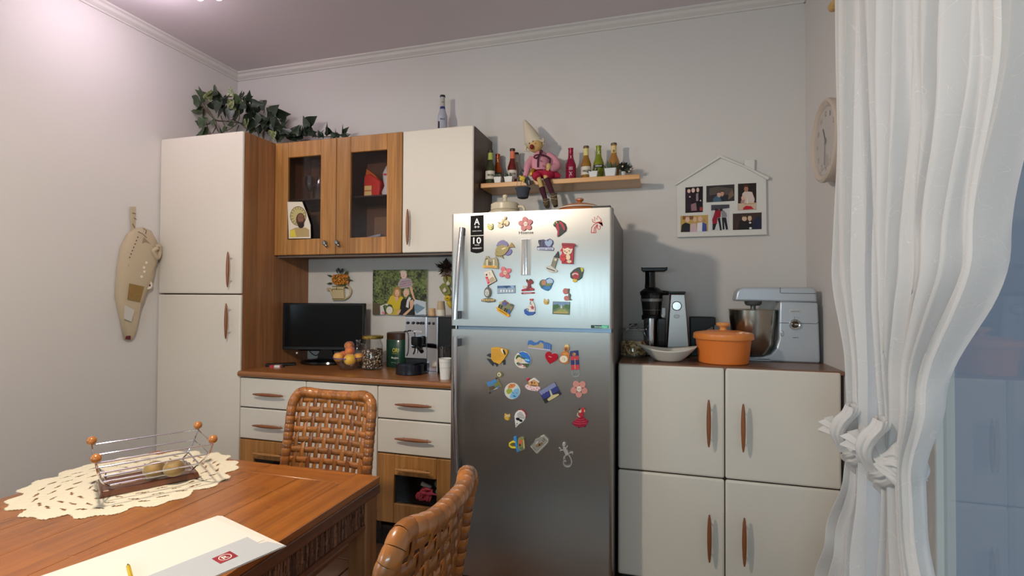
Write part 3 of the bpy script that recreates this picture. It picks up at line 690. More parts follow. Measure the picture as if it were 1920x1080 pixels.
# third row
magnet('tilted white picture magnet with a red phone box', VB, [
    ('plate', [((84, 78, 70), .007, .0065, [(165, 105), (310, 55), (410, 262), (250, 352)])]),
    ('print', [((222, 212, 196), .0074, .0006, [(168, 104), (308, 60), (396, 258), (250, 334)]), ((176, 160, 130), .0078, .0006, [(262, 232), (346, 190), (380, 255), (290, 300)]), ((206, 40, 60), .008, .0006, [(196, 190), (240, 182), (280, 300), (242, 326)]), ((60, 40, 36), .008, .0006, ell(218, 150, 15, 20)), ((226, 140, 150), .0082, .0006, [(216, 220), (236, 214), (258, 280), (238, 288)]), ((90, 80, 74), .008, .0006, rct(276, 130, 5, 60, -15)), ((170, 70, 60), .008, .0006, rct(310, 205, 60, 7, -30))])])
magnet('grey stone head magnet with a topknot and golden letters', VB, [
    ('head', [((96, 96, 92), .009, .0085, ell(236, 475, 66, 100)), ((120, 120, 116), .008, .0075, [(222, 400), (230, 342), (248, 342), (256, 400)])]),
    ('face', [((196, 196, 190), .0105, .002, ell(226, 480, 40, 66)), ((60, 60, 58), .0112, T, rct(208, 470, 22, 5)), ((60, 60, 58), .0112, T, rct(246, 470, 22, 5)), ((60, 60, 58), .0112, T, rct(226, 520, 24, 6)), ((150, 150, 146), .0114, .001, rct(226, 490, 8, 34))]),
    ('shoulders', [((110, 106, 96), .008, .0075, [(118, 640), (126, 600), (200, 580), (290, 575), (374, 605), (376, 650), (250, 664)])]),
    ('letters', [((222, 190, 110), .0095, .0025, rct(150+33*k, 612+(k % 2)*4, 20, 30, 8)) for k in range(7)])])
magnet('blue rectangular landscape magnet with white letters', VB, [
    ('plate', [((70, 104, 150), .005, .0045, [(414, 352), (744, 344), (746, 488), (416, 498)])]),
    ('print', [((150, 170, 190), .0056, .0007, [(418, 400), (742, 380), (742, 484), (420, 492)]), ((40, 66, 120), .0062, .0007, [(520, 352), (640, 348), (590, 405)]), ((150, 180, 216), .0062, .0007, [(650, 350), (738, 348), (700, 400)])]+[((236, 240, 240), .0066, .0008, rct(484+52*k, 446, 22, 40, 8*(-1)**k)) for k in range(5)])])
magnet('dark red cowboy boots and hat magnet in mid door', VB, [
    ('cactus', [((130, 40, 50), .007, .0065, [(945, 228), (975, 240), (985, 262), (1010, 230), (1050, 240), (1084, 285), (1070, 318), (1030, 322), (1040, 380), (1090, 410), (1098, 440), (940, 450), (970, 380), (975, 310), (945, 270)])]),
    ('boots', [((170, 40, 56), .0095, .003, [(855, 438), (880, 412), (950, 400), (960, 446), (870, 456)]), ((180, 60, 66), .0095, .003, ell(1050, 412, 38, 24))]),
    ('strap', [((214, 190, 180), .0085, .003, [(882, 380), (890, 352), (940, 350), (960, 372), (950, 400), (910, 402)]), ((40, 70, 50), .0085, .003, ell(1026, 236, 16, 10, 20)), ((40, 70, 50), .0085, .003, ell(958, 246, 10, 16, 20))]),
    ('name_bar', [((156, 36, 50), .0085, .008, [(852, 488), (870, 474), (1098, 466), (1100, 494), (870, 508)]), ((226, 210, 200), .0092, T, rct(970, 488, 150, 8, -2))])])
magnet('round-cornered map magnet of green land and blue sea', VC, [
    ('plate', [((60, 110, 170), .006, .0055, [(52, 700), (60, 672), (84, 656), (112, 660), (124, 646), (150, 642), (178, 654), (188, 674), (176, 708), (156, 748), (134, 764), (104, 756), (72, 738)])]),
    ('land', [((88, 116, 66), .0072, .0015, [(56, 700), (66, 672), (86, 660), (90, 720), (76, 734)]), ((186, 130, 96), .0076, .0015, ell(96, 686, 22, 26)), ((120, 140, 80), .0072, .0015, [(110, 700), (160, 690), (172, 706), (150, 718), (112, 720)])]),
    ('sea', [((176, 200, 226), .0072, .0015, [(118, 664), (150, 648), (180, 664), (178, 690), (128, 694)]), ((60, 130, 196), .0074, .0015, ell(128, 738, 32, 16))])])
magnet('plump hen magnet in a dark shawl with yellow foot', VC, [
    ('body', [((58, 70, 50), .010, .0095, [(340, 640), (338, 600), (372, 566), (410, 546), (450, 546), (464, 570), (458, 600), (448, 640), (420, 664), (380, 668)])]),
    ('breast', [((186, 44, 54), .012, .003, ell(390, 620, 32, 36)), ((226, 206, 200), .013, .002, ell(384, 612, 28, 14)), ((170, 30, 40), .0138, .002, ell(386, 624, 22, 16))]),
    ('beak', [((210, 200, 60), .013, .0035, [(432, 548), (456, 548), (460, 580), (444, 590)])]),
    ('foot', [((226, 190, 60), .012, .011, ell(382, 666, 22, 18))])])
magnet('pink butterfly-shaped magnet at right above the landscape', VC, [
    ('wings', [((196, 110, 104), .007, .0065, ell(296, 766, 26, 28)), ((196, 112, 106), .007, .0065, ell(306, 830, 26, 24))]),
    ('body', [((110, 100, 90), .0085, .008, [(312, 740), (334, 744), (330, 780), (346, 800), (340, 830), (356, 848), (326, 852), (320, 800)])])])
magnet('grey horse magnet standing on a yellow name bar', VB, [
    ('horse', [((120, 124, 90), .008, .0075, [(430, 760), (450, 690), (480, 650), (540, 622), (600, 650), (650, 680), (700, 690), (712, 740), (690, 790), (650, 860), (600, 870), (500, 800)])]),
    ('legs', [((46, 44, 36), .0095, .003, [(x, y), (x+26, y+4), (x-6, y+78), (x-28, y+66)]) for x, y in ((448, 698), (492, 712), (556, 760), (590, 780))]),
    ('saddle', [((90, 90, 170), .010, .004, ell(548, 684, 36, 36)), ((150, 60, 90), .0105, .003, ell(600, 668, 16)), ((170, 50, 60), .0105, .003, ell(550, 628, 14)), ((190, 180, 130), .0098, .003, ell(476, 664, 26, 24))]),
    ('rider', [((56, 96, 160), .010, .004, [(600, 800), (640, 780), (656, 830), (630, 880), (606, 850)]), ((150, 120, 104), .0105, .004, ell(678, 760, 20, 24)), ((90, 90, 70), .0105, .0045, ell(680, 706, 38, 16, 20))]),
    ('name_bar', [((222, 166, 40), .0105, .010, [(392, 740), (420, 746), (640, 880), (640, 920), (610, 930), (420, 820)]), ((110, 70, 20), .0112, T, rct(520, 838, 170, 12, 32))])])
magnet('white rooster magnet with a red leaf and blue base', VB, [
    ('body', [((222, 218, 210), .010, .0095, [(1010, 620), (1050, 610), (1080, 650), (1108, 720), (1110, 820), (1070, 880), (980, 890), (910, 850), (930, 770), (990, 720), (1012, 680)])]),
    ('comb', [((206, 60, 50), .012, .010, [(1012, 622), (1010, 590), (1040, 596), (1066, 586), (1076, 610), (1050, 628)])]),
    ('leaf', [((180, 70, 76), .0108, .001, [(1020, 740), (1050, 730), (1060, 704), (1074, 736), (1104, 740), (1082, 764), (1088, 790), (1060, 780), (1040, 788), (1044, 762)])]),
    ('wing', [((70, 90, 130), .0108, .002, stroke([(950, 800), (960, 770), (990, 780), (980, 820)], 14)), ((60, 80, 120), .0108, .002, stroke([(1030, 640), (1020, 680), (1050, 700)], 12))]),
    ('base', [((46, 90, 170), .0125, .012, [(902, 806), (930, 770), (950, 800), (1000, 830), (1060, 832), (1100, 828), (1112, 852), (1060, 892), (980, 902), (920, 870)])])])
owl(VC, 118, 864, 26, (206, 170, 80), 'honey yellow owl magnet above the landscape plaque')
magnet('flat garden landscape plaque at bottom of freezer door', VC, [
    ('plate', [((110, 130, 100), .005, .0045, [(178, 860), (338, 864), (334, 984), (174, 976)])]),
    ('print', [((120, 150, 190), .0056, .0007, [(182, 864), (334, 868), (333, 900), (182, 896)]), ((70, 110, 60), .006, .0007, [(182, 890), (230, 884), (240, 910), (182, 940)]), ((76, 116, 60), .006, .0007, [(334, 890), (290, 886), (284, 912), (333, 940)]), ((200, 206, 206), .0062, .0007, [(248, 910), (258, 888), (268, 910), (264, 925), (252, 925)]), ((150, 160, 90), .006, .0007, [(190, 960), (240, 930), (290, 930), (328, 962)]), ((206, 170, 90), .0062, .0007, rct(252, 962, 130, 10, 2))])])
# ---- lower door
magnet('knitted-look orange fish magnet with black fins', VD, [
    ('body', [((214, 160, 50), .012, .0115, [(222, 160), (300, 150), (350, 160), (440, 190), (446, 230), (400, 310), (335, 384), (250, 350), (218, 310), (224, 230)])]),
    ('fins', [((40, 50, 60), .007, .0065, [(155, 262), (190, 238), (220, 240), (222, 296)]), ((40, 50, 60), .007, .0065, [(158, 304), (220, 316), (254, 370), (246, 408), (210, 370)]), ((40, 50, 60), .007, .0065, [(256, 360), (314, 372), (300, 418)]), ((40, 50, 60), .007, .0065, [(370, 340), (408, 320), (410, 384), (390, 394)])]),
    ('scales', [((176, 118, 30), .0128, .001, rct(x, y, 22, 5)) for x in range(244, 350, 30) for y in range(186, 330, 22)]),
    ('eye', [((236, 226, 200), .013, .0015, ell(382, 206, 20, 42, -35)), ((24, 22, 24), .0136, .0012, ell(398, 218, 12, 40, -22)), ((200, 150, 60), .013, .001, ell(360, 268, 10))])], rough=.6)
magnet('round painted plate magnet of coast and blue bay', VD, [
    ('plate', [((226, 216, 200), .007, .0065, ell(648, 324, 114, 114, n=28))]),
    ('print', [((40, 110, 196), .0076, .0007, [(590, 225), (650, 212), (710, 232), (750, 280), (758, 330), (745, 376), (690, 350), (640, 290)]), ((130, 190, 230), .008, .0007, ell(706, 322, 40, 14, 15)), ((50, 90, 56), .0082, .0007, [(552, 300), (570, 260), (600, 250), (640, 290), (720, 300), (660, 312), (600, 290), (570, 320)]), ((226, 200, 160), .0084, .0007, ell(602, 322, 34, 36)), ((60, 90, 56), .0082, .0007, [(560, 370), (580, 352), (620, 370), (740, 372), (730, 400), (700, 430), (640, 380), (590, 400)]), ((206, 110, 120), .0086, .0007, ell(620, 388, 18, 12)), ((120, 130, 170), .0086, .0007, ell(600, 384, 12, 14)), ((190, 110, 110), .0086, .0007, ell(668, 408, 16, 12))])])
magnet('blue skyline strip magnet along the top of lower door', VD, [
    ('plate', [((60, 110, 180), .006, .0055, [(714, 100), (724, 62), (760, 58), (800, 84), (830, 90), (880, 58), (920, 66), (940, 84), (1000, 96), (1038, 124), (1032, 190), (1022, 204), (860, 184), (716, 166)])]),
    ('print', [((176, 160, 120), .0068, .0008, [(718, 130), (740, 112), (800, 130), (870, 110), (890, 80), (930, 110), (932, 170), (720, 152)]), ((110, 130, 190), .0072, .0008, rct(950, 150, 10, 70)), ((110, 130, 190), .0072, .0008, rct(980, 150, 10, 74)), ((110, 130, 190), .0072, .0008, rct(1010, 156, 10, 70)), ((196, 186, 206), .0074, .0008, [(718, 152), (932, 172), (1024, 184), (1022, 200), (860, 182), (718, 164)])])])
magnet('glossy red heart magnet in the top row of the lower door', VD, [
    ('heart', [((176, 20, 42), .014, .0135, [(950, 255), (965, 222), (995, 210), (1025, 222), (1042, 246), (1070, 232), (1100, 236), (1122, 262), (1124, 300), (1100, 330), (1016, 380), (985, 345), (956, 300)])]),
    ('shine', [((240, 190, 196), .0148, .001, [(1000, 268), (1040, 286), (1038, 292), (998, 276)])])], rough=.12)
magnet('gingerbread lady magnet in a white apron', VD, [
    ('body', [((190, 116, 56), .009, .0085, [(1160, 240), (1190, 205), (1250, 205), (1284, 240), (1278, 290), (1268, 370), (1220, 384), (1140, 350), (1136, 320), (1165, 285)]), ((196, 130, 70), .010, .0095, ell(1238, 172, 38, 38))]),
    ('cap', [((236, 206, 130), .0115, .010, [(1210, 150), (1226, 112), (1242, 122), (1262, 108), (1276, 160), (1250, 148)])]),
    ('apron', [((236, 222, 196), .011, .003, ell(1202, 312, 54, 48)), ((214, 140, 60), .011, .003, [(1175, 245), (1200, 222), (1240, 226), (1276, 250), (1230, 262)]), ((200, 120, 60), .0118, T, rct(1190, 306, 4, 30)), ((90, 130, 80), .0118, T, rct(1212, 312, 4, 34))]),
    ('face', [((130, 76, 44), .0118, .001, ell(1232, 180, 18, 20))])])
magnet('blue and red striped bottle opener magnet with metal ring', VD, [
    ('plate', [((34, 44, 110), .006, .0055, [(1288, 204), (1396, 194), (1414, 452), (1304, 460)])]),
    ('stripes', [((196, 54, 66), .0066, .0008, [(1292, 274), (1402, 266), (1406, 322), (1296, 328)]), ((196, 54, 66), .0066, .0008, [(1300, 392), (1410, 386), (1414, 450), (1304, 458)])]),
    ('crest', [((170, 120, 60), .0072, .0012, ell(1340, 246, 26, 24)), ((150, 50, 60), .0076, .001, rct(1328, 238, 16, 14)), ((210, 190, 80), .0076, .001, rct(1350, 240, 14, 12))]),
    ('lettering', [((226, 200, 120), .0072, .0008, rct(1355, 316+20*k, 10, 12)) for k in range(7)]),
    ('opener', [((180, 180, 176, .25, 1), .004, .003, stroke([(1320, 470), (1312, 510), (1330, 545), (1370, 552), (1410, 535), (1416, 500), (1400, 466)], 12)), ((180, 180, 176, .25, 1), .004, .003, stroke([(1330, 520), (1345, 490), (1385, 488), (1400, 518)], 9))])])
magnet('scroll-shaped picture magnet with a round medal on top', VD, [
    ('picture', [((90, 120, 150), .006, .0055, [(150, 632), (300, 576), (346, 694), (200, 758)])]),
    ('print', [((70, 130, 190), .0066, .0008, [(160, 628), (290, 582), (306, 616), (180, 668)]), ((110, 120, 60), .007, .0008, [(270, 640), (315, 620), (330, 660), (270, 700)]), ((90, 74, 50), .007, .0008, [(186, 690), (260, 670), (280, 712), (206, 742)]), ((220, 214, 190), .0074, .0008, rct(284, 714, 56, 8, -24))]),
    ('rod', [((120, 104, 50), .010, .0095, stroke([(138, 642), (205, 770)], 16)), ((50, 44, 34), .011, .0105, ell(200, 768, 12))]),
    ('rod', [((140, 124, 60), .010, .0095, stroke([(296, 570), (360, 700)], 18)), ((50, 44, 34), .011, .0105, ell(292, 574, 12))]),
    ('medal', [((120, 116, 66), .009, .0085, ell(334, 522, 42, 44)), ((210, 204, 180), .0098, .0012, ell(330, 520, 26, 28)), ((80, 90, 60), .0102, .0008, ell(326, 522, 9, 12))])])
magnet('round sea-and-village plate magnet in the second row', VD, [
    ('plate', [((216, 214, 204), .007, .0065, ell(508, 745, 108, 110, n=28))]),
    ('print', [((206, 130, 70), .0076, .0007, [(450, 680), (480, 644), (540, 645), (552, 670), (520, 700), (450, 712)]), ((150, 170, 60), .008, .0007, [(424, 740), (450, 712), (500, 716), (510, 750), (470, 782), (440, 780)]), ((120, 180, 216), .0076, .0007, [(470, 830), (490, 780), (540, 716), (590, 700), (608, 750), (590, 812), (540, 848)]), ((40, 90, 150), .0082, .0007, ell(536, 812, 22, 8, 20)), ((200, 210, 216), .0082, .0007, ell(566, 690, 24, 22)), ((206, 60, 70), .0086, .0007, ell(566, 770, 7)), ((60, 80, 120), .0084, .0007, rct(520, 770, 30, 5, 40)), ((200, 100, 60), .0084, .0007, ell(500, 668, 14, 8))])])
magnet('little cottage magnet with snowy roof and pink blossoms', VD, [
    ('house', [((216, 160, 100), .009, .0085, [(722, 600), (790, 572), (860, 640), (858, 684), (730, 668)])]),
    ('roof', [((232, 226, 222), .011, .0105, [(722, 612), (792, 568), (812, 572), (876, 622), (866, 636), (800, 590), (736, 622)])]),
    ('chimney', [((176, 30, 60), .010, .0095, rct(720, 588, 34, 40))]),
    ('door', [((110, 60, 40), .0098, .001, rct(772, 630, 20, 28, 5)), ((120, 70, 40), .0098, .001, rct(808, 634, 14, 20, 5)), ((80, 50, 40), .0098, .001, rct(795, 666, 90, 8, 8))]),
    ('snow', [((232, 206, 206), .012, .0115, [(678, 676), (700, 656), (740, 672), (800, 684), (860, 684), (888, 704), (880, 726), (840, 750), (800, 742), (770, 740), (720, 728), (684, 700)])]),
    ('blossoms', [((206, 60, 100), .0128, .001, ell(x, y, 7)) for x, y in ((712, 682), (756, 690), (800, 716), (840, 704), (770, 722), (866, 722), (828, 736))])])
magnet('tilted statue and skyline photo magnet in the second row', VD, [
    ('plate', [((40, 40, 60), .006, .0055, [(862, 752), (1080, 622), (1174, 786), (954, 914)])]),
    ('print', [((130, 134, 176), .0064, .0006, [(864, 752), (1078, 626), (1106, 676), (900, 800)]), ((50, 56, 130), .0066, .0006, [(900, 800), (1106, 676), (1140, 734), (930, 856)]), ((40, 40, 30), .0068, .0006, [(916, 850), (1016, 830), (1000, 882), (954, 908)]), ((206, 190, 140), .007, .0006, [(978, 856), (1040, 800), (1130, 780), (1140, 796), (1090, 830), (1000, 880)]), ((200, 196, 150), .0072, .0006, [(1006, 730), (1024, 728), (1056, 806), (1030, 812)]), ((110, 160, 130), .0072, .0006, [(984, 700), (1004, 706), (1022, 730), (1008, 736)]), ((40, 50, 90), .0072, .0006, rct(1066, 726, 8, 40)), ((40, 50, 90), .0072, .0006, rct(966, 766, 22, 22, 10)), ((50, 54, 90), .0072, .0006, rct(924, 790, 10, 34))])])
flower(VD, 1410, 715, 108, 5, 20, (206, 140, 130), (226, 210, 196), 'salmon pink flower magnet under the bottle opener')
# third row lower door
owl(VE, 318, 250, 48, (214, 170, 70), 'amber owl magnet beside the white drop')
m_ = magnet('white drop-shaped magnet with printed lines and sunglasses', VE, [
    ('rim', [((150, 50, 56), .005, .0045, ell(518, 218, 82, 84))]),
    ('drop', [((226, 224, 218), .008, .0075, [(438, 402), (428, 320), (420, 230), (440, 180), (480, 150), (520, 150), (562, 176), (584, 224), (574, 280), (540, 320), (490, 350)])]),
    ('lines', [((90, 88, 86), .0086, .0006, rct(510+dx, y, w, 7, 12)) for dx, y, w in ((0, 182, 50), (-2, 202, 86), (0, 222, 104), (4, 242, 110), (10, 262, 90))]),
    ('glasses', [((16, 14, 16), .009, .001, ell(470, 276, 30, 20, 18)), ((16, 14, 16), .009, .001, ell(512, 298, 26, 18, 18)), ((40, 36, 36), .009, .001, ell(458, 342, 10, 6)), ((40, 36, 36), .009, .001, ell(450, 366, 5))])])
magnet('flamenco dancer magnet in a red ruffled dress', VE, [
    ('skirt', [((150, 24, 50), .009, .0085, [(1350, 250), (1420, 244), (1470, 290), (1494, 300), (1480, 340), (1450, 380), (1380, 400), (1310, 386), (1254, 346), (1262, 320), (1310, 280)])]),
    ('ruffles', [((206, 60, 86), .0105, .002, stroke([(1320+d, 275+k*30), (1370, 290+k*30), (1430-d, 275+k*30)], 8)) for k, d in ((0, 0), (1, -26), (2, -44))]),
    ('bodice', [((180, 30, 46), .010, .0095, [(1360, 186), (1410, 180), (1424, 220), (1400, 252), (1356, 252)]), ((200, 40, 56), .011, .008, ell(1414, 150, 26, 40))]),
    ('skin', [((222, 190, 160), .0105, .010, ell(1372, 160, 22, 26)), ((222, 190, 160), .0105, .010, stroke([(1336, 190), (1330, 222), (1370, 250)], 14)), ((222, 190, 160), .0118, .003, ell(1436, 160, 8, 20))]),
    ('hair', [((60, 26, 26), .0125, .003, ell(1362, 136, 18, 10, -40))]),
    ('shoes', [((20, 18, 20), .008, .0075, ell(1352, 398, 16, 8)), ((40, 30, 30), .008, .0075, ell(1440, 388, 10, 7))])])
magnet('yellow-handled bucket-shaped magnet with a painted scene', VE, [
    ('handle', [((226, 206, 50), .010, .0095, stroke([(436, 612), (390, 608), (350, 630), (346, 660), (380, 690), (440, 692)], 24))]),
    ('rim', [((60, 140, 206), .009, .0085, [(404, 536), (448, 526), (458, 580), (466, 690), (498, 740), (456, 758), (430, 650)])]),
    ('side', [((140, 140, 90), .011, .0105, [(470, 560), (520, 536), (556, 546), (576, 700), (560, 720), (500, 740), (466, 700)])]),
    ('print', [((200, 110, 70), .0118, .001, ell(512, 606, 30, 36)), ((80, 50, 36), .0122, .001, ell(498, 652, 14, 18)), ((216, 200, 140), .0122, .001, rct(556, 640, 14, 120, -5)), ((90, 120, 100), .0122, .001, ell(520, 700, 26, 20))])])
magnet('silver relief magnet of a building and tram', VE, [
    ('base', [((176, 172, 160, .35, .6), .008, .0075, [(646, 672), (700, 620), (720, 570), (780, 550), (800, 520), (850, 508), (916, 570), (916, 620), (760, 778), (730, 776)])]),
    ('relief', [((226, 224, 214, .3, .6), .0095, .002, stroke([(660, 672), (740, 764), (900, 610), (900, 575), (850, 524), (806, 540)], 12)), ((150, 120, 80), .0095, .002, ell(760, 656, 36, 20, -40)), ((130, 104, 70), .0095, .002, ell(800, 640, 36, 18, -40)), ((226, 224, 214, .3, .6), .0105, .003, ell(744, 622, 26, 14, -40)), ((90, 88, 84), .0095, .001, rct(850, 570, 40, 10, 45)), ((90, 88, 84), .0095, .001, rct(832, 590, 40, 8, 45)), ((90, 88, 84), .0095, .001, rct(704, 708, 60, 7, 45))])])
SIL = (196, 190, 184, .35, .5)
magnet('silver lizard magnet with a curled tail, lowest of all', VE, [
    ('body', [(SIL, .010, .0095, [(1120, 680), (1150, 676), (1180, 720), (1210, 780), (1190, 806), (1160, 800), (1130, 740)]), (SIL, .012, .0115, ell(1136, 648, 26, 30))]),
    ('legs', [(SIL, .008, .006, stroke(p, 14)) for p in ([(1130, 730), (1096, 724), (1072, 694), (1062, 700)], [(1096, 724), (1080, 740)], [(1150, 690), (1184, 684), (1188, 664)], [(1180, 790), (1220, 770), (1250, 760), (1268, 790)], [(1250, 764), (1268, 758)], [(1170, 800), (1136, 830), (1132, 866)], [(1136, 836), (1156, 846)])]),
    ('tail', [(SIL, .008, .006, stroke([tuple(v)[:2] for v in sm([(1200, 790, 0), (1232, 840, 0), (1248, 900, 0), (1226, 955, 0), (1180, 968, 0), (1138, 940, 0), (1130, 895, 0), (1150, 880, 0), (1164, 898, 0)], 5)], 13))])])
# ------------------------------------------------------------------ wall shelf
SZ = 1.984
s = thing('wall_shelf', 'light wooden wall shelf over the fridge carrying doll and bottles', 'shelf', (2.41, -.11, 1.955))
part('board', MB().box(1.968, 2.861, -.230, -.002, 1.957, SZ), SHELFW, s, bev=.003)

BOTG = 'bottles on the wall shelf'
def bottle(px, ptop, y, label, glass, neck, lab, words_=None, cap=None, r=.0275, opaque=False, zb=SZ, h=None, group=BOTG, band=None):
    top = at(px, ptop, Y=y); x = top.x; h = h or top.z-zb
    s = thing('bottle', label, 'bottle', (x, y, zb), group=group)
    k = h/.215
    r *= 1.04; pr = [(r*.86, 0), (r, .004), (r, .100*k), (r*.95, .110*k), (r*.76, .126*k), (r*.58, .142*k), (r*.50, .155*k), (r*.455, .200*k), (r*.52, .203*k), (r*.52, .209*k), (r*.42, .210*k)]
    part('body', MB().lathe(pr, (x, y, zb), 24), glass, s)
    if cap: part('cap', MB().lathe([(r*.55, .2035*k), (r*.57, .205*k), (r*.53, .2145*k), (r*.2, .216*k)], (x, y, zb), 20), cap, s)
    if neck: part('neck_label', MB().lathe([(r*.515, .155*k), (r*.468, .198*k)], (x, y, zb), 24, cap=False), neck, s)
    vx, vy = CP.x-x, CP.y-y
    def wrapped(z0, z1, mat, a0=-80, a1=60, nm='label', rr=1.0):
        m = MB(); b = math.degrees(math.atan2(vy, vx))
        m.grid(lambda u, v: (x+(r*rr+.0006)*math.cos(math.radians(b+a0+(a1-a0)*u)), y+(r*rr+.0006)*math.sin(math.radians(b+a0+(a1-a0)*u)), zb+(z0+(z1-z0)*v)*k), 12, 1)
        part(nm, m, mat, s)
    if lab: wrapped(.035, .085, lab)
    if band: wrapped(.072, .092, band, nm='dark_band')
    if words_:
        d = Vector((vx, vy, 0)).normalized(); rt = Vector((-d.y, d.x, 0))
        for w, z, wd, hh, mat in words_:
            rr = r if z < .11 else r*.5
            part('lettering', text(MB(), w, Vector((x, y, zb+z*k))+d*(rr+.0016), rt, Z1, wd, hh, True), mat, s)
    return s
INK = C(30, 26, 24, .6)
bottle(919.7, 282, -.16, 'dark green glass bottle with lime neck, leftmost on the shelf', C(58, 62, 40, .12, spec=.8), C(178, 190, 90, .5), C(214, 210, 196, .5), [('BREEZER', .058, .034, .011, INK)], C(70, 66, 50, .4, .3))
bottle(933.4, 287.6, -.085, 'copper orange painted bottle behind the first small pot', C(168, 74, 26, .25, .3), None, None, [('X', .165, .014, .018, C(226, 190, 140)), ('TORO XX', .075, .034, .009, C(200, 190, 170))], band=C(60, 50, 40, .4), r=.026)
bottle(961, 279, -.13, 'red drink bottle with salmon neck label left of the doll', C(104, 26, 20, .12, spec=.8), C(222, 118, 84, .5), C(220, 210, 200, .5), [('BREEZER', .062, .036, .011, INK)], C(70, 64, 50, .4, .3))
bottle(968.5, 286.5, -.055, 'clear bottle mostly hidden behind the red one', C(150, 146, 136, .1, spec=.8), C(196, 190, 178, .5), None, None, C(50, 46, 40, .4, .3), r=.025)
bottle(1070.3, 276.5, -.13, 'magenta painted bottle just right of the doll', C(146, 24, 62, .28, .2), None, None, [('X', .150, .012, .018, C(220, 190, 200)), ('ORO', .078, .022, .018, C(220, 200, 206)), ('X', .045, .018, .022, C(214, 190, 196))], r=.0285)
bottle(1099, 274, -.13, 'amber bottle with pale yellow neck and white torso label', C(150, 104, 34, .1, spec=.8), C(218, 206, 130, .5), C(214, 206, 192, .5), [('BREEZER', .056, .036, .010, INK)], C(96, 88, 74, .4, .3))
bottle(1122.5, 272, -.12, 'olive green painted bottle between the two amber ones', C(128, 140, 34, .28, .2), None, None, [('X', .165, .015, .020, C(220, 224, 180)), ('DESPERADO', .082, .036, .009, C(220, 220, 230)), ('X', .05, .02, .016, C(190, 180, 60))], band=C(40, 40, 20, .4), r=.0285)
bottle(1151, 268.6, -.13, 'amber bottle with cream neck behind the aloe pot, rightmost', C(160, 112, 50, .1, spec=.8), C(216, 190, 130, .5), None, [('B', .165, .010, .012, INK)], C(96, 88, 74, .4, .3), r=.029)
b = bottle(830, 179, -.17, 'pale blue-white bottle standing alone on the wall cabinet', C(170, 172, 186, .3), C(176, 174, 166, .5), None, [('SPRITZ', .085, .030, .010, C(90, 84, 120)), ('XII', .176, .012, .006, INK)], C(40, 38, 38, .4), r=.0285, zb=TH+.001, group='bottle on the cabinet')
p0 = b.location; m = MB(); k = (at(830, 179, Y=-.17).z-TH-.001)/.215
part('gold_band', MB().lathe([(.0285*.50, .160*k), (.0285*.48, .172*k)], p0, 20, cap=False), C(206, 150, 40, .4), b)
part('blue_collar', MB().lathe([(.0285*.62, .140*k), (.0285*.51, .158*k)], p0, 20, cap=False), C(40, 50, 110, .4), b)
part('side_label', MB().box(p0[0]-.016, p0[0]+.004, p0[1]-.0290, p0[1]-.0280, p0[2]+.04*k, p0[2]+.075*k), INK, b)

# small pots with artificial succulents
POT = C(206, 206, 204, .35)
LEAFD = C(60, 78, 58, .5, noise=.3)
def pot(px, y, w, h, label, group='small potted succulents on the shelf', taper=.8):
    x = at(px, 335, Y=y).x
    s = thing('succulent_pot', label, 'plant pot', (x, y, SZ), group=group)
    m = MB(); a = w/2*taper; b_ = w/2
    m.add([(x-a, y-a, SZ), (x+a, y-a, SZ), (x+a, y+a, SZ), (x-a, y+a, SZ), (x-b_, y-b_, SZ+h), (x+b_, y-b_, SZ+h), (x+b_, y+b_, SZ+h), (x-b_, y+b_, SZ+h)], [(3, 2, 1, 0), (0, 1, 5, 4), (1, 2, 6, 5), (2, 3, 7, 6), (3, 0, 4, 7)])
    part('pot', m, POT, s, bev=.003)
    part('soil', MB().box(x-b_+.003, x+b_-.003, y-b_+.003, y+b_-.003, SZ+h-.008, SZ+h-.004), C(60, 46, 34, .9), s)
    return s, x
def leafspike(mb, p, d, L, w):
    d = Vector(d).normalized(); sd = d.cross(Z1)
    sd = sd.normalized() if sd.length > .01 else Vector((1, 0, 0)); n = sd.cross(d); p = Vector(p)
    q = [p-sd*w*.4, p+sd*w*.4, p+d*L*.5+sd*w*.5, p+d*L, p+d*L*.5-sd*w*.5, p+d*L*.45-n*w*.35, p-n*w*.2]
    mb.add(q, [(0, 6, 5, 4), (6, 1, 2, 5), (4, 5, 3), (5, 2, 3), (0, 4, 2, 1), (4, 3, 2)])
random.seed(7)
for px, w, h, lab, n, L in ((934.5, .046, .036, 'small white square pot of grey-green heather in front of orange bottle', 22, .030), (955, .052, .034, 'white pot with low dark succulent beneath the red bottle', 16, .034), (1113, .050, .034, 'white pot with flat dark succulent before the olive green bottle', 16, .038)):
    s, x = pot(px, -.195, w, h, lab)
    m = MB()
    for i in range(n):
        a = random.uniform(0, 6.28); el = random.uniform(.25, 1.4)
        leafspike(m, (x+.012*math.cos(a), -.195+.012*math.sin(a), SZ+h-.006), (math.cos(a)*math.cos(el), math.sin(a)*math.cos(el), math.sin(el)), L*random.uniform(.8, 1.2), .008)
    part('leaves', m, C(88, 98, 78, .6, noise=.3) if n == 22 else LEAFD, s, smooth=0)
s, x = pot(1145, -.19, .064, .044, 'larger white pot with a spiky green aloe')
m = MB()
for i in range(9):
    a = i*2.4; el = .6+.09*i; leafspike(m, (x+.014*math.cos(a), -.19+.014*math.sin(a), SZ+.036), (math.cos(a)*math.cos(el), math.sin(a)*math.cos(el), math.sin(el)), .055, .018)
part('leaves', m, C(70, 92, 66, .5, noise=.3), s, smooth=0)
x = at(1168, 325, Y=-.15).x
s = thing('berry_plant', 'small dark-leaved plant with white berries at the right shelf end', 'plant', (x, -.15, SZ))
part('pot', MB().lathe([(.010, 0), (.016, .035)], (x, -.15, SZ), 16), POT, s)
m = MB(); bb = MB(); ends = []
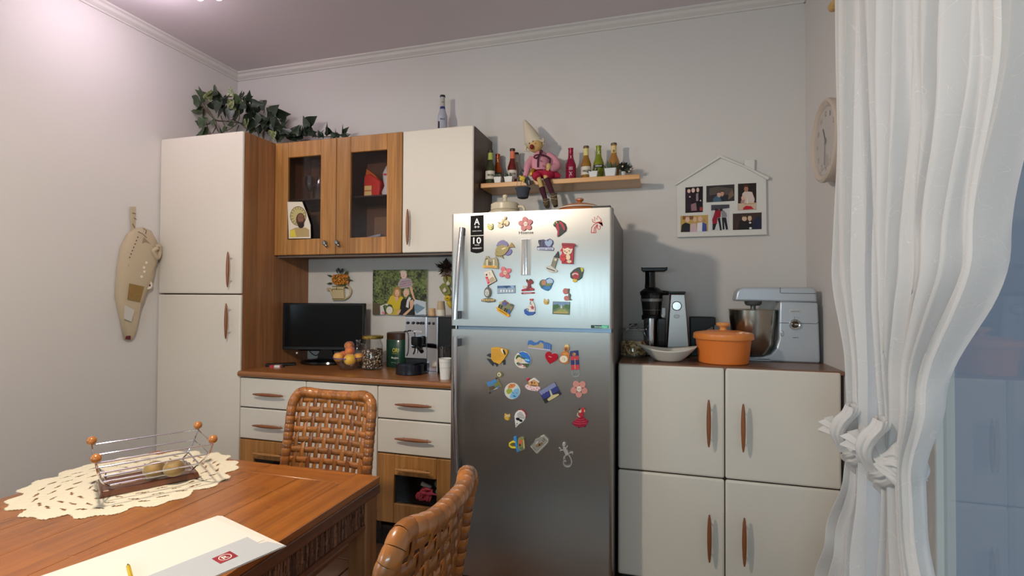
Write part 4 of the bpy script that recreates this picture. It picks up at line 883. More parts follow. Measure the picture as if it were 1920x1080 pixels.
for i in range(34):
    a = random.uniform(0, 6.28); el = random.uniform(-.1, 1.5); d = Vector((math.cos(a)*math.cos(el), .7*math.sin(a)*math.cos(el), math.sin(el)*.8))
    p = Vector((x, -.15, SZ+.036)); e = p+d*.045; m.tube([p, e], .0012, 5)
    for j in range(5):
        b2 = j*1.3; leafspike(m, p+d*(.018+.007*j), d+Vector((math.cos(b2), math.sin(b2), .3))*.8, .020, .006)
    ends.append(e)
part('foliage', m, C(36, 44, 34, .5, noise=.3), s, smooth=0)
for k in (3, 9, 15, 21, 27):
    part('berry', MB().ball(ends[k]+Vector((0, -.006, 0)), .0055, nu=10, nv=6), C(226, 214, 196, .4), s)

# ------------------------------------------------------------------ doll sitting on the shelf
DV = lambda x, y, Y: at(960+x/6, 215+y/6, Y=Y)
s = thing('cloth_doll', 'seated cloth doll with tall beige hat, pink cardigan and dark red socks on shelf', 'doll', DV(330, 735, -.19))
SKIN = C(196, 164, 104, .8, noise=.08, scale=90)
PINK = C(206, 142, 156, .9, bump=.6, scale=260, noise=.1)
RUBY = C(168, 26, 60, .8); PLUM = C(66, 22, 36, .85); HAT = C(202, 190, 168, .9, bump=.3, scale=200)
sh = DV(310, 470, -.20); hp = DV(320, 665, -.20)
m = MB(); c0 = DV(320, 640, -.20); c1 = DV(315, 430, -.19)
m.lathe([(.020, 0), (.050, .002), (.054, .03), (.050, .065), (.040, .095), (.022, .112), (.010, .116)], (c0.x, c0.y, c0.z), 20)
part('cardigan', m, PINK, s)
for pts, r in (([DV(230, 490, -.20), DV(185, 560, -.22), DV(165, 630, -.245), DV(150, 700, -.265)], [.020, .022, .019, .014]), ([DV(400, 450, -.20), DV(470, 510, -.20), DV(500, 580, -.21), DV(455, 605, -.24), DV(420, 590, -.26)], [.020, .024, .026, .020, .013])):
    P = sm(pts, 5); R = [r[min(len(r)-1, int(i/5))]*(1-(i % 5)/5)+r[min(len(r)-1, int(i/5)+1)]*(i % 5)/5 for i in range(len(P))]
    part('sleeve', MB().tube(P, R, 12), PINK, s)
m = MB(); hd = DV(262, 345, -.205); m.ball(hd, .042, .040, .040, 20, 14)
h = part('head', m, SKIN, s)
part('nose', MB().ball(DV(222, 362, -.250), .012, .012, .014, 12, 8), C(120, 24, 24, .7), h)
part('cheek', MB().ball(DV(262, 325, -.242), .006, .004, .006, 8, 6), C(190, 120, 90, .8), h)
part('eye', MB().ball(DV(196, 322, -.238), .004, nu=8, nv=6).ball(DV(236, 300, -.242), .004, nu=8, nv=6), C(30, 24, 24, .3), h)
m = MB()
rim = [DV(232, 335, -.205), DV(226, 292, -.200), DV(212, 230, -.198), DV(186, 170, -.197), DV(158, 110, -.196), DV(140, 72, -.195)]
m.tube([DV(262, 318, -.190)]+rim[1:], [.051, .050, .040, .029, .018, .010], 18)
m.tube([DV(170+185*i/10, 268+10*math.cos(i)*.3+abs(i-4)*6, -.232+.004*abs(i-5)) for i in range(11)], .007, 8)
m.tube([DV(168, 270, -.215), DV(160, 330, -.21), DV(150, 405, -.20), DV(200, 415, -.20)], [.008, .010, .008, .003], 8)
m.tube([DV(345, 270, -.20), DV(356, 300, -.20), DV(350, 340, -.2)], [.008, .009, .004], 8)
part('hat', m, HAT, s)
m = MB(); bw = DV(310, 455, -.262)
m.tube(sm([DV(318, 450, -.262), DV(270, 455, -.268), DV(248, 480, -.266), DV(275, 490, -.264), DV(312, 460, -.262)], 5), .004, 8)
m.tube(sm([DV(318, 450, -.262), DV(340, 410, -.258), DV(322, 405, -.258), DV(312, 440, -.262)], 5), .004, 8)
m.tube(sm([DV(322, 452, -.262), DV(380, 465, -.258), DV(425, 500, -.248), DV(428, 545, -.24)], 5), .005, 8)
m.tube(sm([DV(300, 465, -.262), DV(292, 520, -.264), DV(290, 592, -.262)], 5), .0045, 8)
part('ribbon', m, PLUM, s)
part('buttons', MB().ball(DV(325, 520, -.262), .004, nu=8, nv=6).ball(DV(352, 575, -.260), .004, nu=8, nv=6).ball(DV(362, 618, -.258), .004, nu=8, nv=6), C(150, 90, 100, .4), s)
m = MB(); m.lathe([(.006, .038), (.034, .034), (.036, .020), (.026, .006), (.018, .001)], DV(330, 672, -.215)-Vector((0, 0, .020)), 18)
m.tube([DV(300, 668, -.215), DV(275, 690, -.25), DV(290, 715, -.262)], [.024, .026, .020], 12); m.tube([DV(370, 660, -.215), DV(410, 680, -.245), DV(385, 700, -.26)], [.026, .030, .020], 12)
m.tube([DV(430, 660, -.205), DV(500, 680, -.205), DV(545, 696, -.20)], [.026, .020, .008], 12)
part('shorts', m, RUBY, s)
def leg(knee, ank, foot, nm):
    k0, a0 = DV(*knee), DV(*ank)
    part('leg', MB().tube([DV(knee[0]-6, knee[1]-26, knee[2]+.02), k0, k0+(a0-k0)*.34], [.013, .0125, .012], 12), SKIN, s)
    lg = part('sock', MB().tube([k0+(a0-k0)*nm, k0+(a0-k0)*.6, a0], [.0165, .015, .012], 12), PLUM, s)
    f0 = DV(*foot); part('boot', MB().tube([a0+Vector((0, 0, .018)), a0, (a0+f0)/2, f0], [.019, .018, .017, .013], 12), C(84, 70, 50, .9), s)
    part('lace', MB().tube(sm([a0+Vector((-.018, -.014, .006)), a0+Vector((0, -.022, -.002)), a0+Vector((.018, -.012, .008)), a0+Vector((.034, -.012, .0)), a0+Vector((.02, -.02, -.016)), a0+Vector((-.01, -.022, -.012))], 4), .0012, 5), C(190, 176, 140, .8), s)
leg((306, 730, -.262), (385, 985, -.262), (400, 1035, -.285), .36)
leg((382, 705, -.262), (470, 925, -.258), (492, 1030, -.275), .06)
part('hand', MB().ball(DV(410, 585, -.268), .013, .010, .020, 12, 8).tube([DV(400, 600, -.27), DV(390, 625, -.27)], .005, 6).tube([DV(412, 605, -.27), DV(406, 632, -.27)], .005, 6), SKIN, s)
part('hand', MB().ball(DV(118, 718, -.275), .017, .010, .014, 12, 8).tube([DV(104, 700, -.276), DV(84, 690, -.276)], .006, 6).tube([DV(106, 724, -.276), DV(92, 738, -.276)], .006, 6).tube([DV(128, 735, -.276), DV(134, 756, -.276)], .006, 6), C(206, 178, 70, .8), s)
b = thing('doll_slate', 'dark little board held slantwise in the doll hand', 'board', DV(165, 790, -.262))
c4 = [DV(x, y, -.262) for x, y in ((118, 608), (238, 770), (176, 802), (84, 672))]
part('board', MB().prism([(p.x, p.z) for p in c4][::-1], -.266, -.260, 'y'), C(50, 54, 58, .8), b)
part('chalk_marks', MB().flat([(DV(x, y, -.267).x, DV(x, y, -.267).z) for x, y in stroke([(112, 640), (180, 740), (190, 780)], 4)], -.2668).flat([(DV(x, y, -.267).x, DV(x, y, -.267).z) for x, y in stroke([(150, 700), (190, 752), (200, 742)], 5)], -.2668), C(170, 170, 150, .8), b)
b = thing('felt_pouch', 'dark grey felt pouch hanging below the shelf from the doll', 'pouch', DV(128, 940, -.265))
f0, f1 = DV(38, 810, -.262), DV(222, 810, -.262)
m = MB(); cx = (f0.x+f1.x)/2
m.lathe([(.020, 0), (.030, .004), (.036, .04), (.044, .058), (.041, .059), (.03, .05)], (cx, -.275, DV(128, 944, -.275).z), 20)
part('pouch', m, C(62, 66, 76, .9, bump=.4, scale=200), b)
part('strap', MB().tube(sm([(cx-.040, -.275, f0.z), (cx-.020, -.300, f0.z-.018), (cx+.015, -.302, f0.z-.018), (cx+.040, -.275, f0.z)], 5), .002, 6), C(110, 112, 120, .9), b)
part('string', MB().tube([(cx-.036, -.272, f0.z), DV(70, 700, -.27)], .0015, 6).tube([(cx+.036, -.272, f0.z), DV(190, 740, -.27)], .0015, 6), C(160, 150, 130, .9), b)
b = thing('yellow_bow', 'golden-brown ribbon roll tucked under the doll arm', 'ribbon', DV(225, 680, -.255))
part('roll', MB().tube([DV(210, 690, -.255), DV(225, 650, -.255), DV(245, 610, -.25)], [.008, .013, .009], 10), C(166, 120, 30, .3, .4), b)

# ------------------------------------------------------------------ on top of the fridge
FT = 1.7175
s = thing('cream_jar', 'cream ceramic lidded jar with ear handle on the fridge', 'jar', (2.185, -.40, FT))
CER = C(206, 194, 168, .3); jx, jy = at(947, 390, Y=-.40).x, -.40
part('body', MB().lathe([(.070, 0), (.086, .012), (.094, .035), (.092, .058), (.080, .068), (.074, .072)], (jx, jy, FT), 28), CER, s)
part('lid', MB().lathe([(.074, .0725), (.077, .075), (.076, .104), (.070, .110), (.040, .118), (.012, .121), (.009, .135), (.014, .145), (.013, .155), (.004, .159)], (jx, jy, FT), 28), CER, s)
part('handle', MB().tube(sm([(jx+.080, jy-.02, FT+.088), (jx+.106, jy-.025, FT+.084), (jx+.112, jy-.025, FT+.06), (jx+.090, jy-.02, FT+.045)], 5), .008, 10), CER, s)
part('painted_dots', MB().ball((jx+.008, jy-.090, FT+.05), .003, nu=8, nv=6).ball((jx-.0, jy-.088, FT+.056), .003, nu=8, nv=6).ball((jx-.06, jy-.066, FT+.05), .003, nu=8, nv=6), C(70, 60, 60, .5), s)
s = thing('terracotta_casserole', 'glazed terracotta pot with white-rimmed lid on the fridge right', 'pot', (2.57, -.48, FT))
TC_ = C(176, 104, 58, .3, coat=.4, noise=.08); x, y = at(1087, 388, Y=-.48).x, -.48
part('pot', MB().lathe([(.080, 0), (.094, .012), (.100, .036), (.103, .046), (.098, .046)], (x, y, FT), 32), TC_, s)
l = part('lid', MB().lathe([(.101, .0465), (.106, .049), (.104, .053), (.085, .064), (.050, .074), (.018, .078), (.012, .081), (.011, .086), (.019, .092), (.020, .099), (.012, .104), (.003, .105)], (x, y, FT), 32), TC_, s)
part('rim_band', MB().lathe([(.1065, .0485), (.1070, .051), (.1035, .0545)], (x, y, FT), 32, cap=False), C(222, 212, 196, .3), l)
part('side_handle', MB().tube(sm([(x+.035, y-.096, FT+.024), (x+.055, y-.112, FT+.028), (x+.085, y-.082, FT+.026)], 5), .008, 10), TC_, s)
part('string', MB().tube(sm([(x-.10, y-.03, FT+.045), (x-.108, y-.06, FT+.03), (x-.095, y-.07, FT+.012)], 4), .0015, 5), C(226, 218, 200, .8), s)

# ------------------------------------------------------------------ on the left worktop
WZ = .8975
s = thing('monitor', 'black flat-screen monitor on oval stand on the worktop', 'monitor', (.900, -.185, WZ), rot=(0, 0, math.radians(14.3)), local=True)
hx, z0, z1 = .2635, .0885, .3865
part('bezel', MB().box(-hx, hx, -.02, .02, z0, z1), BLACK, s, bev=.004)
part('screen', MB().box(-hx+.014, hx-.014, -.0212, -.0201, z0+.020, z1-.012), C(7, 7, 8, .14, spec=.25), s)
part('lower_strip', MB().box(-hx+.01, hx-.01, -.0208, -.0201, z0+.003, z0+.017), C(22, 22, 24, .4), s)
part('foot_grip', MB().box(-hx+.09, -hx+.10, -.022, -.017, z0-.026, z0-.015), C(200, 200, 200, .5), s)
part('back_box', MB().box(-hx+.08, hx-.08, .0205, .055, z0-.012, z0+.19), BLACK, s, bev=.008)
part('neck', MB().prism([(-.05, .02), (.07, .02), (.045, z0+.02), (-.025, z0+.02)], .0, .022, 'y'), BLACKG, s, bev=.004)
m = MB(); m.lathe([(.145, 0), (.152, .006), (.146, .018), (.10, .026), (.03, .034)], (0, 0, 0), 40); m.xf(Matrix.Diagonal((1, .62, 1, 1)))
part('stand_foot', m, BLACKG, s)
single('remote_control', 'long black remote control lying by the tall cabinet side', 'remote control', MB().box(-.085, .085, -.021, .021, 0, .016).xf(Matrix.Translation((.715, -.355, WZ)) @ Matrix.Rotation(math.radians(38), 4, 'Z')), BLACK, bev=.004)
s = thing('matchbox', 'small red and white packet lying on worktop before the remote', 'packet', (.742, -.42, WZ), rot=(0, 0, math.radians(12)), local=True)
part('pack', MB().box(-.042, .042, -.012, .012, 0, .013), C(186, 60, 70, .5), s, bev=.001)
part('label_band', MB().box(-.012, .022, -.0126, .0126, .0002, .0134), C(226, 220, 212, .5), s)
part('end_cap', MB().box(.030, .0425, -.0126, .0126, -.0001, .0134), C(60, 50, 50, .5), s)
part('cable', MB().tube(sm([(-.13, .06, .10), (-.11, .05, .065), (-.07, .045, .045), (-.04, .045, .075), (-.02, .04, .10)], 6), .003, 6), BLACK, bpy.data.objects['monitor'])

# fruit bowl
bx, by = at(655, 680, Y=-.36).x-.006, -.362
s = thing('glass_bowl', 'clear glass bowl with blue rim holding the peaches', 'bowl', (bx, by, WZ))
part('bowl', MB().lathe([(.040, .0), (.045, .002), (.072, .045), (.086, .070), (.0835, .070), (.069, .045), (.042, .006), (.002, .005)], (bx, by, WZ), 28, cap=False), thin_glass('bowl_glass', (.9, .92, .94), .10), s)
part('rim', MB().lathe([(.086, .0695), (.088, .071), (.086, .0735), (.083, .071), (.086, .0695)], (bx, by, WZ), 36, cap=False), C(70, 70, 170, .15), s)
def fruitmat(n, a, b):
    if n in _mats: return _mats[n]
    m, N, L, B = newmat(n); tc = N.new('ShaderNodeTexCoord'); nz = N.new('ShaderNodeTexNoise'); nz.inputs['Scale'].default_value = 16
    L.new(tc.outputs['Object'], nz.inputs['Vector']); cr = N.new('ShaderNodeValToRGB'); e = cr.color_ramp.elements; e[0].position = .40; e[1].position = .62
    e[0].color = (*[lin(v) for v in a], 1); e[1].color = (*[lin(v) for v in b], 1); L.new(nz.outputs['Fac'], cr.inputs['Fac']); L.new(cr.outputs['Color'], B.inputs['Base Color'])
    B.inputs['Roughness'].default_value = .55; B.inputs['Sheen Weight'].default_value = .4; _mats[n] = m; return m
def fruit(px, py, Y, r, mt, label):
    c = at(px, py, Y=Y); m = MB(); m.ball((0, 0, 0), r, r, r*.94, 20, 14)
    for i, v in enumerate(m.v):
        a = math.atan2(v[1], v[0]); g = 1-.05*math.exp(-((a+1.9)/.16)**2); t_ = 1-.16*math.exp(-((v[0]**2+v[1]**2)/(r*.3)**2)) if v[2] > 0 else 1
        m.v[i] = (v[0]*g, v[1]*g, v[2]*t_)
    m.xf(Matrix.Translation(c))
    single('peach', label, 'peach', m, fruitmat(*mt), 'peaches in the glass bowl', loc=tuple(c), smooth=60)
YO = ('peach_yellow', (226, 160, 40), (232, 184, 60)); OR_ = ('peach_orange', (228, 130, 50), (236, 176, 70)); RD_ = ('peach_red', (190, 60, 56), (226, 130, 60)); DK = ('peach_dark', (130, 34, 44), (196, 120, 50))
fruit(656, 674, -.405, .0355, YO, 'big yellow peach at the front of the glass bowl')
fruit(635, 669.5, -.370, .031, OR_, 'orange peach at the left of the glass bowl')
fruit(672, 670, -.325, .029, OR_, 'blushed orange peach at the right of the glass bowl')
fruit(656, 658, -.355, .028, RD_, 'pink-red peach resting above the yellow one')
fruit(655, 648, -.325, .029, DK, 'dark red nectarine at the very top')
fruit(645, 665, -.315, .026, RD_, 'half-hidden red peach at the back of the bowl')

# glass jar with knob lid (behind), seed jar (front)
def gj(x, y, r, h, label, zb=WZ, name='glass_jar'):
    s = thing(name, label, 'jar', (x, y, zb))
    part('body', MB().lathe([(r*.9, 0), (r, .004), (r, h*.78), (r*.86, h*.9), (r*.80, h), (r*.77, h), (r*.83, h*.89), (r*.96, h*.77), (r*.96, .008), (0.001, .007)], (x, y, zb), 28, cap=False), thin_glass('jar_glass', (.97, .98, .98), .05), s)
    return s
gx, gy = at(671, 670, Y=-.225).x, -.225
s = gj(gx, gy, .050, .125, 'clear glass jar with a knobbed glass lid behind the peaches')
part('lid', MB().lathe([(.043, .1255), (.048, .128), (.046, .134), (.020, .142), (.010, .148), (.016, .156), (.015, .164), (.004, .168)], (gx, gy, WZ), 24), thin_glass('lid_glass', (.85, .87, .88), .22), s)
single('jar_filling', 'pale biscuits lying in the bottom of the knobbed jar', 'food', MB().lathe([(.04, .008), (.046, .02), (.043, .035), (.01, .045)], (gx, gy, WZ), 20), C(150, 124, 84, .8, noise=.5, scale=120, bump=1), kind='stuff')
sx, sy = at(705, 690, Z=WZ).x, -.30
s = gj(sx, sy, .0605, .180, 'tall glass jar of dark and white beans with a gold lid')
l = part('lid', MB().lathe([(.0595, .1805), (.0615, .184), (.0615, .196), (.057, .199), (.003, .199)], (sx, sy, WZ), 36), C(190, 168, 84, .25, .8), s)
part('body_highlight_ring', MB().lathe([(.0606, .150), (.0612, .152), (.0606, .154)], (sx, sy, WZ), 28, cap=False), thin_glass('jar_glass'), s)
m = MB(); random.seed(11)
for i in range(820):
    a = random.uniform(0, 2*PI); z = random.uniform(.012, .122); r = .0555 if z < .116 else random.uniform(0, .055); m.m = random.choice((0, 0, 1, 2))
    c = (sx+r*math.cos(a), sy+r*math.sin(a), WZ+z); q = len(m.v)
    m.ball((0, 0, 0), .0054, .0036, .0036, 6, 4); m.xf(Matrix.Translation(c) @ Matrix.Rotation(a, 4, 'Z') @ Matrix.Rotation(random.uniform(0, 3), 4, 'X') @ Matrix.Rotation(PI/2, 4, 'Z'), q)
m.m = 3; m.lathe([(.052, .010), (.052, .118)], (sx, sy, WZ), 20)
single('beans', 'mixed dark and white beans filling the gold-lidded jar', 'beans', m, [C(84, 60, 44, .4), C(222, 208, 184, .4), C(160, 128, 92, .4), C(70, 52, 40, .8)], kind='stuff')
# green tin
tx, ty = at(751, 650, Y=-.125).x, -.125
s = thing('green_tin', 'dark green round tin with yellow letters behind coffee machine', 'tin', (tx, ty, WZ))
part('body', MB().lathe([(.084, 0), (.086, .003), (.086, .165), (.084, .168)], (tx, ty, WZ), 40), C(24, 62, 46, .35, coat=.3), s)
part('lid', MB().lathe([(.084, .1685), (.0845, .205), (.080, .209), (.002, .213)], (tx, ty, WZ), 40), C(60, 38, 24, .35), s)
d = (Vector((CP.x, CP.y, 0))-Vector((tx, ty, 0))).normalized(); b0 = math.atan2(d.y, d.x)
def arc_text(w, ang, z, wd, hh, mt):
    a = b0-ang; n = Vector((math.cos(a), math.sin(a), 0)); rt = Vector((-n.y, n.x, 0)); m = MB(); text(m, w, (0, 0, 0), X1, Z1, wd, hh, True)
    m.v = [(tx+.0868*math.cos(a+v[0]/.086), ty+.0868*math.sin(a+v[0]/.086), WZ+z+v[2]) for v in m.v]; part('lettering', m, mt, s)
arc_text('ORI', .36, .105, .040, .026, C(206, 196, 60, .5)); arc_text('classico', .36, .086, .044, .006, C(170, 170, 60, .5)); arc_text('Mangiare', .40, .058, .046, .016, C(226, 226, 214, .5)); arc_text('500 g', .5, .030, .03, .007, C(150, 160, 150, .5))

# coffee machine: chrome front facing slightly left, black side
mx0, mx1, my0, my1 = 1.570, 1.880, -.365, -.150
s = thing('coffee_machine', 'chrome and black espresso machine on the worktop beside the fridge', 'coffee machine', (1.66, -.27, WZ))
CHM = C(205, 206, 212, .06, 1)
part('body', MB().box(mx0, mx1+.02, my0+.002, my1, WZ+.012, 1.213), BLACK, s, bev=.004)
part('front_plate', MB().prism([(mx0, my0), (mx0+.128, my0-.002), (mx0+.130, my0+.001), (mx0, my0+.001)], WZ+.085, 1.214, 'z'), CHM, s)
part('side_plate', MB().box(mx0+.137, mx0+.197, my0-.003, my0+.001, WZ+.015, 1.214), CHM, s, bev=.001)
part('edge_trim', MB().box(mx0+.129, mx0+.137, my0-.006, my0+.004, WZ+.085, 1.215).box(mx0+.197, mx0+.204, my0-.006, my0+.004, WZ+.015, 1.215), C(200, 200, 205, .2, 1), s)
part('top_tray', MB().box(mx0-.002, mx1+.022, my0-.004, my1+.002, 1.2145, 1.220), C(60, 60, 62, .25, .8), s)
m = MB()
for k, x in enumerate((.016, .050, .078, .098, .112, .150, .176)):
    m.m = 0; m.lathe([(.008, 0), (.007, -.006), (.003, -.007)], (mx0+x, my0-.004, 1.180), 14, 'y')
part('switches', m, C(60, 60, 70, .15, .9), s)
part('lettering', text(MB(), 'Lumina', (mx0+.072, my0-.0035, 1.135), X1, Z1, .064, .014), C(226, 230, 240, .3), s)
g = part('brew_head', MB().lathe([(.030, 0), (.032, .01), (.032, .045), (.026, .05)], (mx0+.088, my0-.030, WZ+.160), 22).box(mx0+.062, mx0+.114, my0-.03, my0-.003, WZ+.165, WZ+.205), BLACK, s)
part('portafilter', MB().lathe([(.027, -.012), (.030, -.002), (.030, 0)], (mx0+.088, my0-.030, WZ+.158), 20).tube([(mx0+.10, my0-.05, WZ+.155), (mx0+.135, my0-.085, WZ+.148), (mx0+.165, my0-.125, WZ+.138)], [.012, .014, .011], 12), BLACKG, s)
part('spout', MB().tube([(mx0+.088, my0-.030, WZ+.146), (mx0+.088, my0-.032, WZ+.115)], .007, 10), CHROME, s)
part('steam_wand', MB().tube(sm([(mx0-.004, my0-.006, WZ+.232), (mx0+.022, my0-.03, WZ+.236), (mx0+.040, my0-.04, WZ+.215), (mx0+.040, my0-.04, WZ+.13), (mx0+.030, my0-.04, WZ+.10)], 5), .004, 8), C(120, 122, 130, .2, 1), s)
m = MB(); pr = []
for k in range(13):
    a = PI+PI*k/12; pr.append((mx0+.050+.078*math.cos(a), my0-.045+.070*math.sin(a)*.9))
m.prism([(mx0-.028, my0-.003)]+pr+[(mx0+.128, my0-.003)], WZ, WZ+.058, 'z')
part('drip_tray', m, C(20, 24, 34, .25), s, bev=.004)
part('tray_grille', MB().prism([(mx0-.018, my0-.008), (mx0+.118, my0-.008), (mx0+.10, my0-.085), (mx0+.0, my0-.085)], WZ+.0585, WZ+.063, 'z'), C(16, 18, 26, .12, .5), s)
part('base_plate', MB().box(mx0+.115, mx0+.204, my0-.006, my0+.002, WZ, WZ+.014), CHM, s)
def cup(x, y, z, r0, r1, h, mat, label, name='paper_cup', bands=None, up=False):
    s = thing(name, label, 'cup', (x, y, z), group='cups by the coffee machine')
    pr = [(r1, 0), (r1, h)] if False else ([(r0, 0), (r1, h), (r1+.0015, h+.001), (r1-.002, h-.001), (r0-.002, .004), (.001, .003)] if not up else [(r1+.001, 0), (r1, .003), (r0, h), (.001, h)])
    part('wall', MB().lathe(pr, (x, y, z), 22, cap=False), mat, s)
    for hh, mt in (bands or []): part('band', MB().lathe([(r0+(r1-r0)*(1-hh/h if up else hh/h)+.0008, hh), (r0+(r1-r0)*(1-hh/h if up else hh/h)+.0012, hh+.004)], (x, y, z), 22, cap=False), mt, s)
    return s
CT = 1.2205
cx = at(810, 585, Y=-.27).x
cup(cx, -.27, CT, .019, .022, .042, C(196, 160, 120, .6, noise=.3, scale=60), 'small patterned paper cup upside down on the coffee machine', up=True)
cx = at(827, 585, Y=-.27).x
for k in range(5):
    cup(cx, -.27, CT+.0085*k, .0215-.0004*k, .0265-.0004*k, .050, C(176, 156, 124, .6) if k == 4 else C(214, 206, 190, .6), ('brown topmost cup of the stack on the coffee machine' if k == 4 else '%s cup up in the stack on the coffee machine' % ('lowest', 'second', 'third', 'fourth')[k]), up=True)
cp_ = at(835, 712, Z=WZ); cup(1.880, -.505, WZ, .027, .035, .108, C(226, 224, 220, .5), 'tall white plastic cup half hidden by the fridge edge', bands=[(.088, C(210, 208, 204, .5)), (.060, C(210, 208, 204, .5))])
gl = at(832, 676, Y=-.40)
single('clear_tumbler', 'clear plastic tumbler behind the tall white cup', 'glass', MB().lathe([(.024, 0), (.032, .16), (.030, .16), (.023, .004)], (1.835, -.405, WZ), 20, cap=False), thin_glass('tumbler_glass', (.85, .85, .86), .12))
# ------------------------------------------------------------------ on the right cabinet
RZ = RT+.0003
def nut(mb, c, r):
    q = len(mb.v); mb.ball((0, 0, 0), r, r*.85, r*.9, 8, 6)
    mb.xf(Matrix.Translation(c) @ Matrix.Rotation(random.uniform(0, 6), 4, 'Z') @ Matrix.Rotation(random.uniform(0, 6), 4, 'X'), q)
jx, jy = 2.834, -.328
s = gj(jx, jy, .066, .135, 'glass jar of hazelnuts with metal clip lid beside the fridge', RZ)
part('lid', MB().lathe([(.056, .1355), (.064, .138), (.062, .145), (.030, .150), (.026, .156), (.003, .157)], (jx, jy, RZ), 28), thin_glass('lid_glass'), s)
part('clip', MB().box(jx-.022, jx+.022, jy-.012, jy+.012, RZ+.1575, RZ+.163).tube([(jx-.02, jy-.012, RZ+.165), (jx+.02, jy-.012, RZ+.168)], .003, 8), C(30, 30, 32, .25, .5), s, bev=.001)
part('clip_wire', MB().tube(sm([(jx-.028, jy-.058, RZ+.118), (jx-.030, jy-.064, RZ+.14), (jx, jy-.03, RZ+.166), (jx+.030, jy-.064, RZ+.14)], 5), .0015, 6), CHROME, s)
m = MB(); random.seed(3)
for i in range(300):
    a = random.uniform(0, 2*PI); z = random.uniform(.014, .078); r = .056 if z < .070 else random.uniform(0, .055)
    m.m = random.choice((0, 1, 2)); nut(m, (jx+r*math.cos(a), jy+r*math.sin(a), RZ+z), .0075)
single('hazelnuts', 'shelled pale hazelnuts filling the clip jar halfway', 'nuts', m, [C(190, 160, 116, .5), C(150, 118, 78, .5), C(210, 184, 140, .5)], kind='stuff')

# long white dish
c = at(1253, 678, Z=RZ); px_ = 3.000; py_ = -.450
s = MB(); prof = []
m = MB(); nU, nV = 40, 8
def dish(u, v, off=0):
    a = 2*PI*u; t_ = v; r0 = .052; r = r0+(1-r0/.125)*0
    ex = .052+(.078)*t_; ey = .040+.045*t_; z = .062*t_**1.15+.010*math.cos(2*a)*t_**2
    return (px_+ex*math.cos(a)*(1+.0*t_), py_+ey*math.sin(a), RZ+.003+z+off)
m.grid(lambda u, v: dish(u, v), nU, nV)
m.grid(lambda u, v: (px_+.052*v*math.cos(2*PI*u), py_+.040*v*math.sin(2*PI*u), RZ+.003), nU, 2)
single('white_dish', 'long white porcelain dish with raised ends beside the orange pot', 'dish', m, C(216, 212, 202, .3), solid=.004)

# orange plastic casserole
x, y = at(1356, 684, Y=-.42).x, -.42
s = thing('orange_pot', 'orange plastic casserole with knobbed lid before the stand mixer', 'pot', (x, y, RZ))
ORG = C(228, 124, 50, .38, coat=.1); ORGL = C(232, 138, 64, .35, coat=.2)
part('pot', MB().lathe([(.104, 0), (.109, .004), (.121, .105), (.124, .120), (.120, .120)], (x, y, RZ), 44), ORG, s)
l = part('lid', MB().lathe([(.121, .1205), (.131, .112), (.133, .116), (.131, .136), (.124, .141), (.075, .149), (.070, .146), (.040, .151), (.024, .152)], (x, y, RZ), 44), ORGL, s)
part('knob', MB().lathe([(.018, .1525), (.014, .160), (.018, .168), (.030, .174), (.032, .181), (.026, .187), (.004, .189)], (x, y, RZ), 28), C(226, 158, 96, .35), l)

# slow juicer
jy = -.215
def JX(px): return at(px, 600, Y=jy).x
def JZ(py): return at(1240, py, Y=jy).z
s = thing('slow_juicer', 'tall black and steel slow juicer with feeding tray', 'juicer', (2.97, jy, RZ))
ax = JX(1222)
part('juicer_base', MB().box(ax-.050, JX(1292), jy-.06, jy+.075, RZ, RZ+.022), BLACK, s, bev=.006)
part('tower', MB().prism([(JX(1249), RZ+.022), (JX(1293), RZ+.022), (JX(1284), JZ(551)), (JX(1256), JZ(551))], jy-.055, jy+.075, 'y'), steel('juicer_steel', (150, 142, 138), .32, .4), s, bev=.006)
part('tower_cap', MB().box(JX(1252), JX(1284.5), jy-.055, jy+.075, JZ(551), JZ(547)+.001), BLACK, s, bev=.002)
kx, kz = JX(1268), JZ(573)
part('dial', MB().lathe([(.024, 0), (.024, -.012), (.020, -.018), (.002, -.018)], (kx, jy-.0555, kz), 28, 'y'), C(190, 186, 182, .2, 1), s)
part('badge', MB().tube([(kx+.013*math.cos(a/16*2*PI), jy-.0570, JZ(592)+.008*math.sin(a/16*2*PI)) for a in range(16)], .001, 5, closed=True), C(60, 54, 52, .5), s)
part('lettering', text(MB(), 'hurom', (kx, jy-.0565, JZ(592)), X1, Z1, .018, .006), C(60, 54, 52, .5), s)
zb0, zb1 = JZ(596), JZ(553)
part('spout_column', MB().box(JX(1233), JX(1248), jy-.07, jy+.05, RZ+.022, zb0), BLACKG, s, bev=.004)
part('steel_cylinder', MB().lathe([(.034, 0), (.034, zb0-RZ-.024)], (ax-.006, jy-.03, RZ+.0225), 26), C(190, 196, 200, .12, 1), s)
part('bowl_base', MB().lathe([(.040, zb0-.012), (.050, zb0-.010), (.052, zb0+.010), (.046, zb0+.018)], (ax, jy-.01, 0), 30), BLACK, s)
part('bowl', MB().lathe([(.046, zb0+.018), (.056, zb1-.004), (.056, zb1)], (ax, jy-.01, 0), 30), C(26, 24, 24, .08, spec=.8), s)
part('screen_ring', MB().lathe([(.0475, zb0+.034), (.0485, zb0+.042)], (ax, jy-.01, 0), 30, cap=False).lathe([(.0555, zb1-.034), (.0570, zb1-.020)], (ax, jy-.01, 0), 30, cap=False), C(150, 148, 142, .3, .6), s)
part('bowl_rim', MB().lathe([(.058, zb1-.002), (.060, zb1+.004), (.058, zb1+.010)], (ax, jy-.01, 0), 30), BLACK, s)
zt = JZ(501)
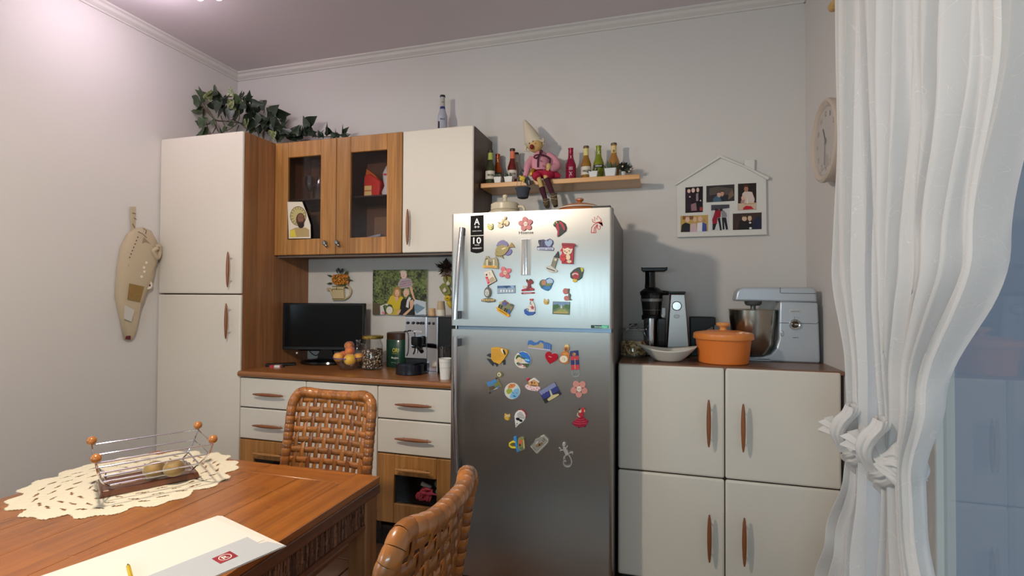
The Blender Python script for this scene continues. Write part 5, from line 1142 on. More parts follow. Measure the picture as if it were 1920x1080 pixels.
part('lid', MB().lathe([(.062, zb1+.0105), (.058, zb1+.018), (.040, zb1+.032), (.026, zb1+.040)], (ax, jy-.01, 0), 30).tube([(ax+.02, jy-.01, zb1+.012), (ax+.085, jy-.005, zb1+.010)], [.016, .010], 12), BLACK, s)
part('feed_tube', MB().lathe([(.028, zb1+.036), (.026, zb1+.07), (.026, zt-.028), (.030, zt-.024)], (ax-.008, jy-.01, 0), 24), BLACKG, s)
part('tray', MB().prism([(ax-.050+.004, zt-.024), (ax+.072-.01, zt-.024), (ax+.078, zt-.016), (ax+.078, zt), (ax+.070, zt-.004), (ax-.044, zt-.004), (ax-.052, zt), (ax-.052, zt-.016)], jy-.055, jy+.035, 'y'), BLACK, s, bev=.004)
part('tap_tag', MB().box(JX(1241), JX(1247), jy-.0725, jy-.0705, JZ(590), JZ(577)).lathe([(.008, -.0745), (.010, -.0705)], (JX(1243), jy, JZ(591)), 14, 'y'), C(196, 196, 192, .3), s)

# black jug behind
x0, x1 = at(1293, 600, Y=-.14).x, at(1340, 600, Y=-.14).x; z1 = at(1300, 594, Y=-.14).z
s = thing('black_container', 'open black plastic pulp container between juicer and mixer', 'container', ((x0+x1)/2, -.14, RZ))
part('body', MB().prism([(x0+.004, RZ), (x0+.052, RZ), (x0+.060, RZ+.11), (x0+.085, z1-.060), (x1, z1-.038), (x1, z1), (x0, z1)], -.185, -.085, 'y'), BLACK, s, bev=.003)
part('opening', MB().box(x0+.006, x1-.006, -.18, -.09, z1+.0002, z1+.001), C(4, 4, 4, .6), s)
part('handle_wire', MB().tube([(x1-.005, -.14, z1-.038), (x1-.006, -.14, z1-.085)], .003, 6), BLACK, s)

# stand mixer
my = -.245
def MX(px, Y=my): return at(px, 600, Y=Y).x
def MZ(py, Y=my, px=1480): return at(px, py, Y=Y).z
GREY = C(190, 198, 206, .32, .4); GREYD = C(110, 110, 108, .35, .4)
s = thing('stand_mixer', 'silver grey stand mixer with steel bowl in the right corner', 'mixer', (3.49, my, RZ))
hw = .055
xl, xr = MX(1377), MX(1525); zt, zh = MZ(539), MZ(564)
hd = part('head', MB().prism([(xl-.006, zh-.002), (xl+.004, zt-.022), (xl+.020, zt-.004), (xl+.04, zt), (xr-.020, zt), (xr-.006, zt-.004), (xr, zt-.018), (xr+.003, zh-.006)], my-hw, my+hw, 'y'), GREY, s, bev=.010, seg=4)
part('cover_seam', MB().prism(stroke([(MX(1458), zt-.0015), (MX(1458), MZ(549)), (MX(1461), MZ(550)), (xr-.004, MZ(550)-.001)], .0022), my-hw-.0012, my-hw+.002, 'y'), C(60, 62, 66, .5), hd)
part('planet_hub', MB().lathe([(.040, zh-.0035), (.038, zh-.016), (.030, zh-.024), (.012, zh-.026), (.012, zh-.060), (.002, zh-.060)], (MX(1412), my, 0), 26), GREYD, s)
zo = MZ(605)
body = [(MX(1457), zh-.003), (xr+.003, zh-.008), (xr+.007, zo+.01), (xr+.012, RZ+.02), (xr+.010, RZ), (MX(1398), RZ), (MX(1398), RZ+.018), (MX(1424), RZ+.021), (MX(1440), RZ+.034), (MX(1450), RZ+.065), (MX(1455), RZ+.11), (MX(1456), zh-.06)]
part('body', MB().prism(body, my-hw-.008, my+hw+.008, 'y'), GREY, s, bev=.008, seg=3)
part('base', MB().prism([(MX(1372), RZ), (MX(1440), RZ), (MX(1440), RZ+.016), (MX(1372), RZ+.014)], my-hw-.008, my+hw+.008, 'y'), GREY, s, bev=.004)
part('body_seam', MB().prism(stroke([(MX(1456), MZ(604.5)), (xr-.004, MZ(605)), (xr+.006, MZ(602))], .0022), my-hw-.0092, my-hw-.006, 'y'), C(60, 62, 66, .5), s)
bx = MX(1411); zr = MZ(582)
part('bowl', MB().lathe([(.040, RZ+.017-zr), (.070, RZ+.030-zr), (.094, RZ+.075-zr), (.106, -.035), (.108, 0), (.112, .001), (.109, .004), (.105, .001), (.102, -.035), (.090, RZ+.078-zr), (.03, RZ+.022-zr)], (bx, my, zr), 44, cap=False), C(170, 164, 152, .22, 1), s)
kx, kz = MX(1490, my-hw-.01), MZ(608, my-hw-.01)
k = part('speed_dial', MB().lathe([(.0245, 0), (.0245, -.010), (.022, -.014), (.018, -.012), (.002, -.013)], (kx, my-hw-.0085, kz), 30, 'y'), C(206, 206, 204, .12, 1), s)
part('dial_face', MB().lathe([(.016, -.0132), (.010, -.0145), (.002, -.0146)], (kx, my-hw-.0085, kz), 20, 'y'), C(90, 80, 70, .15, 1), k)
part('dial_bar', MB().box(kx-.003, kx+.013, my-hw-.030, my-hw-.0235, kz-.003, kz+.003), C(220, 220, 220, .1, 1), k)
part('badge', MB().box(kx-.020, kx+.022, my-hw-.0105, my-hw-.0075, MZ(586), MZ(580.5)), C(214, 216, 220, .2, .6), s)
part('lettering', text(MB(), 'KENWOOD', (kx+.001, my-hw-.0108, MZ(583.2)), X1, Z1, .036, .006, True), C(90, 92, 98, .4), s)
part('lettering', text(MB(), 'CHEF XL', (kx+.004, my-hw-.0094, MZ(631)), X1, Z1, .026, .0045, True), C(60, 62, 66, .5), s)
part('tilt_lever', MB().prism(ell(MX(1460.5), MZ(624), .007, .014, 0, 16), my-hw-.0125, my-hw-.0078, 'y'), C(196, 198, 202, .15, .9), s, bev=.002)
part('speed_marks', MB().box(kx-.0007, kx+.0007, my-hw-.0092, my-hw-.0082, kz+.028, kz+.037).prism(stroke([(kx+.006, kz+.036), (kx+.022, kz+.029)], .001), my-hw-.0092, my-hw-.0082, 'y'), C(70, 72, 76, .5), s)

# ------------------------------------------------------------------ pictures on the back wall
def wq(V, Y): return lambda pts: [tuple(at(*V(p), Y=Y)[k] for k in (0, 2)) for p in pts]
VP = lambda p: (690+p[0]/9.818, 490+p[1]/9.818)
Yc = -.020
s = thing('photo_canvas', 'unframed colour canvas of three women before a hedge', 'picture', at(750, 590, Y=-.01))
x0, x1, z0, z1 = 1.1455, 1.5365, 1.2125, 1.5020
part('canvas', MB().box(x0, x1, Yc, -.0015, z0, z1), C(214, 210, 202, .7), s)
Q = wq(VP, Yc)
part('hedge_print', MB().flat([(x0, z0), (x1, z0), (x1, z1), (x0, z1)], Yc-.0004), foliage_print('hedge_print', (20, 26, 16), (124, 140, 78), 105), s)
m = MB(); cols = []
def lay(m, cols, c, pts, y, Q, rough=.55):
    mt = C(*c, rough) if not isinstance(c, bpy.types.Material) else c
    if mt not in cols: cols.append(mt)
    m.m = cols.index(mt); m.flat(Q(pts), y)
SK = (222, 176, 144); SK2 = (232, 190, 160)
L_ = [((96, 84, 66), [(85, 770), (260, 780), (220, 985), (85, 985)]), ((196, 206, 216), [(840, 740), (870, 700), (1066, 745), (1072, 990), (860, 990)]), ((120, 150, 170), [(850, 800), (900, 780), (1000, 830), (1060, 860), (900, 960), (860, 900)]), ((214, 224, 234), [(910, 960), (1060, 850), (1072, 990), (910, 990)]),
 (SK, [(770, 470), (810, 460), (850, 640), (880, 715), (840, 700), (790, 580)]), ((176, 160, 170), [(560, 400), (600, 325), (660, 305), (720, 300), (790, 330), (830, 440), (770, 480), (740, 480), (600, 500), (550, 450)]),
 (SK2, ell(660, 250, 56, 74)), ((196, 186, 176), ell(652, 196, 60, 34)), ((226, 200, 190), [(600, 220), (620, 190), (690, 190), (712, 225), (700, 300), (640, 312)]),
 ((176, 130, 70), [(450, 620), (480, 510), (520, 468), (570, 478), (606, 530), (610, 640), (560, 720), (470, 700)]), ((214, 186, 40), [(352, 780), (420, 640), (470, 620), (520, 720), (560, 690), (620, 640), (660, 680), (600, 820), (590, 880), (470, 880), (440, 800)]), (SK, [(480, 650), (560, 650), (560, 700), (522, 750), (500, 700)]), (SK2, ell(538, 580, 40, 62)),
 ((200, 176, 60), [(330, 980), (360, 900), (470, 860), (600, 890), (560, 990)]), ((18, 16, 20), [(590, 880), (610, 740), (650, 680), (700, 690), (760, 650), (840, 690), (850, 800), (870, 990), (590, 990)]), ((226, 222, 220), [(700, 840), (720, 720), (760, 650), (800, 680), (760, 740), (750, 860)]), ((196, 170, 150), [(655, 560), (680, 500), (740, 500), (770, 550), (760, 620), (660, 600)]),
 (SK2, ell(700, 590, 46, 66)), (SK, [(770, 720), (830, 700), (850, 780), (820, 870), (700, 990), (640, 985), (700, 930), (780, 860)]), (SK, [(530, 960), (560, 900), (610, 880), (600, 930), (560, 985)]),
 ((214, 210, 200), [(230, 980), (226, 820), (340, 780), (380, 780), (300, 980)]), ((90, 110, 60), [(280, 820), (310, 800), (440, 830), (480, 900), (450, 960), (340, 970), (300, 900)]), ((226, 220, 206), ell(400, 900, 60, 70)), ((60, 66, 44), [(280, 820), (300, 830), (340, 950), (320, 960)]), ((226, 130, 160), ell(290, 950, 30, 26))]
for i, (c, p) in enumerate(L_): lay(m, cols, c, p, Yc-.0006-.00012*i, Q)
for i, (x, y) in enumerate(((640, 240), (680, 240), (520, 570), (556, 570), (684, 580), (720, 580))): lay(m, cols, (70, 46, 36), ell(x, y, 6, 4), Yc-.0042, Q)
for x, y in ((660, 276), (538, 606), (702, 618)): lay(m, cols, (170, 80, 70), ell(x, y, 16, 5), Yc-.0042, Q)
for i in range(26): lay(m, cols, ((60, 60, 90), (190, 60, 70))[i % 2], ell(585+(i*47) % 215, 350+(i*31) % 120, 7), Yc-.0044, Q)
part('people_print', m, cols, s)

VH = lambda p: (1250+p[0]/6, 280+p[1]/6)
Yh = -.018; QH = wq(VH, Yh)
s = thing('house_photo_frame', 'white house-shaped frame with chimney holding six photos', 'picture frame', at(1355, 445, Y=-.01))
def cen(o):
    q = QH(o); a = sum(q[i][0]*q[(i+1) % len(q)][1]-q[(i+1) % len(q)][0]*q[i][1] for i in range(len(q)))
    return q[::-1] if a > 0 else q
FRW = C(218, 216, 210, .5)
part('board', MB().prism(cen([(112, 400), (600, 80), (870, 190), (990, 240), (1120, 330), (1128, 958), (118, 988)]), Yh, -.002, 'y'), FRW, s, bev=.002)
part('roof_batten', MB().prism(cen([(85, 398), (100, 410), (600, 100), (600, 68)]), Yh-.012, Yh-.0005, 'y').prism(cen([(600, 68), (600, 100), (870, 205), (1130, 348), (1146, 335), (1146, 315), (870, 185)]), Yh-.012, Yh-.0005, 'y'), FRW, s, bev=.0015)
part('chimney', MB().prism(cen([(874, 120), (990, 112), (990, 242), (874, 190)]), Yh-.002, -.002, 'y'), FRW, s, bev=.002)
part('bottom_rail', MB().prism(cen([(118, 975), (1128, 945), (1128, 962), (118, 990)]), Yh-.006, Yh-.0005, 'y'), FRW, s, bev=.001)
BLK = (20, 16, 20)
def photo(o, bg, layers):
    part('photo_print', *(lambda m, cols: ([lay(m, cols, bg, o, Yh-.0008, QH, .18)]+[lay(m, cols, c, p, Yh-.0010-.0002*i, QH, .2) for i, (c, p) in enumerate(layers)], (m, cols))[1])(MB(), []), s)
photo([(210, 430), (408, 416), (406, 706), (210, 716)], (30, 22, 30), [((46, 30, 44), rct(250, 560, 66, 230)), ((40, 22, 30), rct(300, 540, 50, 130)), (BLK, rct(350, 590, 60, 220)), ((150, 130, 140), [(330, 500), (356, 490), (356, 580), (330, 584)]), ((226, 190, 176), ell(250, 470, 18, 22)), ((226, 190, 176), ell(298, 462, 20, 26)), ((220, 186, 170), ell(350, 458, 16, 26)), ((150, 110, 120), [(272, 620), (330, 600), (340, 690), (276, 694)]), ((170, 60, 60), rct(385, 672, 30, 40)), ((230, 200, 190), ell(260, 535, 9)), ((230, 200, 190), ell(380, 578, 8))])
photo([(446, 412), (762, 394), (762, 580), (446, 598)], (52, 50, 50), [((88, 78, 70), [(480, 440), (570, 420), (740, 440), (750, 520), (600, 500), (480, 520)]), ((120, 96, 80), [(700, 500), (740, 450), (756, 520), (690, 570)]), ((70, 96, 120), [(520, 560), (560, 520), (620, 530), (640, 584), (520, 592)]), ((40, 44, 50), [(600, 540), (680, 520), (700, 580), (620, 586)]), ((206, 166, 146), ell(588, 510, 22, 30)), ((196, 150, 130), ell(624, 500, 20, 28)), ((40, 34, 34), rct(588, 486, 40, 8)), ((60, 40, 30), rct(625, 474, 36, 10))])
photo([(802, 388), (1008, 378), (1008, 678), (802, 686)], (40, 30, 24), [((214, 196, 186), [(850, 500), (880, 470), (960, 480), (990, 560), (980, 610), (850, 616)]), ((176, 120, 100), ell(894, 446, 24, 34)), ((70, 44, 30), rct(894, 410, 50, 26)), ((176, 140, 130), [(830, 600), (850, 540), (880, 560), (870, 620)]), ((226, 176, 160), ell(858, 548, 20, 24)), ((206, 180, 160), [(804, 610), (1006, 600), (1006, 676), (804, 684)]), ((190, 30, 44), [(860, 660), (890, 636), (950, 640), (980, 672), (860, 680)]), ((190, 160, 90), rct(930, 612, 120, 10)), ((240, 230, 220), [(900, 610), (906, 530), (914, 610)])])
photo([(156, 750), (466, 738), (466, 922), (156, 934)], (196, 160, 90), [((130, 90, 50), rct(240, 770, 120, 40)), ((30, 26, 30), [(160, 930), (170, 850), (210, 824), (262, 840), (262, 930)]), ((206, 180, 184), [(262, 930), (272, 840), (330, 830), (340, 928)]), ((226, 226, 232), [(340, 926), (346, 830), (400, 820), (420, 924)]), ((60, 76, 150), [(398, 924), (402, 820), (446, 840), (450, 920)]), ((230, 190, 160), ell(234, 790, 24, 32)), ((200, 150, 110), rct(234, 762, 44, 12)), ((224, 184, 156), ell(316, 790, 20, 28)), ((226, 186, 160), ell(376, 784, 24, 30)), ((180, 140, 110), ell(422, 802, 12, 20))])
photo([(500, 626), (706, 620), (704, 910), (500, 916)], (206, 206, 208), [((70, 72, 80), [(500, 626), (706, 620), (706, 660), (500, 690)]), ((150, 24, 44), [(545, 690), (580, 672), (610, 700), (608, 760), (560, 780), (530, 740)]), ((150, 24, 44), [(512, 790), (530, 740), (570, 780), (566, 840), (516, 840)]), ((140, 140, 144), [(612, 700), (640, 684), (672, 720), (680, 760), (620, 770)]), ((30, 28, 34), [(570, 780), (600, 765), (620, 910), (600, 912), (585, 830)]), ((30, 28, 34), [(620, 770), (668, 766), (690, 900), (668, 906), (645, 810), (650, 900), (630, 904)]), ((30, 28, 34), [(516, 840), (560, 836), (540, 905), (515, 908)]), ((50, 36, 34), ell(556, 680, 18, 14)), ((50, 40, 38), ell(612, 682, 18, 16))])
photo([(744, 724), (1068, 710), (1068, 898), (744, 908)], (60, 44, 40), [((28, 20, 18), [(800, 904), (820, 800), (880, 790), (920, 820), (920, 902)]), ((18, 16, 18), [(900, 904), (920, 800), (960, 800), (980, 900)]), ((30, 34, 60), [(965, 900), (980, 790), (1030, 750), (1066, 780), (1066, 896)]), ((214, 180, 150), ell(874, 780, 28, 28)), ((214, 180, 150), ell(934, 776, 22, 32)), ((90, 60, 44), rct(870, 752, 60, 14)), ((60, 44, 36), rct(936, 744, 48, 12)), ((226, 220, 216), ell(938, 826, 14, 10)), ((226, 220, 216), ell(942, 888, 16, 12))])

# ------------------------------------------------------------------ ceramic wall decorations over the worktop
VW = lambda p: (500+p[0]/9.82, 450+p[1]/9.82)
QW = wq(VW, -.03)
s = thing('watering_can_plaque', 'flat ceramic watering can with orange berries hanging on wall', 'wall decoration', at(635, 563, Y=-.02))
def pw(nm, outs, mt, y0=-.026, y1=-.002, bev=.004):
    m = MB()
    for o in outs:
        q = QW(o); a = sum(q[i][0]*q[(i+1) % len(q)][1]-q[(i+1) % len(q)][0]*q[i][1] for i in range(len(q)))
        m.prism(q[::-1] if a > 0 else q, y0, y1, 'y')
    return part(nm, m, mt, s, bev=bev)
CRM = C(206, 186, 144, .45)
pw('can', [[(1200, 850), (1400, 850), (1405, 1060), (1420, 1110), (1200, 1110), (1195, 1060)]], CRM)
pw('spout', [stroke([(1110, 900), (1150, 920), (1200, 1040)], 34), ell(1112, 905, 34, 30)], CRM, -.022)
P = [at(*VW(p), Y=-.018) for p in ((1400, 880), (1470, 850), (1540, 900), (1545, 980), (1500, 1050), (1440, 1085))]
part('can_handle', MB().tube(sm(P, 5), .006, 10), CRM, s)
pw('gold_rims', [rct(1300, 852, 206, 12), rct(1300, 908, 208, 10), rct(1310, 1085, 220, 12)], C(130, 96, 40, .35, .5), -.029, -.0262, .001)
pw('berry_bed', [ell(1345, 728, 155, 112)], C(112, 104, 56, .6), -.022)
m = MB(); random.seed(2)
for i in range(120):
    p = at(*VW((1205+random.random()*290, 640+random.random()*175)), Y=-.026-.006*random.random()); m.m = i % 2; m.ball(p, .0052, nu=8, nv=6)
part('berries', m, [C(214, 140, 40, .35), C(196, 110, 30, .35)], s)
m = MB()
for i in range(22):
    a = i*.9; p = at(*VW((1340+(150+20*(i % 3))*math.cos(a), 730+130*math.sin(a))), Y=-.020); leafspike(m, p, (math.cos(a), -.1, -math.sin(a)), .030, .016)
part('leaves', m, C(84, 92, 50, .5, noise=.3), s, smooth=0)
part('bow', MB().tube(sm([at(*VW(p), Y=-.024) for p in ((1345, 600), (1310, 520), (1340, 560), (1360, 590), (1400, 530), (1395, 580), (1350, 600))], 5), .004, 8), C(44, 60, 60, .5), s)
s = thing('lemon_garland', 'hanging garland of dried leaves garlic and a lemon beside the fridge', 'wall decoration', at(835, 575, Y=-.03))
def G(x, y, Y=-.035): return at(690+x/9.818, 490+y/9.818, Y=Y)
m = MB()
for i in range(26):
    a = i*1.7; p = G(1420+random.uniform(-60, 60), 80+random.uniform(-30, 60)); leafspike(m, p, (math.cos(a), -.2, math.sin(a)*.5-.1), .055, .026)
part('dried_leaves', m, C(52, 34, 24, .8, noise=.4), s, smooth=0)
m = MB()
for i in range(12):
    a = i*.8; leafspike(m, G(1440, 200+i*7), (math.cos(a), -.1, math.sin(a)*.4), .045, .012)
part('brown_sprigs', m, C(110, 70, 44, .8), s, smooth=0)
for o in ([(1380, 260), (1480, 240), (1530, 280), (1530, 460), (1400, 400), (1370, 330)], [(1300, 470), (1370, 400), (1450, 420), (1500, 520), (1520, 600), (1430, 640), (1360, 590), (1330, 540)]):
    q = [(G(*p).x, G(*p).z) for p in o]; part('felt_leaf', MB().prism(q[::-1], -.032, -.018, 'y'), C(128, 132, 64, .6), s, bev=.004)
for x, y in ((1476, 410), (1414, 535)):
    p = G(x, y, -.040); part('garlic_bulb', MB().ball(p, .014, .010, .013, 14, 10).lathe([(.006, .008), (.003, .018)], p, 10), C(222, 210, 196, .5), s)
p = G(1465, 680, -.04); part('lemon', MB().ball(p, .021, .014, .020, 16, 12), C(222, 186, 40, .45), s)
part('lemon_eye', MB().ball(p+Vector((.003, -.012, 0)), .009, .004, .006, 12, 8), C(150, 110, 30, .5), s)
part('pear', MB().tube(sm([G(1480, 740, -.035), G(1510, 800, -.035), G(1530, 860, -.035)], 4), [.016]*4+[.015, .014, .012, .008, .004], 12), C(214, 190, 60, .45), s)
part('hook', MB().tube([G(1500, 20, -.03), G(1500, 120, -.02)], .003, 6), C(60, 44, 30, .7), s)

# ------------------------------------------------------------------ clock and note on the right wall
CX, CY, CZ, CR = 3.628, -.535, 2.005, .176
s = thing('wall_clock', 'round cream wall clock seen edge-on beside the curtain', 'clock', (RW, CY, CZ-CR))
CRC = C(196, 182, 168, .4)
part('case', MB().lathe([(CR*.93, 0), (CR*.97, -.01), (CR*.98, -.045), (CR, -.055), (CR*.985, -.068), (CR*.93, -.072), (CR*.84, -.062), (CR*.80, -.056)], (RW-.001, CY, CZ), 56, 'x'), CRC, s)
part('dial', MB().lathe([(CR*.80, -.0565), (.001, -.0568)], (RW-.001, CY, CZ), 48, 'x', cap=False), C(206, 196, 190, .5), s)
m = MB()
for k, w in enumerate(('12', '1', '2', '3', '4', '5', '6', '7', '8', '9', '10', '11')):
    a = 2*PI*k/12; text(m, w, (RW-.0585, CY-CR*.66*math.sin(a), CZ+CR*.66*math.cos(a)), (0, -1, 0), Z1, .020 if len(w) > 1 else .011, .022)
part('numerals', m, C(110, 104, 100, .5), s)
part('hour_hand', MB().prism(stroke([(CY, CZ), (CY+.03, CZ+.06)], .007), RW-.0610, RW-.0600, 'x'), C(60, 58, 50, .4), s)
part('minute_hand', MB().prism(stroke([(CY, CZ), (CY+.01, CZ-.10)], .005), RW-.0625, RW-.0615, 'x'), C(60, 58, 50, .4), s)
part('painted_centre', MB().lathe([(.014, 0), (.001, -.0005)], (RW-.0597, CY, CZ), 18, 'x', cap=False), C(120, 140, 116, .5), s)
part('glass', MB().lathe([(CR*.84, -.0625), (.001, -.066)], (RW-.001, CY, CZ), 40, 'x', cap=False), thin_glass('clock_glass', (.97, .97, .97), .08), s)
s = thing('wall_note', 'narrow pale printed note on right wall below the clock', 'note', (RW-.001, -.64, 1.58))
part('paper', MB().box(RW-.002, RW-.0008, -.70, -.585, 1.55, 1.70), C(176, 172, 172, .7), s)
m = MB()
for k in range(7): m.box(RW-.0026, RW-.0021, -.69, -.62+.01*(k % 3), 1.565+.017*k, 1.570+.017*k)
part('print_lines', m, C(120, 116, 118, .7), s)
# ------------------------------------------------------------------ trailing plant on the cabinets
GV = lambda x, y, Y: at(330+x/5.818, 150+y/5.818, Y=Y)
s = thing('trailing_plant', 'dark green heart-leaved plant trailing over the cabinet tops', 'plant', (.76, -.17, TH))
part('pot', MB().lathe([(.045, .001), (.055, .035), (.058, .037), (.058, .045), (.052, .045), (.05, .036)], (.76, -.17, TH), 24), C(60, 50, 44, .6), s)
part('soil', MB().lathe([(.050, .038), (.001, .040)], (.76, -.17, TH), 20, cap=False), C(50, 38, 28, .9), s)
lm = bpy.data.meshes.new('leaf')
out = [(0, 0), (.10, .16), (.24, .20), (.38, .12), (.46, -.02)]
half = [(0, -.02), (.16, .14), (.30, .14), (.38, .0), (.36, -.22), (.26, -.48), (.12, -.74), (0, -1.0)]
V = []; Fc = []
for i, (x, y) in enumerate(half):
    V.append((0, y if i not in (0,) else .0, -.06*math.sin(PI*min(1, i/7)))); V.append((x, y, .05*x*2)); V.append((-x, y, .05*x*2))
for i in range(len(half)-1):
    a = i*3; b_ = a+3; Fc += [(a, a+1, b_+1, b_), (a, b_, b_+2, a+2)]
lm.from_pydata(V, [], Fc)
def leafmat(n, c1, c2):
    m, N, L, B = newmat(n); tc = N.new('ShaderNodeTexCoord'); nz = N.new('ShaderNodeTexNoise'); nz.inputs['Scale'].default_value = 5; L.new(tc.outputs['Object'], nz.inputs['Vector'])
    cr = N.new('ShaderNodeValToRGB'); e = cr.color_ramp.elements; e[0].position = .45; e[1].position = .6
    e[0].color = (*[lin(v) for v in c1], 1); e[1].color = (*[lin(v) for v in c2], 1); L.new(nz.outputs['Fac'], cr.inputs['Fac']); L.new(cr.outputs['Color'], B.inputs['Base Color']); B.inputs['Roughness'].default_value = .38
    return m
LG = [leafmat('leaf_green', (58, 74, 50), (74, 92, 60)), leafmat('leaf_dark', (40, 52, 42), (52, 66, 50)), leafmat('leaf_variegated', (96, 110, 66), (150, 156, 110))]
lms = []
for g in LG:
    q = lm.copy(); q.materials.append(g); q.shade_smooth(); lms.append(q)
base0 = Vector((.76, -.17, TH))
def leaf(p, ang, size, v=0, tilt=None):
    """ang: direction of the leaf tip in the picture plane, degrees (0 = right, 90 = up)"""
    o = bpy.data.objects.new('leaf', lms[v]); COL.objects.link(o); o.parent = s
    a = math.radians(ang+90); tl = tilt if tilt is not None else random.uniform(-50, 50)
    R = Matrix.Rotation(random.uniform(-.5, .5)-.25, 4, 'Z') @ Matrix.Rotation(PI/2, 4, 'X') @ Matrix.Rotation(a, 4, 'Z') @ Matrix.Rotation(math.radians(tl), 4, 'Y') @ Matrix.Rotation(math.radians(random.uniform(-25, 25)), 4, 'X')
    o.matrix_local = Matrix.Translation(p-base0) @ R @ Matrix.Diagonal((size, size, size, 1))
    return o
random.seed(21)
LV = [  # x, y (leaf base, view coordinates), tip angle, length px, kind
 (240, 230, 160, 26, 0), (300, 210, 115, 27, 0), (250, 300, 195, 26, 0), (255, 320, 200, 28, 0), (240, 350, 150, 18, 0), (310, 330, 250, 20, 0), (320, 180, 150, 22, 0), (360, 160, 20, 22, 0), (410, 110, 330, 26, 0), (340, 200, 60, 18, 2),
 (420, 170, 300, 26, 1), (480, 170, 200, 24, 0), (470, 240, 270, 24, 1), (520, 230, 350, 22, 1), (600, 170, 95, 16, 2), (560, 180, 170, 22, 1), (640, 200, 330, 22, 0), (600, 230, 260, 20, 2), (540, 300, 210, 22, 1), (500, 320, 265, 20, 1), (590, 330, 270, 20, 1), (650, 330, 255, 20, 1), (620, 300, 230, 16, 2),
 (700, 240, 40, 24, 1), (720, 180, 120, 18, 1), (760, 230, 10, 24, 1), (800, 220, 60, 18, 1), (830, 250, 350, 18, 1), (780, 300, 330, 22, 1), (720, 300, 200, 22, 1), (690, 280, 250, 20, 1), (950, 235, 270, 19, 1), (840, 330, 10, 20, 1), (900, 340, 40, 18, 1), (960, 340, 60, 18, 1), (860, 380, 300, 22, 1), (790, 390, 260, 20, 1), (930, 400, 240, 22, 1), (1000, 360, 340, 24, 1), (1040, 350, 20, 22, 1), (1100, 360, 340, 26, 1), (1180, 380, 270, 22, 1), (1070, 420, 250, 24, 1), (980, 430, 280, 24, 1),
 (860, 470, 230, 22, 1), (920, 500, 270, 20, 1), (1000, 500, 320, 24, 1), (1060, 480, 300, 22, 1), (1050, 560, 280, 16, 2), (1110, 540, 30, 22, 1), (1160, 560, 350, 22, 1), (1200, 600, 10, 22, 1), (960, 560, 300, 22, 1), (900, 540, 250, 18, 1), (840, 520, 240, 16, 0), (1140, 640, 180, 16, 2), (1240, 600, 320, 20, 1), (1180, 500, 60, 14, 1), (1240, 560, 40, 16, 1),
 (1320, 570, 170, 12, 0), (1400, 590, 60, 22, 1), (1430, 500, 110, 18, 1), (1440, 460, 5, 22, 1), (1440, 500, 300, 26, 1), (1480, 560, 320, 20, 1), (1370, 620, 200, 18, 1), (1560, 600, 20, 18, 1), (1650, 590, 80, 20, 1), (1640, 555, 340, 18, 1), (1690, 610, 300, 14, 1), (1750, 620, 20, 14, 1), (1820, 590, 95, 18, 1), (1830, 580, 30, 16, 1),
 (310, 500, 230, 22, 0), (260, 480, 150, 18, 0), (360, 470, 330, 20, 0), (330, 560, 200, 24, 0), (240, 580, 195, 26, 0), (480, 530, 200, 16, 0), (540, 520, 250, 14, 0), (620, 480, 180, 14, 0), (680, 510, 230, 14, 1), (300, 420, 260, 22, 0), (400, 440, 300, 16, 0)]
for x, y, a, L, v in LV:
    Yd = (-.34 if x < 700 else -.22)+random.uniform(-.05, .05)
    if y > 560 and x > 700: Yd = -.19
    p = GV(x, y, Yd); 
    if p.z < TH+.012: p.z = TH+.012
    leaf(p, a, L*.0034*(1.12 if x < 700 else 1.15), v)
for i in range(26):
    x = random.uniform(1150, 1480); leaf(GV(x, 585+random.uniform(-14, 14), random.uniform(-.27, -.2)), random.choice((20, 60, 110, 150, 170, 350)), .058, 1)
for i in range(12):
    x = random.uniform(1480, 1860); leaf(GV(x, 612, -.26), random.choice((20, 60, 120, 160)), .045, 1)
for i in range(60):                                     # dense middle of the plant
    x = random.uniform(760, 1180); y = 330+ (x-760)*.45+random.uniform(-60, 120); Yd = random.uniform(-.27, -.12)
    p = GV(x, min(y, 640), Yd)
    if p.z < TH+.015: p.z = TH+.015
    leaf(p, random.uniform(180, 370), .060, 1 if random.random() < .92 else 2)
for i in range(22):
    x = random.uniform(380, 760); y = 190+random.uniform(-20, 130); leaf(GV(x, y, random.uniform(-.36, -.22)), random.uniform(150, 390), .064, 1 if random.random() < .7 else 0)
m = MB()
for pts in ([(1000, 560), (860, 480), (700, 470), (540, 450), (430, 430), (330, 340), (260, 230)], [(1000, 540), (820, 520), (700, 470), (620, 430), (660, 400)], [(560, 560), (500, 430), (490, 390)], [(400, 580), (440, 500), (420, 430), (370, 380), (300, 260)], [(540, 560), (640, 500), (690, 420), (690, 330)], [(420, 440), (480, 450), (580, 445), (650, 410)], [(470, 570), (430, 500), (400, 400), (340, 300)], [(780, 540), (700, 470)], [(340, 590), (350, 540), (330, 470)],
            [(1050, 600), (1200, 600), (1330, 610), (1420, 600), (1560, 620), (1700, 615), (1830, 600)], [(1420, 600), (1430, 480)], [(1200, 610), (1160, 480), (1110, 430)], [(1180, 530), (1190, 440)], [(950, 330), (960, 300)]):
    P = [GV(x, y, -.34 if x < 700 else -.22) for x, y in pts]
    for p in P: p.z = max(p.z, TH+.006)
    m.tube(sm(P, 5), .0028, 6)
part('stems', m, C(76, 70, 50, .6), s)

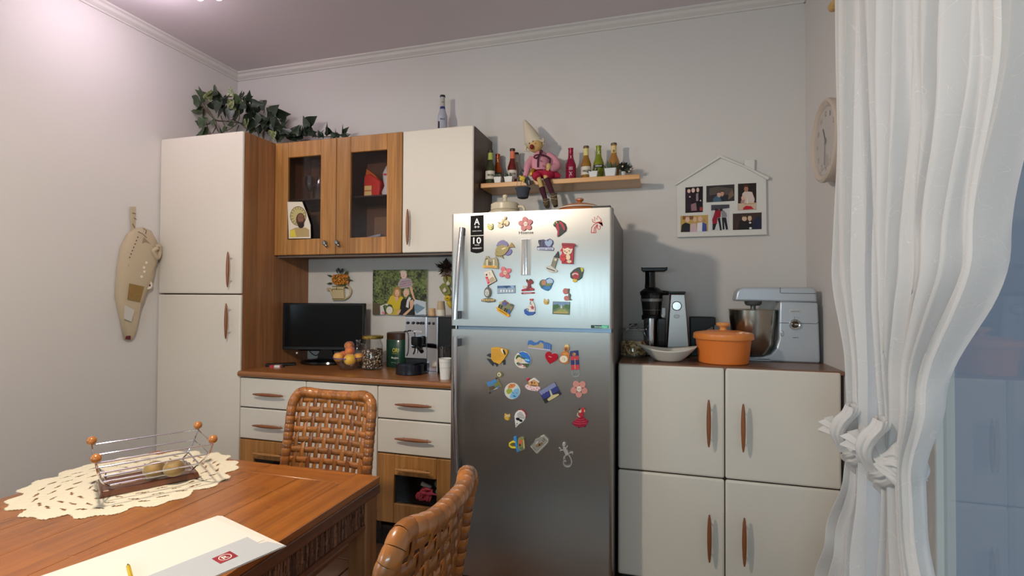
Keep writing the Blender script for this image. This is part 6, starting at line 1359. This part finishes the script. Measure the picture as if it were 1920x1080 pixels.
# ------------------------------------------------------------------ fabric holder hanging on the left wall
MVv = lambda p: (240+p[0]/3.176, 380+p[1]/3.176)
def QM(pts, X=.03): return [tuple(at(*MVv(p), X=X)[k] for k in (1, 2)) for p in pts]
s = thing('cloth_bag_holder', 'beige patchwork cloth holder hanging on the left wall', 'holder', (.02, -.68, 1.06))
LIN = C(186, 170, 144, .9, bump=.5, scale=160, noise=.06)
bodyo = [(45, 158), (100, 146), (148, 168), (182, 230), (190, 290), (180, 345), (164, 360), (166, 400), (150, 470), (132, 520), (104, 560), (84, 620), (60, 680), (44, 720), (36, 770), (30, 822), (-6, 816), (-30, 700), (-60, 560), (-50, 400), (-30, 270), (10, 190)]
q = QM(bodyo); c_ = (sum(a for a, b in q)/len(q), sum(b for a, b in q)/len(q)); m = MB()
rings = [(1.0, .004), (1.0, .018), (.93, .034), (.78, .046), (.5, .054), (.2, .057)]
for k, x in rings: m.v += [(x, c_[0]+(a-c_[0])*k, c_[1]+(b-c_[1])*k) for a, b in q]
n = len(q)
for r in range(len(rings)-1):
    for i in range(n): m.f.append([r*n+i, r*n+(i+1) % n, (r+1)*n+(i+1) % n, (r+1)*n+i]); m.mi.append(0)
m.f.append([ (len(rings)-1)*n+i for i in range(n)]); m.mi.append(0)
part('body', m, LIN, s, smooth=70)
part('strap', MB().prism(QM([(22, 24), (52, 24), (50, 165), (24, 185)], .02), .006, .014, 'x'), LIN, s, bev=.002)
P = [at(*MVv(p), X=x) for p, x in (((160, 262), .05), ((186, 262), .045), ((188, 300), .04), ((174, 330), .05), ((150, 290), .055), ((175, 270), .06))]
part('gathered_knot', MB().tube(sm(P, 5), .012, 8), LIN, s)
Pt = lambda pts: QM(pts, .056)
def patch(c, outs, x, nm='patch'):
    for o in outs: part(nm, MB().flat(Pt(o), x, 'x'), c, s)
BG2 = C(226, 218, 202, .9); WN = C(96, 34, 40, .9); DB = C(70, 56, 48, .9)
patch(C(150, 132, 112, .9, noise=.25, scale=300), [[(100, 205), (165, 270), (120, 330), (66, 326)]], .0480)
patch(C(140, 112, 62, .8, noise=.2, scale=60), [[(6, 480), (96, 500), (70, 594), (-6, 575)]], .0580)
patch(BG2, [ell(x, y, 8, 8) for x, y in ((108, 357), (94, 386), (96, 410), (80, 440))], .0580, 'heart_print')
patch(BG2, [ell(124, 490, 26, 26)], .0515)
patch(WN, [ell(122, 478, 8, 10), ell(114, 496, 9, 7), ell(132, 492, 6, 7)], .0525, 'berry_print')
patch(DB, [rct(10+8*k, 326-20*k, 6, 8, 20) for k in range(7)], .0560, 'stitch')
for k in range(9): patch(DB, [rct(160-10*k*.9, 392+22*k*.9, 5, 8, 30)], .040, 'stitch')
patch(C(196, 192, 186, .9), [[(-20, 610), (40, 640), (20, 710), (-24, 690)]], .0560)
patch(WN, [[(4, 796), (34, 790), (32, 818), (0, 814)]], .034)
m = MB()
for pts in ([(60, 172), (90, 188), (112, 210)], [(86, 150), (110, 165), (104, 186)], [(0, 372), (20, 400), (34, 412)], [(0, 430), (24, 440), (20, 455), (0, 450)], [(215-180, 90), (50, 100)], [(26, 60), (46, 66)], [(28, 125), (40, 150)]):
    m.tube([at(*MVv(p), X=(.046 if p[1] > 160 else .0155)) for p in pts], .0016, 6)
part('printed_twigs', m, C(84, 70, 62, .9), s)

# ------------------------------------------------------------------ dining table
TZ = .760; tx0, tx1, ty0, ty1 = 1.185, 2.106, -2.870, -1.535
s = thing('dining_table', 'square-cornered brown wooden table with woven apron, papers on top', 'table', (1.645, -2.2, 0))
bw_ = .085; tb = TZ-.020
for nm, x0, x1, y0, y1, mt in (('border_board', tx1-bw_, tx1, ty0, ty1, TABW), ('border_board', tx0, tx0+bw_, ty0, ty1, TABW), ('border_board', tx0+bw_+.0008, tx1-bw_-.0008, ty1-bw_, ty1, TABWX), ('border_board', tx0+bw_+.0008, tx1-bw_-.0008, ty0, ty0+bw_, TABWX)):
    part(nm, MB().box(x0, x1, y0, y1, tb, TZ), mt, s, bev=.0012, seg=1)
n = 5; w = (tx1-tx0-2*bw_)/n; pl = None
for k in range(n):
    part('plank', MB().box(tx0+bw_+k*w+.0006, tx0+bw_+(k+1)*w-.0006, ty0+bw_+.0008, ty1-bw_-.0008, tb, TZ-.0002), TABW, s, bev=.0008, seg=1)
part('edge_moulding', MB().box(tx1-.03, tx1+.002, ty0, ty1+.001, TZ-.052, tb-.0004).box(tx0-.002, tx0+.03, ty0, ty1+.001, TZ-.052, tb-.0004).box(tx0+.03, tx1-.03, ty1-.03, ty1+.001, TZ-.052, tb-.0004).box(tx0+.03, tx1-.03, ty0-.001, ty0+.03, TZ-.052, tb-.0004), TABD, s, bev=.003)
for sx in (0, 1):
    for sy in (0, 1):
        lx = tx1-.068 if sx else tx0+.006; ly = ty1-.068 if sy else ty0+.006
        part('leg', MB().box(lx, lx+.062, ly, ly+.062, 0, TZ-.0525), LEGW, s, bev=.004)
az0, az1 = .622, TZ-.0525
part('apron_rail', MB().box(tx1-.022, tx1-.008, ty0+.069, ty1-.069, az0, az0+.014).box(tx1-.022, tx1-.008, ty0+.069, ty1-.069, az1-.006, az1), TABD, s)
part('apron_rail', MB().box(tx0+.008, tx0+.022, ty0+.069, ty1-.069, az0, az1), TABD, s)
part('apron_rail', MB().box(tx0+.069, tx1-.069, ty1-.022, ty1-.008, az0, az1), TABD, s); part('apron_rail', MB().box(tx0+.069, tx1-.069, ty0+.008, ty0+.022, az0, az1), TABD, s)
part('apron_backing', MB().box(tx1-.026, tx1-.0225, ty0+.069, ty1-.069, az0+.002, az1-.001), C(40, 24, 16, .8), s)
m = MB(); random.seed(9); y = ty0+.071
while y < ty1-.076:
    wd = random.uniform(.0035, .0055); z = az0+.0145; m.m = random.choice((0, 0, 1, 2))
    while z < az1-.008:
        h = random.uniform(.008, .026); dx = random.uniform(0, .004)
        m.box(tx1-.0215, tx1-.0150+dx, y, y+wd, z, min(z+h, az1-.0065)); z += h+.001
    y += wd+.0006
part('woven_reed', m, [C(104, 70, 50, .6), C(130, 92, 66, .6), C(74, 46, 32, .6)], s, smooth=0, kind='stuff')

# ---- things on the table
# lace doily with real holes
dcx, dcy = 1.395, -1.780; cs = .0042; m = MB(); N_ = 78
def R_doily(a): return .262+.022*abs(math.sin(a*5.5+.4))+.008*math.sin(a*22)
holes = []
random.seed(5)
for ring, cnt in ((.06, 8), (.105, 14), (.15, 18), (.19, 24), (.225, 30)):
    for k in range(cnt): holes.append((ring, 2*PI*(k+.5*(ring*100 % 2))/cnt+random.uniform(-.03, .03), random.uniform(.4, 1)))
vid = {}
def vg(i, j):
    if (i, j) not in vid: vid[(i, j)] = len(m.v); m.v.append((dcx+i*cs, dcy+j*cs, TZ+.0012+.0006*math.sin(i*.9)*math.cos(j*.7)))
    return vid[(i, j)]
HX = [(r*math.cos(a), r*math.sin(a), a+t_*1.5, .013+.004*t_, .0040) for r, a, t_ in holes]
for i in range(-N_, N_):
    for j in range(-N_, N_):
        x, y = (i+.5)*cs, (j+.5)*cs; r = math.hypot(x, y)
        if r > R_doily(math.atan2(y, x)): continue
        ok = True
        for hx, hy, ha, la, lb in HX:
            dx, dy = x-hx, y-hy
            if abs(dx) < .018 and abs(dy) < .018:
                u = dx*math.cos(ha)+dy*math.sin(ha); v = -dx*math.sin(ha)+dy*math.cos(ha)
                if (u/la)**2+(v/lb)**2 < 1: ok = False; break
        if ok: m.f.append([vg(i, j), vg(i+1, j), vg(i+1, j+1), vg(i, j+1)]); m.mi.append(0)
single('lace_doily', 'round cream openwork doily under the wire basket on table', 'doily', m, C(226, 216, 190, .9, bump=.4, scale=300), loc=(dcx, dcy, TZ+.0005), solid=.0012, smooth=0)

# boat-shaped wire fruit basket
d = Vector((.52, .854, 0)); LB = .36
s = thing('wire_basket', 'chrome wire fruit basket with wooden base and ball ends', 'basket', (1.45, -1.72, TZ))
A = [Vector((1.455, -1.6662, .795)), Vector((1.4878, -1.6758, .822)), Vector((1.4956, -1.6618, .86)), Vector((1.4966, -1.6493, .89))]
Bn = [Vector((1.573, -1.7373, .795)), Vector((1.6197, -1.7554, .822)), Vector((1.668, -1.7671, .86)), Vector((1.6795, -1.7634, .89))]
flare = [0, .028, .055, .070]
def mir(p, k): return p-d*(.20+flare[k]*1.0)
m = MB(); WR = .0022
ends = [(A, Bn), ([mir(p, k) for k, p in enumerate(A)], [mir(p, k) for k, p in enumerate(Bn)])]
for k in range(2):
    a, b_ = ends[k]; mid = (a[0]+b_[0])/2; m = MB()
    m.tube(sm([a[0]+(mid-a[0])*.35-Vector((0, 0, .008))]+a, 5), WR*1.2, 8); m.tube(sm([b_[0]+(mid-b_[0])*.35-Vector((0, 0, .008))]+b_, 5), WR*1.2, 8)
    for j in (1, 2, 3): m.tube([a[j], b_[j]], WR, 8)
    part('end_frame', m, CHROME, s)
for side in (0, 1):
    for j in (0, 1, 2, 3): part('long_wire', MB().tube([ends[0][side][j], ends[1][side][j]], WR, 8), CHROME, s)
for k in range(2):
    for side in (0, 1):
        part('ball_end', MB().ball(ends[k][side][3]+Vector((0, 0, .0135)), .0125, nu=18, nv=12), C(170, 104, 44, .25, coat=.6), s)
bc = (A[0]+Bn[0])/2-d*.10; wv = (Bn[0]-A[0]).normalized(); wv.z = 0
wv = (wv-d*wv.dot(d)).normalized()
m = MB(); L2, W2 = .122, .068
for z, k in ((TZ+.0022, 1.0), (TZ+.022, .97)): m.v += [tuple(Vector((bc.x, bc.y, z))+d*(L2*a*k)+wv*(W2*b_*k)) for a, b_ in ((-1, -1), (1, -1), (1, 1), (-1, 1))]
m.f = [[3, 2, 1, 0], [4, 5, 6, 7]]+[[i, (i+1) % 4, (i+1) % 4+4, i+4] for i in range(4)]; m.mi = [0]*6
part('wooden_base', m, C(96, 52, 30, .3, coat=.5, noise=.2, scale=30), s, bev=.004)
m = MB(); m.tube([Vector((bc.x, bc.y, TZ+.030))+d*(L2*.86*a)+wv*(W2*.72*b_) for a, b_ in ((-1, -1), (1, -1), (1, 1), (-1, 1))], .0028, 8, closed=True)
part('base_rail', m, CHROME, s)
KM = ('kiwi_skin', (112, 84, 36), (146, 116, 56))
for px, py, lab in ((290, 880, 'left green-brown kiwi in the wire basket'), (327, 878, 'right green-brown kiwi in the wire basket')):
    c = at(px, py, Z=TZ+.049); m = MB().ball((0, 0, 0), .030, .0245, .0245, 20, 14).xf(Matrix.Translation(c) @ Matrix.Rotation(.9 if px < 300 else .7, 4, 'Z'))
    single('kiwi', lab, 'kiwi', m, fruitmat(*KM), 'kiwis in the basket', loc=tuple(c), smooth=60)

# folder with pocket
fA = Vector((1.860, -1.909, 0)); eu = Vector((.2800, -.0875, 0)).normalized(); ev = Vector((-.31, -.95, 0)).normalized()
def FP(u, v): p = fA+eu*u+ev*v; return (p.x, p.y)
s = thing('paper_folder', 'open white presentation folder with a red emblem lying on the table', 'folder', (1.95, -2.08, TZ))
FZ = TZ+.0006
part('cover', MB().prism([FP(0, .006), FP(.012, 0), FP(.293, 0), FP(.293, .42), FP(0, .42)][::-1], FZ, FZ+.0012, 'z'), C(226, 218, 204, .55), s)
part('inner_sheet', MB().prism([FP(.004, .02), FP(.225, .012), FP(.225, .40), FP(.004, .40)][::-1], FZ+.0014, FZ+.002, 'z'), C(232, 224, 212, .6), s)
part('pocket', MB().prism([FP(.181, .028), FP(.235, .030), FP(.242, .014), FP(.2925, .002), FP(.2925, .262), FP(.196, .262), FP(.181, .246)][::-1], FZ+.0022, FZ+.003, 'z'), C(186, 190, 192, .5), s)
lg = [at(x, y, Z=FZ+.0034) for x, y in ((396.8, 1047.5), (430.8, 1033), (447, 1042.5), (413, 1057))]
lc = (lg[0]+lg[1]+lg[2]+lg[3])/4; ux = (lg[1]-lg[0]).normalized(); uy = (lg[0]-lg[3]); hw_ = (lg[1]-lg[0]).length/2; hh_ = uy.length/2; uy = uy.normalized()
part('emblem', MB().flat([(p.x, p.y) for p in lg], FZ+.0034, 'z'), C(140, 30, 40, .5), s)
m = MB()
ring = [lc+ux*(hw_*.66*math.cos(2*PI*k/24))+uy*(hh_*.78*math.sin(2*PI*k/24)) for k in range(24)]; ri = [lc+ux*(hw_*.56*math.cos(2*PI*k/24))+uy*(hh_*.64*math.sin(2*PI*k/24)) for k in range(24)]
m.add([(p.x, p.y, FZ+.0038) for p in ring+ri], [(i, (i+1) % 24, (i+1) % 24+24, i+24) for i in range(24)])
text(m, 'R', (lc.x, lc.y, FZ+.0038), ux, uy, hw_*.62, hh_*.8, True)
part('emblem_lettering', m, C(230, 224, 216, .5), s)
p0, p1 = at(240, 1060, Z=TZ+.006), at(250, 1100, Z=TZ+.006)
dd = (p1-p0).normalized()
s = thing('pencil', 'yellow and black striped pencil lying on the table at left', 'pencil', p0)
part('shaft', MB().tube([p0+dd*.006, p0+dd*.15], .0038, 6), C(206, 172, 40, .35), s, smooth=0)
part('tip', MB().tube([p0-dd*.008, p0+dd*.006], [.0006, .0038], 8), C(60, 54, 40, .5), s)
part('stripe', MB().box(-.0001, .0001, -.0012, .0012, 0, .142).xf(Matrix.Translation(p0+dd*.007+Vector((0, 0, .0036))) @ dd.to_track_quat('Z', 'Y').to_matrix().to_4x4()), C(30, 28, 26, .4), s)

# ------------------------------------------------------------------ woven chairs
def build_chair(name, label, loc, rz):
    s = thing(name, label, 'chair', loc, (0, 0, rz), 'woven cane dining chairs', local=True)
    HW, ZT, ZS = .188, .935, .455                      # half width between upright centres, top, seat
    def yb(z): return -.075*(ZT-z)/(ZT-ZS)             # lean of the back
    def bow(x): return .030*(1-(x/HW)**2)
    rr = .0195
    path = [(-HW, yb(.44), .44), (-HW-.002, yb(.60), .60), (-HW, yb(.78), .78), (-HW+.001, yb(.87), .87), (-HW+.012, .002, .912), (-HW+.045, .006, ZT-.002), (-.07, bow(.07)*.95, ZT-.010), (.07, bow(.07)*.95, ZT-.010), (HW-.045, .006, ZT-.002), (HW-.012, .002, .912), (HW-.001, yb(.87), .87), (HW, yb(.78), .78), (HW+.002, yb(.60), .60), (HW, yb(.44), .44)]
    P = sm(path, 12); D = [0]
    for i in range(1, len(P)): D.append(D[-1]+(P[i]-P[i-1]).length)
    def at_s(q):
        q = max(0, min(D[-1], q))
        for i in range(1, len(D)):
            if D[i] >= q: return P[i-1]+(P[i]-P[i-1])*((q-D[i-1])/max(1e-9, D[i]-D[i-1]))
        return P[-1]
    part('frame_core', MB().tube([at_s(D[-1]*k/60) for k in range(61)], rr-.002, 10), CANE_C, s)
    q = 0; k = 0
    while q < D[-1]-.004:
        c = at_s(q+.01); top = c.z > .86
        w = .0245 if top else .0165
        e = min(q+w, D[-1]); m = MB(); n = 4
        R = [rr-.0002, rr+.0008, rr+.0009, rr+.0008, rr+.0001]
        if not top and k % 2: R = [v-.0012 for v in R]
        m.tube([at_s(q+(e-q)*j/n) for j in range(n+1)], R, 14, cap=False)
        part('cane_wrap', m, (CANE_A if k % 3 else CANE_D) if top else (CANE_A if k % 2 == 0 else CANE_B), s)
        q = e-.0005; k += 1
    # woven back: horizontal and vertical cane strips, over and under
    z0, z1 = .470, ZT-.022; xs = [(-HW+.034)+(2*HW-.068)*i/10 for i in range(11)]; zs = [z0+(z1-z0-.012)*j/11 for j in range(12)]
    def Y_(x, z): return yb(z)+bow(x)*(.3+.7*max(0, (z-.45)/(ZT-.45)))
    for i, x in enumerate(xs):
        m = MB(); w = .0100; n = 44
        pts = []
        for j in range(n+1):
            z = .455+(ZT-.012-.455)*j/n; ph = math.cos(PI*((z-z0)/(zs[1]-zs[0])+i)); pts.append((x, Y_(x, z)+.0016*ph, z))
        m.add([(p[0]-w, p[1], p[2]) for p in pts]+[(p[0]+w, p[1], p[2]) for p in pts], [(j, j+n+1, j+n+2, j+1) for j in range(n)])
        part('cane_strip', m, (CANE_D, CANE_A, CANE_B)[i % 3], s, solid=.0010)
    for j, z in enumerate(zs):
        m = MB(); w = .0124; n = 40; pts = []
        for i in range(n+1):
            x = -HW+2*HW*i/n; ph = -math.cos(PI*((x-xs[0])/(xs[1]-xs[0])+j)); pts.append((x, Y_(x, z)+.0016*ph, z))
        m.add([(p[0], p[1], p[2]-w) for p in pts]+[(p[0], p[1], p[2]+w) for p in pts], [(i, i+1, i+n+2, i+n+1) for i in range(n)])
        part('cane_strip', m, (CANE_D, CANE_D, CANE_A)[j % 3], s, solid=.0014)
    sy0, sy1 = -.075, -.475
    part('seat_frame', MB().tube(sm([(-HW-.004, sy0, ZS-.012), (HW+.004, sy0, ZS-.012)], 2), .018, 10).tube([(HW+.004, sy0, ZS-.012), (HW+.016, sy1, ZS-.012)], .018, 10).tube([(HW+.016, sy1, ZS-.012), (-HW-.016, sy1, ZS-.012)], .018, 10).tube([(-HW-.016, sy1, ZS-.012), (-HW-.004, sy0, ZS-.012)], .018, 10), CANE_B, s)
    part('seat', MB().box(-HW+.006, HW-.006, sy1+.01, sy0-.01, ZS-.010, ZS), CANE_D, s)
    for sx in (-1, 1):
        part('leg', MB().tube(sm([(sx*HW, yb(.44), .44), (sx*(HW+.004), -.075, .22), (sx*(HW+.012), -.045, 0)], 5), .0185, 10), CANE_B, s)
        part('leg', MB().tube([(sx*(HW+.014), sy1+.004, ZS-.02), (sx*(HW+.016), sy1-.004, 0)], .0185, 10), CANE_B, s)
    part('stretcher', MB().tube([(-HW-.012, -.25, .18), (HW+.012, -.25, .18)], .010, 8).tube([(HW+.01, -.06, .18), (HW+.014, sy1, .18)], .010, 8).tube([(-HW-.01, -.06, .18), (-HW-.014, sy1, .18)], .010, 8), CANE_C, s)
    return s
ch = build_chair('dining_chair', 'woven cane chair between the table and the cream drawers', (1.682, -1.19, 0), 0)
ch2 = dup(ch, (2.535, -2.045, 0), 'woven cane chair in front of the fridge with curved wrapped top rail', (0, 0, -PI/2))
s = single('seat_cushion', 'white seat cushion on the chair behind the table', 'cushion', MB().box(1.475, 1.895, -1.655, -1.300, .4625, .492), C(214, 214, 216, .9), bev=.012, seg=3)

# ------------------------------------------------------------------ sheer curtain
CUR = cloth_sheer('sheer_cloth', .80); KN = cloth_sheer('sheer_cloth_gathered', .93)
def ip(tab, z):
    for (z0, a), (z1, b_) in zip(tab, tab[1:]):
        if z1 <= z <= z0: t_ = (z0-z)/(z0-z1); t_ = t_*t_*(3-2*t_) if abs(a-b_) > .05 else t_; return a+(b_-a)*t_
    return tab[-1][1]
def curtain(label, X0, left, right, nf, seed, knot):
    s = thing('sheer_curtain', label, 'curtain', (X0, (left[-1][1]+right[-1][1])/2, .02), group='tied sheer curtains')
    rnd = random.Random(seed); ph = [rnd.uniform(0, 6) for _ in range(4)]
    zt = left[0][0]
    def fn(u, v):
        z = zt+(.02-zt)*v; a, b_ = ip(left, z), ip(right, z); wd = abs(b_-a)
        amp = .012+.022*min(1, wd/.4)
        k = math.exp(-((z-.93)/.12)**2); amp = amp*(1-k)+.020*k
        uu = u+.012*math.sin(3*z+ph[0])*math.sin(PI*u)
        x = X0+amp*math.sin(2*PI*nf*uu+ph[1]+.5*math.sin(2*z))+amp*.45*math.sin(2*PI*nf*2.3*uu+ph[2]+z)
        return (x, a+(b_-a)*u+.006*math.sin(2*PI*nf*uu*1.5+ph[3]), z)
    o = part('cloth', MB().grid(fn, 130, 110), CUR, s, smooth=180)
    ky, kz, kw = knot
    def band(z_c, hgt, bulge, tw, ph0, ang):
        def f(u, v):
            a = 2*PI*u; b = v-.5
            rad = bulge*max(0, math.cos(PI*b))**.6+.0045*math.sin(2*PI*(4.3*v+tw*u)+ph0)*math.cos(PI*b)+.0030*math.sin(2*PI*(9.1*v-.7*tw*u)+ph0*2)*math.cos(PI*b)
            rx, ry = .020+rad, kw*.72+rad
            return (X0+rx*math.cos(a), ky+ry*math.sin(a), z_c+b*hgt*(1-.25*math.sin(a+ph0))+ang*math.sin(a)+.010*math.sin(2*a+ph0)+.004*math.sin(5*a))
        return f
    part('tie_knot', MB().grid(band(kz-.018, .085, .030, 1.3, .4, -.026), 90, 34), KN, s, smooth=180)
    part('tie_knot', MB().grid(band(kz+.022, .060, .034, -1.1, 2.0, .034), 90, 26), KN, s, smooth=180)
    P = sm([(X0-.045, ky+.015, kz-.02), (X0-.068, ky-.005, kz+.03), (X0-.062, ky-.020, kz+.07), (X0-.045, ky-.030, kz+.098), (X0-.035, ky-.018, kz+.115), (X0-.03, ky, kz+.09)], 8)
    R = [.020*(1-.4*abs(i/len(P)-.4)) for i in range(len(P))]
    def lp(u, v):
        t_ = v*(len(P)-1); i = min(int(t_), len(P)-2); c = P[i]+(P[i+1]-P[i])*(t_-i); r_ = R[i]*(1+.16*math.sin(2*PI*4*u+5*v)+.08*math.sin(2*PI*9*u)); a = 2*PI*u
        return (c.x+r_*math.cos(a)*.9, c.y+r_*math.sin(a)*1.15, c.z+.15*r_*math.sin(a))
    part('cloth_loop', MB().grid(lp, 60, 30), KN, s, smooth=180)
    def rf(u, v):
        a = -.15+1.2*u; L = .012+.100*v*(1+.07*math.sin(5*u)+.03*math.sin(13*u)); wv_ = .016*math.sin(15*u+1.4*v)*v+.003*math.sin(37*u)*v
        return (X0-.040-.030*v+wv_, ky+kw*.55+L*math.cos(a)*.75, kz+.005+L*math.sin(a)*.62+wv_*.5)
    part('ruffle', MB().grid(rf, 70, 16), KN, s, smooth=180)
    return s
XC1 = 3.505
curtain('left sheer white curtain tied in a knot beside the cabinet', XC1,
        [(2.40, -1.200), (1.77, -1.190), (1.43, -1.165), (1.12, -1.275), (.93, -1.300), (.83, -1.262), (.58, -1.125), (.39, -1.03), (.0, -.93)],
        [(2.40, -1.405), (1.77, -1.405), (1.43, -1.405), (1.12, -1.425), (.93, -1.420), (.83, -1.415), (.58, -1.42), (.39, -1.43), (.0, -1.44)], 4, 3, (-1.352, .925, .062))
curtain('right sheer white curtain tied in a knot nearer the window', XC1+.004,
        [(2.40, -1.425), (1.77, -1.425), (1.43, -1.435), (1.12, -1.47), (.93, -1.500), (.83, -1.495), (.58, -1.47), (.39, -1.46), (.0, -1.455)],
        [(2.40, -2.06), (1.77, -2.00), (1.43, -1.90), (1.12, -1.70), (.93, -1.62), (.83, -1.63), (.58, -1.72), (.39, -1.78), (.0, -1.88)], 8, 8, (-1.530, .930, .062))
e = at(1561, 15, X=3.585)
s = thing('curtain_rod', 'pale wooden curtain rod end poking out at the top right', 'curtain rod', (3.585, e.y, e.z))
part('rod', MB().tube([(3.585, e.y-.02, e.z), (3.585, -2.3, e.z)], .014, 14), C(196, 160, 96, .4), s)
part('finial', MB().tube([(3.585, e.y+.004, e.z), (3.585, e.y-.006, e.z), (3.585, e.y-.03, e.z)], [.014, .018, .016], 16), C(196, 160, 96, .4), s)
part('bracket', MB().tube([(3.60, e.y-.10, e.z), (RW, e.y-.10, e.z)], .008, 8), C(196, 160, 96, .4), s)

# ------------------------------------------------------------------ lamps (above the frame)
s = thing('pendant_lamp', 'pendant lamp with an added light-blocking metal shade over the dining table', 'lamp', (LAMP[0], LAMP[1], 2.0))
SHD = C(214, 210, 200, .5)
part('shade', MB().lathe([(.022, .135), (.06, .125), (.150, .072), (.175, .044), (.173, .042), (.148, .067), (.058, .120), (.020, .130)], (LAMP[0], LAMP[1], LAMP[2]), 40, cap=False), SHD, s)  # unseen shade, added and shaped to keep lamp light off ceiling and upper wall
part('socket', MB().lathe([(.018, .055), (.020, .06), (.020, .14), (.006, .155)], (LAMP[0], LAMP[1], LAMP[2]), 20), SHD, s)
part('cord', MB().tube([(LAMP[0], LAMP[1], LAMP[2]+.15), (LAMP[0], LAMP[1], RH)], .003, 8), BLACK, s)
s = thing('ceiling_lamp', 'ceiling light with small round bulbs at the upper left', 'lamp', (.72, -1.22, 2.7))
part('canopy', MB().lathe([(.05, RH-.03), (.055, RH-.001)], (.72, -1.22, 0), 24), CHROME, s)
for (bx_, by_) in ((.845, -1.085), (.933, -1.062)):
    part('arm', MB().tube(sm([(.72, -1.22, RH-.03), ((bx_+.72)/2, (by_-1.22)/2-.0, RH-.10), (bx_, by_, 2.80)], 5), .004, 8), CHROME, s)
    part('bulb', MB().ball((bx_, by_, 2.762), .020, nu=18, nv=12), C(255, 236, 244, .4, emit=9), s)
